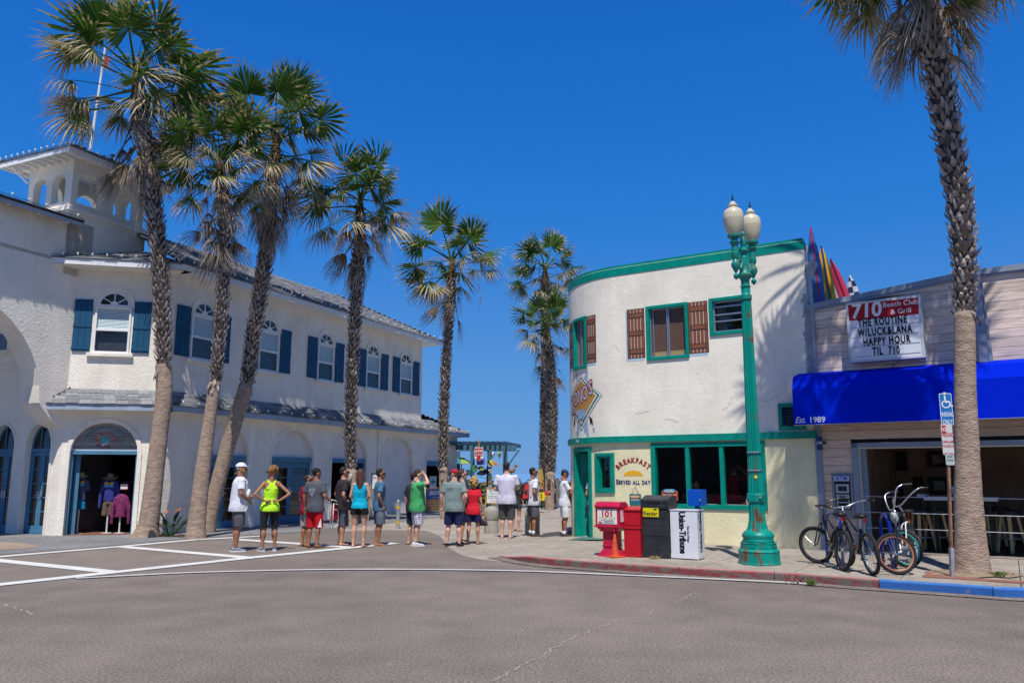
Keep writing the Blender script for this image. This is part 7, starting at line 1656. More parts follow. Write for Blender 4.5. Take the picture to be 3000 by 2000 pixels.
    if hk == 'curly':
        r = random.Random(9); big_ = hair[2] if len(hair) > 2 else 1.0
        for _ in range(90):
            a, b_ = r.uniform(0, 6.28), r.uniform(-.75, 1.5); q = Vector((cos(a)*cos(b_), sin(a)*cos(b_)*1.1, sin(b_)))
            if q.y > .62 and q.z < .55: continue
            p = Vector((0, -.028, .01))+Vector((q.x*.086, q.y*.088, q.z*.10))*big_; rr = r.uniform(.02, .034)*big_; h.ell(tuple(p), rr, rr, rr, 7)
        h.ell((0, -.02, .03), .082*big_, .09*big_, .09*big_, 12)
    if hk == 'updo': 
        h.ell((0, -.022, .036), .084, .096, .090, 16); r = random.Random(4)
        for _ in range(60):
            a, b_ = r.uniform(0, 6.28), r.uniform(-.5, 1.5); q = Vector((cos(a)*cos(b_), sin(a)*cos(b_), sin(b_)))
            if q.y > .5 and q.z < .5: continue
            p = Vector((0, -.045, .035))+Vector((q.x*.085, q.y*.095, q.z*.095)); rr = r.uniform(.018, .03); h.ell(tuple(p), rr, rr, rr, 7)
    if hk: HD('hair', h, hm, True, .008 if hk in ('curly', 'updo', 'long', 'short', 'buzz') else None)
    if cap:
        cc_, back = cap[0], cap[1]; m = MB(); n_ = 16; mt = cloth('cap%s' % str(cc_), cc_, .1)
        vs = []; fs = []
        for i in range(6):
            b_ = radians(4+86*i/5)
            for j in range(n_): a = 2*pi*j/n_; vs.append((.087*cos(b_)*cos(a), -.012+.104*cos(b_)*sin(a), .038+.085*sin(b_)))
        fs = [(i*n_+j, i*n_+(j+1) % n_, (i+1)*n_+(j+1) % n_, (i+1)*n_+j) for i in range(5) for j in range(n_)]+[tuple(range(5*n_, 6*n_))]
        m.add(vs, fs); cp_ = HD('cap', m, mt)
        m = MB(); sgn = -1 if back else 1; br = [(-.072, .07), (-.06, .125), (-.03, .162), (.03, .162), (.06, .125), (.072, .07)]
        if back: br = [(x_, y_-.01) for x_, y_ in br]
        m.add([(x_, sgn*y_-.006, .040-.10*max(0, y_-.07)*(1 if not back else 1.3)) for x_, y_ in br]+[(x_, sgn*y_-.006, .050-.10*max(0, y_-.07)*(1 if not back else 1.3)) for x_, y_ in br], [tuple(range(6)), tuple(range(6, 12))[::-1]]+[(i, (i+1) % 6, (i+1) % 6+6, i+6) for i in range(6)]); HD('cap_brim', m, mt, False)
    if glasses:
        m = MB()
        for s in (-1, 1): m.ell((s*.032, .094, .008), .026, .008, .017, 10); m.bar((s*.058, .088, .012), (s*.080, -.01, .010), .005, .008)
        m.bar((-.01, .098, .012), (.01, .098, .012), .004, .006); HD('sunglasses', m, BLACK)
    else:
        m = MB()
        for s in (-1, 1): m.ell((s*.030, .084, .010), .011, .008, .006, 8)
        HD('eyes', m, mat('eye_dark', (.03, .02, .02), .3)); 
    m = MB(); m.ell((0, .094, -.063), .020, .006, .005, 8); HD('lips', m, mat('lips', (.36, .12, .10), .5))
    t['pm'] = 0; del t['pm']
    PM[t.name] = (M, AR, t, HM); return t
PM = {}
def on(t, nm, mb_, mt, sm=False, parent=None): return obj(nm, mb_, mt, parent or t, PM[t.name][0], smooth=sm)
Q = 'people queueing for breakfast'
C = lambda *a: a
# ---- the queue from the road to the diner door
p = person('person in white cap, white tee and dark grey shorts hugging a plastic bag', 692, 1614, 1356, 62, 1.12, skin='brown', hair=('buzz', (.35, .33, .31)), top=C('tee', 'white', (.72, .73, .78)), bottom=C('shorts', 'slate', (.10, .10, .115)), shoes=('sneaker', (.22, .26, .30)), arms=('belly', 'fold'), cap=((.72, .73, .76), False), group=Q, headyaw=10, stance=.075)
M_, AR, t_, HM = PM[p.name]
m = MB(); m.tube([HM @ Vector(q) for q in ((-.085, .05, .0), (-.10, -.04, -.06), (-.06, -.115, -.09), (.06, -.115, -.09), (.10, -.04, -.06), (.085, .05, 0))], .004, 5); on(p, 'glasses_strap', m, mat('strap_yellow', (.65, .55, .03), .5))
m = MB(); m.ell((-.16, .13, 1.17), .10, .07, .09, 12); m.ell((.06, .16, 1.20), .13, .05, .06, 12); m.ell((.16, .14, 1.13), .05, .04, .07, 8); bm_ = remesh(m, .014, 1, .03, 3); bm_.materials.append(mat('cream_plastic', (.62, .60, .52), .35, bump=.6, bs=25)); o = obj('plastic_bag', bm_, None, None, M_); tag(o, 'crumpled cream plastic bag hugged by the white-capped man', 'bag')
p = person('woman in neon yellow tank top and black leggings with both hands on her lower back', 785, 1613, 1367, -28, 1.0, True, 'brown', ('updo', (.30, .14, .05)), C('racer', 'neon', (.52, .95, .03)), C('capri', 'black', (.018, .017, .02)), ('sneaker', (.30, .32, .40)), ('waist', 'waist'), group=Q, stance=.13, glasses=True, headyaw=-35)
p = person('person in maroon tee and pale shorts half hidden behind the red-shorts man', 894, 1599, 1391, 40, 1.0, skin='brown', hair=('buzz', (.04, .03, .03)), top=C('tee', 'maroon', (.24, .006, .03)), bottom=C('shorts', 'khaki', (.45, .40, .36)), shoes=('sandal', (.02, .02, .02)), arms=('belly', 'down'), group=Q, glasses=True, headyaw=30, stance=.09)
p = person('person in backwards black cap, printed grey tee and bright red shorts', 918, 1604, 1371, 18, 1.02, skin='brown', hair=('buzz', (.02, .015, .01)), top=C('tee', 'charcoal', (.085, .09, .11)), bottom=C('long_shorts', 'scarlet', (.55, .005, .015)), shoes=('boat', (.25, .10, .03)), arms=('down', 'hold'), cap=((.012, .012, .02), True), group=Q, headyaw=25)
RS = p
m = MB()
for i, tx in enumerate(('CALIFORNIA', 'BEST COAST', 'Surfers', 'Club')): write(m, tx, 0, 1.30-.045*i, .05 if i else .045, -.152, bold=.02, sx=.62 if i < 2 else .8)
on(p, 'tee_print', m, mat('print_pale', (.42, .44, .48), .8))
for s in (-1, 1):
    m = MB(); m.add([(s*.16, -.125, .46), (s*.215, -.04, .46), (s*.20, -.06, .66)], [(0, 1, 2) if s > 0 else (0, 2, 1)]); on(p, 'shorts_flash', m, WHITE)
p = person('person in black tee and grey denim shorts wearing sunglasses, hand in pocket', 1000, 1597, 1368, 62, 1.16, skin='tan', hair=('short', (.03, .02, .015)), top=C('tee', 'blacktee', (.028, .022, .028)), bottom=C('long_shorts', 'denimgrey', (.085, .10, .12)), shoes=('sandal', (.02, .02, .03)), arms=('pocket', 'pocket'), glasses=True, group=Q, stance=.09)
p = person('woman in turquoise sleeveless top and black shorts with long brown hair, seen from behind', 1050, 1602, 1374, 3, 1.0, True, 'fair', ('long', (.10, .04, .025)), C('tank', 'turquoise', (.0, .40, .58)), C('short_shorts', 'blackshort', (.012, .012, .015)), ('sandal', (.02, .02, .02)), ('belly', 'fold'), group=Q, stance=.12)
TQ = p
p = person('person in slate blue tee, rolled grey shorts and tan flip-flops, hand in pocket', 1108, 1598, 1373, 66, .93, skin='brown', hair=('short', (.02, .015, .012)), top=C('tee', 'steelblue', (.06, .15, .24)), bottom=C('shorts', 'greyblue', (.13, .15, .19)), shoes=('sandal', (.40, .26, .12)), arms=('down', 'pocket'), glasses=True, group=Q, stance=.085)
p = person('person hidden behind the green-tee man, only dark back and leg showing', 1209, 1594, 1385, 40, 1.0, skin='fair', hair=('short', (.03, .02, .02)), top=C('tee', 'darktop', (.03, .03, .04)), bottom=C('shorts', 'navyshort', (.015, .02, .045)), shoes=('sandal', (.03, .02, .02)), arms=('down', 'down'), group=Q)
CHK = bpy.data.materials.new('plaid_shorts'); CHK.use_nodes = True; pn = CHK.node_tree; _b = pn.nodes['Principled BSDF']; _b.inputs['Roughness'].default_value = .85
_tc = pn.nodes.new('ShaderNodeTexCoord'); _w = []
for ax_, sc_ in (('X', 9), ('Z', 7)):
    w_ = pn.nodes.new('ShaderNodeTexWave'); w_.bands_direction = ax_; w_.inputs['Scale'].default_value = sc_; w_.inputs['Distortion'].default_value = .3; pn.links.new(_tc.outputs['Object'], w_.inputs['Vector']); _w.append(w_)
_mu = pn.nodes.new('ShaderNodeMath'); _mu.operation = 'ADD'; pn.links.new(_w[0].outputs['Fac'], _mu.inputs[0]); pn.links.new(_w[1].outputs['Fac'], _mu.inputs[1])
_cr = pn.nodes.new('ShaderNodeValToRGB'); _cr.color_ramp.elements[0].position = .35; _cr.color_ramp.elements[0].color = (.07, .06, .12, 1); _cr.color_ramp.elements[1].position = .75; _cr.color_ramp.elements[1].color = (.62, .60, .68, 1); pn.links.new(_mu.outputs[0], _cr.inputs[0]); pn.links.new(_cr.outputs[0], _b.inputs['Base Color'])
p = person('person in bright green tee and plaid shorts with a hand on the head', 1220, 1598, 1376, 70, 1.12, skin='pale', hair=('short', (.06, .03, .02)), top=C('tee', 'green', (.06, .38, .12)), bottom=('shorts', 'plaid', CHK), shoes=('sneaker', (.62, .62, .66)), arms=('down', 'head'), group=Q, headtilt=-.25, stance=.07)
p = person('person mostly hidden behind the sage-tee man, face turned sideways with glasses', 1352, 1590, 1376, 75, 1.05, skin='fair', hair=('short', (.10, .05, .03)), top=C('tee', 'darktop', (.03, .03, .04)), bottom=C('shorts', 'navyshort', (.015, .02, .045)), shoes=('sandal', (.03, .02, .02)), arms=('down', 'down'), group=Q, glasses=True)
p = person('person in red cap, sage grey tee and navy shorts, seen from behind', 1328, 1600, 1374, 8, 1.12, skin='pale', hair=('buzz', (.20, .10, .05)), top=C('tee', 'sage', (.20, .26, .25)), bottom=C('shorts', 'navy', (.015, .018, .085)), shoes=('sneaker', (.03, .03, .035)), arms=('down', 'pocket'), cap=((.36, .015, .03), False), glasses=True, group=Q, headyaw=-62, stance=.15)
p = person('woman in red tee and navy shorts with curly blond hair', 1386, 1594, 1400, 12, 1.0, True, 'tan', ('curly', (.50, .33, .12), 1.25), C('tee', 'redtee', (.62, .012, .03)), C('mid_shorts', 'navyw', (.012, .015, .085)), ('sandal', (.04, .03, .03)), ('belly', 'down'), group=Q, stance=.13, step=.05)
RW = p
p = person('person in lilac white tee and dark cargo shorts with arms folded, back to camera', 1484, 1576, 1354, 14, 1.10, skin='pale', hair=('short', (.025, .02, .018)), top=C('tee', 'lilac', (.62, .60, .72)), bottom=C('long_shorts', 'cargo', (.075, .075, .075)), shoes=('sandal', (.16, .07, .05)), arms=('belly', 'crossed'), group=Q, stance=.10)
p = person('woman in denim shorts mostly hidden behind the lilac-tee man', 1512, 1556, 1395, 30, .95, True, 'fair', ('long', (.16, .03, .03)), C('tee', 'blackw', (.03, .03, .035)), C('short_shorts', 'denimw', (.03, .07, .10)), ('sandal', (.03, .02, .02)), ('down', 'down'), group=Q)
p = person('person in white tee with sunglasses and a red and black backpack', 1562, 1570, 1370, 70, 1.08, skin='brown', hair=('short', (.015, .012, .012)), top=C('tee', 'white2', (.66, .66, .72)), bottom=C('shorts', 'greyplaid', (.10, .10, .115)), shoes=('sneaker', (.05, .05, .055), (.7, .7, .72)), arms=('down', 'pocket'), group=Q, glasses=True, z=.008)
BP = p
p = person('youth in navy cap, white tee and white shorts touching his chin by the diner door', 1655, 1570, 1376, 82, .92, skin='brown', hair=('short', (.02, .015, .012)), top=C('tee', 'white', (.72, .73, .78)), bottom=C('shorts', 'whiteshort', (.68, .68, .70)), shoes=('sneaker', (.05, .05, .055), (.7, .7, .72)), arms=('crossed', 'chin'), cap=((.02, .035, .12), False), group=Q, headtilt=-.35, z=zS(1.4, 19.4))
dxy = dmap(((dl_+dr_)/2+.12, .28, 0))
p = person('woman in pale shirt, denim shorts and straw hat standing inside the diner doorway', 0, 0, 0, 10, .95, True, 'tan', ('long', (.32, .20, .10)), C('shirt', 'paleshirt', (.42, .50, .60)), C('short_shorts', 'denimd', (.04, .06, .12)), ('sandal', (.45, .32, .24)), ('belly', 'fold'), pos=(dxy.x, dxy.y, .05), height=1.62)
M_, AR, t_, HM = PM[p.name]
HATM = MB(); HATM.lathe([(.001, .15), (.06, .148), (.078, .135), (.082, .05), (.088, .045), (.135, .036), (.138, .030), (.085, .028)], 20)
o = obj('straw_hat', (lambda m: (m.add([HM @ Vector(q) for q in HATM.v], HATM.f), m)[1])(MB()), mat('straw', (.48, .36, .20), .8, var=.3, vs=20), p, M_, smooth=True)
m = MB(); m.lathe([(.089, .05), (.086, .075)], 20); m.v = [tuple(HM @ Vector(q)) for q in m.v]; obj('hat_band', m, BLACK, p, M_)
# diners behind the glass
def inside(lab, x, y, yaw, col, nm, h=1.0, **kw):
    q = ED.w(x, y, 0); return person(lab, 0, 0, 0, yaw, 1.0, skin='tan', hair=('short', (.02, .015, .012)), top=C('tee', nm, col), bottom=C('shorts', 'cargo', (.075, .075, .075)), shoes=('sneaker', (.05, .05, .055)), arms=kw.pop('arms', ('fold', 'fold')), pos=(q.x, q.y, h), height=1.72, group='people inside the diner', vox=.012, **kw)
inside('person in dark maroon top seated at the diner window looking down', -1.44, .52, 195, (.09, .012, .03), 'darkmaroon', -.44, sit=True, headtilt=-.4)
inside('person in red tee with raised arm standing inside behind the middle pane', -2.35, 2.2, 60, (.35, .01, .02), 'redtee2', .1, arms=('down', 'head'))
inside('person in dark red tee inside, seen through the middle pane near its mullion', -2.02, 2.8, -40, (.20, .008, .015), 'redtee3', .1)
inside('person seated low inside behind the first pane by the hours sign', -3.1, 1.6, 150, (.10, .09, .09), 'greyin', -.28, sit=True)
# ---- things they carry
def carried(name, label, cat, t): 
    return thing(name, label, cat, tuple(PM[t.name][0] @ Vector((0.2, .1, .8))))
# folded beach chair in the hand of the red-shorts man
M_ = PM[RS.name][0]; t = carried('folding_chair', 'folded red beach chair with white tube frame carried by the red-shorts man', 'chair', RS)
m = MB(); A0 = [(.235, .30, .46), (.235, .30, 1.02), (.235, .32, 1.06), (.235, .52, 1.03), (.235, .55, .98), (.235, .62, .50)]; m.tube(A0, .012, 6); m.tube([(.275, .33, .44), (.275, .35, .98), (.275, .53, .95), (.275, .60, .55)], .012, 6); m.tube([(.235, .30, .46), (.275, .45, .44), (.275, .60, .50)], .011, 6); obj('frame', m, WHITE, t, M_, smooth=True)
m = MB(); m.box(.245, .265, .32, .60, .60, .93); obj('seat_cloth', m, cloth('chaircloth', (.50, .015, .03)), t, M_)
m = MB(); m.bar((.255, .36, .84), (.255, .58, .82), .05, .022); obj('armrest', m, WHITE, t, M_)
t = thing('handbag', 'shiny black handbag at the elbow of the turquoise-top woman', 'bag', tuple(PM[TQ.name][0] @ Vector((-.3, 0, .9)))); M_ = PM[TQ.name][0]
m = MB(); m.ell((-.30, .05, .99), .12, .07, .10, 12); m.box(-.38, -.22, .0, .10, .93, 1.02); me = remesh(m, .012, 1); me.materials.append(mat('patent_black', (.015, .015, .017), .2, bump=.4, bs=40)); obj('bag_body', me, None, t, M_)
m = MB(); m.tube([(-.36, .05, 1.04), (-.32, .03, 1.16), (-.24, .03, 1.18), (-.22, .05, 1.05)], .008, 6); obj('strap', m, BLACK, t, M_)
t = thing('handbag', 'dark handbag with orange trim hanging from the hand of the red-tee woman', 'bag', tuple(PM[RW.name][0] @ Vector((.28, 0, .5)))); M_ = PM[RW.name][0]
m = MB(); m.loft([(.27, .06, .50, .10, .055), (.27, .06, .54, .12, .065), (.27, .06, .64, .10, .05), (.27, .06, .68, .06, .03)], 14); obj('bag_body', m, mat('bag_dark', (.03, .025, .035), .4), t, M_, smooth=True)
m = MB(); OTR = mat('bag_orange', (.50, .16, .03), .5)
for s in (-.03, .03): m.tube([(.19, .06+s, .64), (.24, .05+s, .78), (.27, .04+s, .82), (.30, .05+s, .78), (.35, .06+s, .64)], .008, 6)
m.box(.17, .37, .125, .13, .49, .52); m.tube([(.16, .06, .52), (.20, .12, .66)], .01, 5); m.tube([(.38, .06, .52), (.33, .12, .66)], .01, 5); m.tube([(.16, .06, .52), (.20, .0, .66)], .01, 5); m.tube([(.38, .06, .52), (.33, .0, .66)], .01, 5); obj('trim', m, OTR, t, M_, smooth=True)
t = thing('backpack', 'red and black backpack worn by the man in sunglasses and white tee', 'backpack', tuple(PM[BP.name][0] @ Vector((0, -.2, 1.1)))); M_ = PM[BP.name][0]
m = MB(); m.loft([(0, -.20, .93, .12, .06), (0, -.235, 1.0, .16, .11), (0, -.235, 1.15, .155, .11), (0, -.20, 1.32, .11, .07), (0, -.17, 1.41, .06, .04)], 16); me = remesh(m, .013, 1); me.materials.append(mat('pack_black', (.02, .018, .02), .6)); obj('pack', me, None, t, M_)
m = MB(); 
for s in (-1, 1): m.add([(s*.155, -.30, .98), (s*.172, -.20, 1.0), (s*.13, -.16, 1.36), (s*.10, -.26, 1.34), (s*.12, -.345, 1.0)], [(0, 1, 2, 3), (0, 3, 4)] if s > 0 else [(0, 3, 2, 1), (0, 4, 3)])
obj('side_panel', m, mat('pack_red', (.50, .02, .03), .6), t, M_)
m = MB()
for s in (-1, 1): m.tube([(s*.07, -.14, 1.44), (s*.10, -.02, 1.51), (s*.11, .12, 1.40), (s*.13, .12, 1.22), (s*.16, -.02, 1.08), (s*.14, -.14, 1.0)], .014, 6)
obj('strap', m, MATS['pack_black'], t, M_, smooth=True)
# ------------------------------------------------------------------ clothes shown in the shop entrance
POLE = mat('stand_pole', (.65, .64, .62), .4)
def garment_stand(label, u, shirt, short_m, hat, zt, w_, yy=.62, legs='shorts', print_=True):
    xx = E1.P(u, 1480, yy)[0]; t = thing('clothes_stand', label, 'clothes stand', tuple(E1.w(xx, yy, 0)), 'dressed stands in the shop entrance'); M = E1.at(xx, yy)
    m = MB(); m.tube([(0, 0, .02), (0, 0, zt-.05)], .022, 10); m.lathe([(.14, .0), (.14, .018), (.03, .03)], 16); obj('pole', m, POLE, t, M)
    c = MB(); c.loft([(0, 0, zt-.62, w_*.9, .09), (0, 0, zt-.45, w_*.85, .10), (0, 0, zt-.18, w_, .10), (0, 0, zt-.06, w_*.95, .07), (0, 0, zt, .06, .05)], 14)
    for s in (-1, 1): c.tube([(s*(w_-.03), 0, zt-.09), (s*(w_+.05), 0, zt-.35), (s*(w_+.06), .0, zt-.35 if hat == 'tan' else zt-.80)], [.055, .05, .04], 8)
    me = remesh(c, .016, 1, .02, u); me.materials.append(shirt); sh = obj('shirt', me, None, t, M)
    if print_:
        for nm_, z0, z1, mt in (('print_sky', .24, .17, mat('print_sky', (.10, .35, .50), .7)), ('print_sand', .17, .10, mat('print_sand', (.52, .36, .05), .7))):
            m = MB(); m.box(-.11, .11, -.128, -.118, zt-z0, zt-z1); obj(nm_, m, mt, sh, M)
        m = MB(); m.tube([(-.0, -.131, zt-.23), (.005, -.131, zt-.12)], .006, 4); m.ell((.005, -.131, zt-.11), .04, .004, .012, 8); obj('print_palm', m, BLACK, sh, M)
    if short_m:
        c = MB(); c.loft([(0, 0, zt-.60, w_*.7, .085), (0, 0, zt-.70, w_*.75, .09)], 12)
        for s in (-1, 1): c.tube([(s*.07, 0, zt-.66), (s*.085, 0, zt-(.85 if legs == 'short' else 1.0))], [.075, .085], 10)
        me = remesh(c, .016, 1, .015, u); me.materials.append(short_m); obj('shorts', me, None, t, M)
    if hat:
        hm_ = mat('hat_'+hat, {'tan': (.48, .35, .17), 'brown': (.34, .19, .08)}[hat], .8, var=.3, vs=20); m = MB(); k = 1.25 if hat == 'brown' else 1.0
        m.lathe([(.17*k, .03), (.165*k, .02), (.08, .035), (.078, .10), (.06, .13), (.001, .135)], 20); obj('hat', m, hm_, t, M @ T(0, -.01, zt+.01) @ Matrix.Rotation(.35, 4, 'X'), smooth=True)
    return t
garment_stand('stand with grey-blue printed top, turquoise shorts and a pale straw hat', 232, cloth('shopgrey', (.06, .085, .15)), cloth('shopturq', (.0, .22, .40)), 'tan', 1.50, .16, legs='short')
garment_stand('stand with royal blue printed long-sleeved top, khaki shorts and a brown straw hat', 318, cloth('shopblue', (.035, .05, .26)), cloth('shopkhaki', (.15, .10, .08)), 'brown', 1.47, .17)
garment_stand('stand with a tie-dyed pink sweatshirt and a small price card above', 355, mat('tie_dye', (.26, .03, .12), .85, var=.8, vs=14, var2=(.08, .02, .07)), None, None, 1.05, .15, .55, print_=False)
xx, zz = E1.P(364, 1424, .5); t = thing('price_card', 'red bordered price card above the pink sweatshirt', 'card', tuple(E1.w(xx, .5, zz))); m = MB(); m.box(xx-.10, xx+.10, .49, .50, zz-.09, zz+.07); obj('card_frame', m, RP, t, E1.M); m = MB(); m.box(xx-.085, xx+.085, .484, .489, zz-.07, zz+.055); cd = obj('card', m, WHITE, t, E1.M)
m = MB(); write(m, 'SALE', xx, zz-.01, .06, .481); obj('lettering', m, RL, cd, E1.M)
GC = [(.20, .03, .05), (.03, .10, .06), (.22, .02, .10), (.05, .05, .12), (.15, .12, .10), (.10, .02, .02)]
t = thing('clothes_rail', 'rail of dark red and green garments at the back of the shop entrance', 'clothes rail', tuple(E1.w(1.1, 1.7, 0))); m = MB(); m.tube([(.4, 1.7, 0), (.4, 1.7, 1.35), (1.9, 1.7, 1.35), (1.9, 1.7, 0)], .018, 6); obj('rail', m, STEEL, t, E1.M)
for i in range(14):
    xg = .48+i*.1; c_ = GC[i % 6]; m = MB(); m.loft([(xg, 1.7, .45+.1*(i % 3), .04, .17), (xg, 1.7, 1.0, .035, .18), (xg, 1.7, 1.25, .03, .16), (xg, 1.7, 1.32, .02, .05)], 10); obj('garment', m, cloth('g%d' % (i % 6), c_), t, E1.M)

# ------------------------------------------------------------------ kiosk and curios at the end of the street
PBL = mat('pergola_blue', (.07, .17, .24), .6, var=.2, vs=3)
YK = 37.0
t = thing('pergola', 'blue timber pergola over the souvenir stall at the street end', 'pergola', tuple(AT(1432, 1480, YK)))
def az_top(v, Y): return AT(1400, v, Y).z
zb1, zb2 = az_top(1318, YK), az_top(1306, YK)
for u, Y_, w_ in ((1384, YK+1.5, .2), (1434, YK, .2), (1480, YK-.5, .22), (1341, YK+2, .2)):
    q = AT(u, 1400, Y_); m = MB(); m.box(q.x-w_/2, q.x+w_/2, Y_-w_/2, Y_+w_/2, 0, zb1); obj('post', m, PBL, t)
xl_, xr_ = AT(1338, 1310, YK).x, AT(1500, 1310, YK).x
for yy in (YK-.5, YK+1.6): m = MB(); m.box(xl_, xr_+.2, yy-.05, yy+.05, zb1, zb2+.02); obj('beam', m, PBL, t)
for i, u in enumerate((1352, 1368, 1384, 1401, 1417, 1432, 1446, 1460, 1473, 1490)):
    q = AT(u, 1300, YK-1.2); m = MB(); m.prism([(-1.3, .03), (-1.15, -.06), (3.2, -.06), (3.2, .12), (-1.3, .12)], -.03, .03); obj('rafter', m, PBL, t, T(q.x, YK, zb2+.06) @ rotz(radians(66+i*1.5)) )
q = AT(1480, 1350, YK-.5); m = MB(); m.bar((q.x+.1, YK-.5, zb1-.75), (q.x+.65, YK-.5, zb1), .08, .08); obj('brace', m, PBL, t)
def flat(name, label, cat, poly, Y, mt, th=.03, group=None, **kw):
    """cut-out board or cloth; poly given on the survey grid"""
    pts = [AT(u, v, Y) for u, v in poly]; t = thing(name, label, cat, tuple(sum(pts, Vector())/len(pts)), group); m = MB(); m.prism([(p.x, p.z) for p in pts], Y, Y+th); obj(kw.get('part', 'panel'), m, mt, t); return t
YJ = 35.6
t = flat('atm_sign', 'red and white hanging sign with ATM MACHINE and a down arrow', 'sign', [(1390, 1310), (1415, 1310), (1415, 1342), (1403, 1351), (1390, 1342)], YJ, WHITE)
a_, b_ = AT(1391, 1312, YJ), AT(1414, 1335, YJ); m = MB(); m.box(a_.x, b_.x, YJ-.012, YJ-.002, b_.z, a_.z); o = obj('red_field', m, IR, t); m = MB(); cxx = (a_.x+b_.x)/2; write(m, 'ATM', cxx, (a_.z+b_.z)/2-.03, .19, YJ-.016, sx=.85, bold=.02); write(m, 'MACHINE', cxx, b_.z+.03, .075, YJ-.016, bold=.02); obj('lettering', m, WHITE, o); q = AT(1403, 1350, YJ); m = MB(); m.prism([(cxx-.08, b_.z-.01), (cxx+.08, b_.z-.01), (cxx+.08, b_.z-.10), (cxx+.14, b_.z-.10), (cxx, q.z+.0), (cxx-.14, b_.z-.10), (cxx-.08, b_.z-.10)], YJ-.012, YJ-.002); obj('arrow', m, IR, t)
m = MB(); q = AT(1403, 1310, YJ); m.box(q.x-.03, q.x+.03, YJ, YJ+.04, q.z, q.z+.35); obj('hanger', m, WOOD, t)
def balloon(lab, u, v, cols):
    q = AT(u, v, YJ); t = thing('balloon_spinner', lab, 'wind spinner', tuple(q), 'balloon spinners under the pergola'); m = MB(); n = 12; pr_ = [(.01, .17), (.06, .155), (.085, .10), (.08, .05), (.045, -.04), (.02, -.10), (.012, -.14)]
    vs = []
    for rr, zz in pr_:
        for j in range(n): aa = 2*pi*j/n; vs.append((rr*cos(aa), rr*sin(aa), zz))
    for i in range(len(pr_)-1):
        for j in range(n): pass
    m.v = [tuple(p_) for p_ in vs]; m.t = [0]*len(vs)
    for i in range(len(pr_)-1):
        for j in range(n): m.f.append((i*n+j, (i+1)*n+j, (i+1)*n+(j+1) % n, i*n+(j+1) % n)); m.m.append((j//2) % len(cols))
    obj('balloon', m, cols, t, T(*q)); m = MB(); m.tube([q+Vector((0, 0, .17)), q+Vector((0, 0, .5))], .006, 4); obj('string', m, BLACK, t)
CW = lambda n_, c_: mat('bright_'+n_, c_, .6)
balloon('red, white and blue balloon spinner', 1444, 1334, [CW('red', (.45, .02, .03)), CW('white', (.7, .7, .72)), CW('navy', (.05, .06, .3))]); balloon('yellow, green and red balloon spinner', 1463, 1334, [CW('yellow', (.75, .6, .02)), CW('green', (.08, .45, .06)), CW('red', (.45, .02, .03))])
t = flat('kite', 'yellow and pink pointed kite hanging beside the pergola post', 'kite', [(1433, 1352), (1438, 1345), (1465, 1362), (1452, 1364), (1442, 1361)], YJ-.1, CW('yellow', (.75, .6, .02)))
pts = [AT(u, v, YJ-.12) for u, v in ((1442, 1350), (1465, 1362), (1453, 1364))]; m = MB(); m.prism([(p.x, p.z) for p in pts], YJ-.12, YJ-.11); obj('panel', m, CW('pink', (.6, .18, .2)), t)
flat('cloth_banner', 'violet hanging cloth in the stall', 'cloth', [(1395, 1349), (1420, 1342), (1422, 1360), (1398, 1362)], YJ+.3, CW('violet', (.16, .13, .5)), .02)
for i, (n_, c_) in enumerate((('red', (.45, .02, .03)), ('orange', (.7, .22, .02)), ('yellow', (.75, .6, .02)), ('green', (.08, .45, .06)))):
    pass
t = thing('rainbow_kite', 'rainbow fan kite under the violet cloth', 'kite', tuple(AT(1409, 1368, YJ+.2))); c0 = AT(1409, 1364, YJ+.2)
for i, n_ in enumerate(('red', 'orange', 'yellow', 'green', 'violet')):
    a0, a1 = radians(200+28*i), radians(228+28*i); m = MB(); m.prism([(c0.x, c0.z), (c0.x+.2*cos(a0), c0.z+.2*sin(a0)), (c0.x+.2*cos(a1), c0.z+.2*sin(a1))], c0.y, c0.y+.01); obj('panel', m, CW(n_, (.7, .22, .02)), t)
t = thing('market_umbrella', 'green and yellow sunshade half hidden behind the building end', 'umbrella', tuple(AT(1355, 1400, 39))); q = AT(1352, 1336, 39)
for i in range(8):
    a0, a1 = pi/4*i, pi/4*(i+1); R1 = .62; m = MB(); m.add([(q.x, 39, q.z), (q.x+R1*cos(a0), 39+R1*sin(a0), q.z-.36), (q.x+R1*cos(a1), 39+R1*sin(a1), q.z-.36)], [(0, 1, 2)]); obj('panel', m, [CW('olive', (.30, .35, .05)), CW('teal', (.02, .2, .25))][i % 2], t)
m = MB(); m.tube([(q.x, 39, 0), (q.x, 39, q.z)], .03, 6); obj('pole', m, POLE, t)
# little boards down the pergola post
for i, (v0, v1, c_, lb_) in enumerate(((1357, 1368, (.35, .36, .3), 'pale novelty plate, topmost on the pergola post'), (1374, 1386, (.5, .5, .48), 'white licence-style plate below the topmost one'), (1394, 1404, (.16, .17, .05), 'olive board in the middle of the pergola post'), (1407, 1418, (.30, .20, .07), 'brown board under the olive one'), (1421, 1427, (.35, .38, .38), 'lowest pale plate on the pergola post'))):
    flat('souvenir_plate', lb_, 'plate', [(1430, v0), (1442, v0-1), (1442, v1-1), (1430, v1)], YJ-.05, mat('plate_k%d' % i, c_, .6, var=.4, vs=20), .02, 'plates on the pergola post')
r = random.Random(21)
def hat_at(lab, u, v, Y_, c_, s_=1.0):
    q = AT(u, v, Y_); m = MB(); m.lathe([(.17, -.01), (.16, .0), (.085, .01), (.08, .07), (.05, .10), (.001, .105)], 18); o = obj('hat', m, mat('khat%s' % str(c_), c_, .85), None, T(*q) @ Matrix.Rotation(.4, 4, 'X') @ Matrix.Scale(s_, 4), smooth=True); tag(o, lab, 'hat', 'hats on the stall rack')
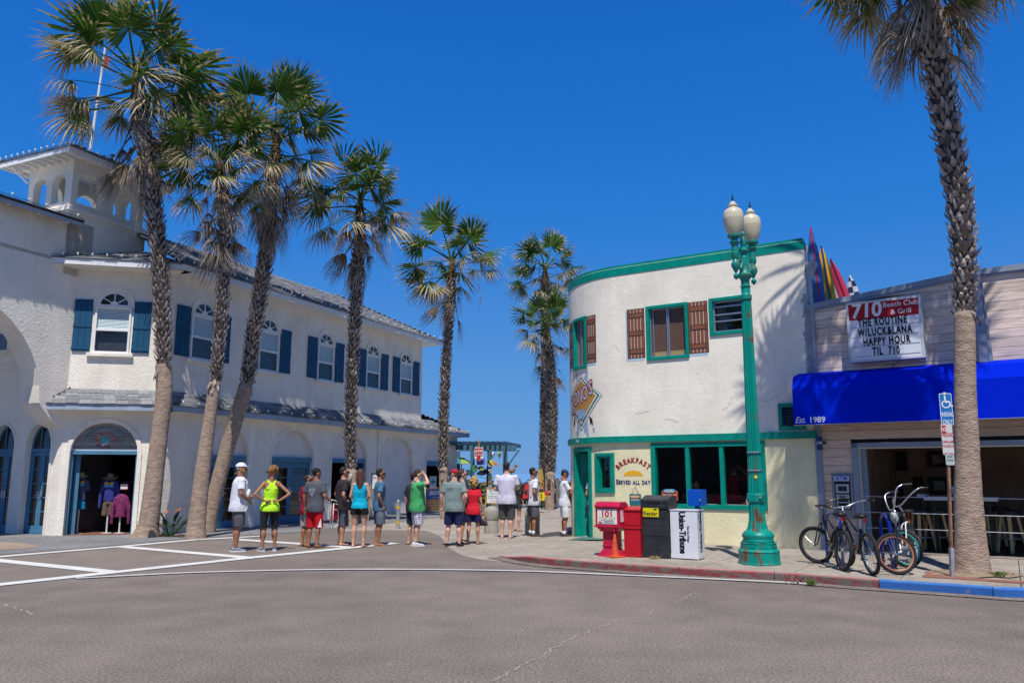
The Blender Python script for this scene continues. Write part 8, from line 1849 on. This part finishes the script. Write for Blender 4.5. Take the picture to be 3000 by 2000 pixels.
hat_at('upper straw hat on the stall rack', 1417, 1417, 33.5, (.50, .36, .12)); hat_at('straw hat just below the upper one', 1417, 1431, 33.5, (.50, .36, .12)); hat_at('black cap stack above the straw hats', 1410, 1386, 33.6, (.02, .02, .025), 1.2); hat_at('second black hat beside the stack', 1422, 1382, 33.6, (.02, .02, .025), 1.1); hat_at('dark hat low on the rack', 1398, 1432, 33.5, (.03, .03, .035)); hat_at('lowest straw hat, partly hidden by the easel', 1419, 1455, 33.6, (.40, .28, .10))
q = AT(1427, 1500, 33.8); t = thing('hat_rack', 'dark post rack carrying hats beside the stall', 'rack', (q.x, 33.8, 0)); m = MB(); m.tube([(q.x, 33.8, 0), (q.x, 33.8, 1.9)], .04, 6); obj('pole', m, BLACK, t)
for zz in (.9, 1.15, 1.4, 1.65): m = MB(); m.tube([(q.x-.35, 33.8, zz+.05), (q.x, 33.8, zz), (q.x+.2, 33.8, zz+.05)], .012, 5); obj('peg', m, BLACK, t)
for u0, u1, v0, v1, c_, lb_ in ((1345, 1358, 1372, 1400, (.02, .05, .12), 'dark blue cupboard against the building end'), (1365, 1382, 1375, 1392, (.03, .10, .13), 'teal display box on the stall counter'), (1383, 1396, 1362, 1382, (.05, .25, .06), 'green postcard box on the stall'), (1384, 1398, 1394, 1404, (.03, .30, .32), 'turquoise box under the green one')):
    a_, b_ = AT(u0, v0, 35.8), AT(u1, v1, 35.8); m = MB(); m.box(a_.x, b_.x, 35.8, 36.2, b_.z, a_.z); o = obj('display_box', m, mat('kb%s' % str(c_), c_, .6), bevel=.01); tag(o, lb_, 'box', 'boxes on the souvenir stall')
a_, b_ = AT(1345, 1404, 35.7), AT(1400, 1404, 35.7); m = MB(); m.box(a_.x, b_.x, 35.6, 36.5, 0, a_.z); o = obj('stall_counter', m, mat('counter_teal', (.04, .08, .10), .7)); tag(o, 'dark teal counter of the souvenir stall', 'counter')
# yellow bicycle low behind the whiteboard
z_keep = zS
def zS(x, y): return 0.005
q = AT(1452, 1490, 32.0); bicycle('small yellow bicycle lying behind the whiteboard easel', q.x, 32.0, radians(8), .2, .25, mat('frame_yellow', (.70, .60, .01), .4), RBK, RBK, 'wide', CHR, seat_h=.8)
zS = z_keep
# hedge, posts and beyond
def leafmass(m, c, rx, ry, rz, n, s_, r):
    for _ in range(n):
        a_, b_ = r.uniform(0, 6.28), r.uniform(-.3, 1.57); k = r.uniform(.72, 1.06); p = Vector((c[0]+rx*k*cos(a_)*cos(b_), c[1]+ry*k*sin(a_)*cos(b_), c[2]+rz*k*sin(b_))); d_ = Vector((r.gauss(0, 1), r.gauss(0, 1), r.gauss(0, 1))).normalized(); e_ = d_.cross(Vector((r.random(), r.random(), 1))).normalized(); q = s_*r.uniform(.6, 1.3)
        m.add([p-d_*q, p+e_*q*.45, p+d_*q, p-e_*q*.45], [(0, 1, 2, 3)])
HG = mat('hedge_leaf', (.04, .105, .022), .55, island=.5); r = random.Random(31); m = MB()
for u in range(1345, 1680, 12):
    q = AT(u, 1409+6*sin(u*.05), 42.5); leafmass(m, (q.x, 42.5, .2), .5, .5, q.z-.2, 260, .075, r)
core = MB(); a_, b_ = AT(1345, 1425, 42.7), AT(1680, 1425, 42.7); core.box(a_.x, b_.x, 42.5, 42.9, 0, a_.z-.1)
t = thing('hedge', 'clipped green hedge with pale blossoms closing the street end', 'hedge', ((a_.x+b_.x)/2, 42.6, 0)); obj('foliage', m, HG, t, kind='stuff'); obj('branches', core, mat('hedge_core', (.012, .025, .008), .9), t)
m = MB()
for _ in range(120): q = AT(r.uniform(1350, 1670), r.uniform(1412, 1450), 41.95); m.ell(tuple(q), .03, .02, .03, 5)
obj('blossoms', m, mat('blossom', (.7, .68, .6), .7), t, kind='stuff')
for u, v, lb_ in ((1633, 1399, 'weathered grey post against the hedge beside the youth'), (1350, 1420, 'grey picket post below the stall'), (1520, 1402, 'thin post in the hedge behind the queue')):
    q = AT(u, v, 41.5); m = MB(); m.box(q.x-.09, q.x+.09, 41.4, 41.6, 0, q.z); o = obj('fence_post', m, mat('grey_timber', (.20, .18, .16), .9, var=.4, vs=5)); tag(o, lb_, 'post', 'posts by the hedge')
q0 = AT(1470, 1450, 44.0); m = MB(); m.box(AT(1440, 1400, 43.6).x, AT(1760, 1400, 43.6).x, 43.4, 43.9, 0, .75); o = obj('seawall', m, CONC); tag(o, 'low concrete sea wall behind the hedge', 'wall')
# tiki carvings and curios round the street-end palms
def tiki(lab, u0, v0, u1, v1, Y_, c1, c2, crown_c):
    a_, b_ = AT(u0, v0, Y_), AT(u1, v1, Y_); xc_, w_ = (a_.x+b_.x)/2, abs(b_.x-a_.x)/2; z1_, z0_ = a_.z, b_.z; H = z1_-z0_; t = thing('tiki_carving', lab, 'tiki', (xc_, Y_, z0_), 'carved tiki heads at the street end')
    m = MB(); m.loft([(xc_, Y_, z0_, w_*.9, w_*.8), (xc_, Y_, z0_+H*.35, w_*.95, w_*.85), (xc_, Y_, z0_+H*.6, w_, w_*.9), (xc_, Y_, z1_, w_*.75, w_*.7)], 12); obj('head', m, c1, t, auto=50)
    m = MB(); m.box(xc_-w_*.65, xc_+w_*.65, Y_-w_-.02, Y_-w_*.6, z0_+H*.12, z0_+H*.30); obj('mouth', m, c2, t); m = MB()
    for k in range(4): m.box(xc_-w_*.55+k*w_*.29, xc_-w_*.38+k*w_*.29, Y_-w_-.03, Y_-w_-.018, z0_+H*.15, z0_+H*.27)
    obj('teeth', m, mat('teeth', (.6, .55, .4), .6), t)
    for s in (-1, 1): m = MB(); m.ell((xc_+s*w_*.4, Y_-w_*.85, z0_+H*.62), w_*.24, .03, H*.07, 10); obj('eye', m, mat('tiki_dark', (.05, .03, .015), .6), t)
    m = MB(); m.prism([(xc_-w_*.14, z0_+H*.38), (xc_+w_*.14, z0_+H*.38), (xc_+w_*.06, z0_+H*.62), (xc_-w_*.06, z0_+H*.62)], Y_-w_-.05, Y_-w_*.5); obj('nose', m, c1, t)
    if crown_c:
        m = MB(); r = random.Random(5)
        for k in range(16): aa = r.uniform(-.5, .5); m.bar((xc_+w_*aa*1.5, Y_-w_*.5, z1_-.05), (xc_+w_*aa*.7, Y_-w_*.2, z1_+H*r.uniform(.5, .9)), .05, .03)
        obj('palm_sheath', m, crown_c, t)
TG = mat('tiki_gold', (.45, .27, .06), .7, var=.4, vs=9); TRD = mat('tiki_red', (.40, .03, .02), .6); TBR = mat('tiki_brown', (.10, .055, .03), .7)
tiki('large golden tiki head with a dried palm sheath crown', 1574, 1402, 1594, 1436, 33.0, TG, TRD, mat('sheath', (.48, .30, .08), .8, island=.3))
tiki('dark slender tiki with a red mouth beside the golden one', 1603, 1402, 1614, 1450, 33.4, TBR, TRD, None)
t = flat('flower_cutout', 'yellow wooden flower box below the golden tiki', 'ornament', [(1576, 1450), (1596, 1450), (1594, 1468), (1577, 1468)], 32.9, mat('box_amber', (.55, .32, .02), .6), .2); c0 = AT(1586, 1453, 32.85)
for k in range(6): a_ = pi/3*k; m = MB(); m.prism([(c0.x+.13*cos(a_)+.07*cos(2*pi*i/10)*abs(cos(a_))+.05*cos(2*pi*i/10), c0.z+.13*sin(a_)+.06*sin(2*pi*i/10)) for i in range(10)], 32.83, 32.85); obj('petal', m, CW('yellow', (.75, .6, .02)), t)
flat('ornament_box', 'magenta striped box between the golden tiki and the flower box', 'box', [(1574, 1438), (1595, 1438), (1595, 1449), (1575, 1449)], 33.0, mat('magenta', (.3, .03, .15), .6), .25)
q = AT(1602, 1444, 32.7); m = MB(); m.lathe([(.09, -.09), (.07, .02), (.02, .09), (.001, .1)], 12); o = obj('bell_ornament', m, CW('red', (.45, .02, .03)), None, T(*q)); tag(o, 'small red bell-shaped ornament by the tikis', 'ornament')
# carved dog figure
q = AT(1497, 1379, 36.0); t = thing('dog_ornament', 'brown wooden dog figure held up behind the lilac-tee man', 'ornament', tuple(q)); WD_ = mat('carved_brown', (.26, .10, .03), .6); m = MB(); x_, y_, z_ = q; m.ell((x_, y_, z_), .20, .07, .08, 10); m.tube([(x_+.13, y_, z_+.03), (x_+.20, y_, z_+.20)], [.05, .04], 8); m.ell((x_+.22, y_, z_+.23), .08, .045, .05, 8); m.tube([(x_+.25, y_, z_+.21), (x_+.33, y_, z_+.20)], [.03, .015], 6)
for dx_ in (-.13, .13):
    for s in (-1, 1): m.tube([(x_+dx_, y_+s*.03, z_), (x_+dx_, y_+s*.03, z_-.22)], .018, 6)
m.tube([(x_-.18, y_, z_+.03), (x_-.26, y_, z_+.12)], [.02, .008], 5); me = remesh(m, .014, 1); me.materials.append(WD_); obj('body', me, None, t)
m = MB(); m.lathe([(.055, -.01), (.055, .01)], 12, T(x_+.165, y_, z_+.12)); obj('collar', m, CW('yellow', (.75, .6, .02)), t)
for s in (-1, 1): m = MB(); m.tube([(x_+.19, y_+s*.02, z_+.26), (x_+.17, y_+s*.04, z_+.34)], [.018, .005], 5); obj('ear', m, WD_, t)
m = MB(); m.tube([(x_, y_, 0), (x_, y_, z_-.05)], .03, 6); obj('stand', m, BLACK, t)
# ground plants by the tikis
LP_ = mat('lily_leaf', (.06, .13, .03), .6, island=.4); r = random.Random(41)
for u, v, lb_ in ((1587, 1492, 'strappy green plant below the golden tiki'), (1612, 1489, 'strappy green plant below the dark tiki')):
    x_, y_ = G(u, v); t = thing('strap_plant', lb_, 'plant', (x_, y_, 0), 'plants round the street-end palms')
    for i in range(26):
        a_ = r.uniform(0, 6.28); L = r.uniform(.3, .55); d_ = Vector((cos(a_)*.6, sin(a_)*.6, 1)).normalized(); s_ = Vector((-sin(a_), cos(a_), 0))*.018; q = Vector((x_, y_, 0)); vs = []
        for k in range(5): vs += [q-s_*(1-k/5), q+s_*(1-k/5)]; q = q+d_*L/4; d_ = (d_+Vector((cos(a_)*.12, sin(a_)*.12, -.22))).normalized()
        m = MB(); m.add(vs, [(2*k, 2*k+1, 2*k+3, 2*k+2) for k in range(4)]); obj('leaf', m, LP_, t)
# person far off at the sea wall
person('small distant person in pink top by the street-end palm', 1620, 1470, 1386, 150, 1.0, True, 'tan', ('short', (.1, .05, .02)), C('tee', 'pinkfar', (.6, .3, .35)), C('shorts', 'navyw', (.012, .015, .085)), ('sneaker', (.5, .5, .5)), ('crossed', 'crossed'), vox=.014)

# ------------------------------------------------------------------ far side of the street, seen in the window reflections
nb = thing('corner_shop', 'plain tan two-storey shop across the street, seen only in reflections', 'building', (-28, -17, 0))
m = MB(); m.box(-46, -10, -26, -17, 0, 8.0); obj('walls', m, stucco('tan_stucco', (.42, .35, .27), (.33, .27, .2), 8, .4), nb)
m = MB(); m.box(-46.3, -9.7, -26.3, -16.7, 8.001, 8.4); obj('parapet', m, WST, nb)
for i in range(10): m = MB(); m.box(-45+i*3.4, -43+i*3.4, -17.02, -16.96, 4.2, 5.8); obj('window', m, GLD, nb); m = MB(); m.box(-45+i*3.4, -42.6+i*3.4, -17.02, -16.95, .3, 2.6); obj('shopfront', m, GLD, nb)
src = [o for o in bpy.data.objects if o.name.startswith('palm_tree')]
for k, (sx_, sy_, rz_) in enumerate(((-13.0, -2.5, 2.0), (-18.5, -4.5, 4.0), (-23.5, -8.0, 1.0))):
    s_ = bpy.data.objects['palm_tree.003']; p0 = WM[s_.name].translation; copy_thing(s_, T(sx_, sy_, 0) @ rotz(rz_) @ T(-p0.x, -p0.y, 0), ('palm across the street beside the tan shop front', 'palm across the street nearest the road middle', 'palm across the street farthest along the kerb')[k])
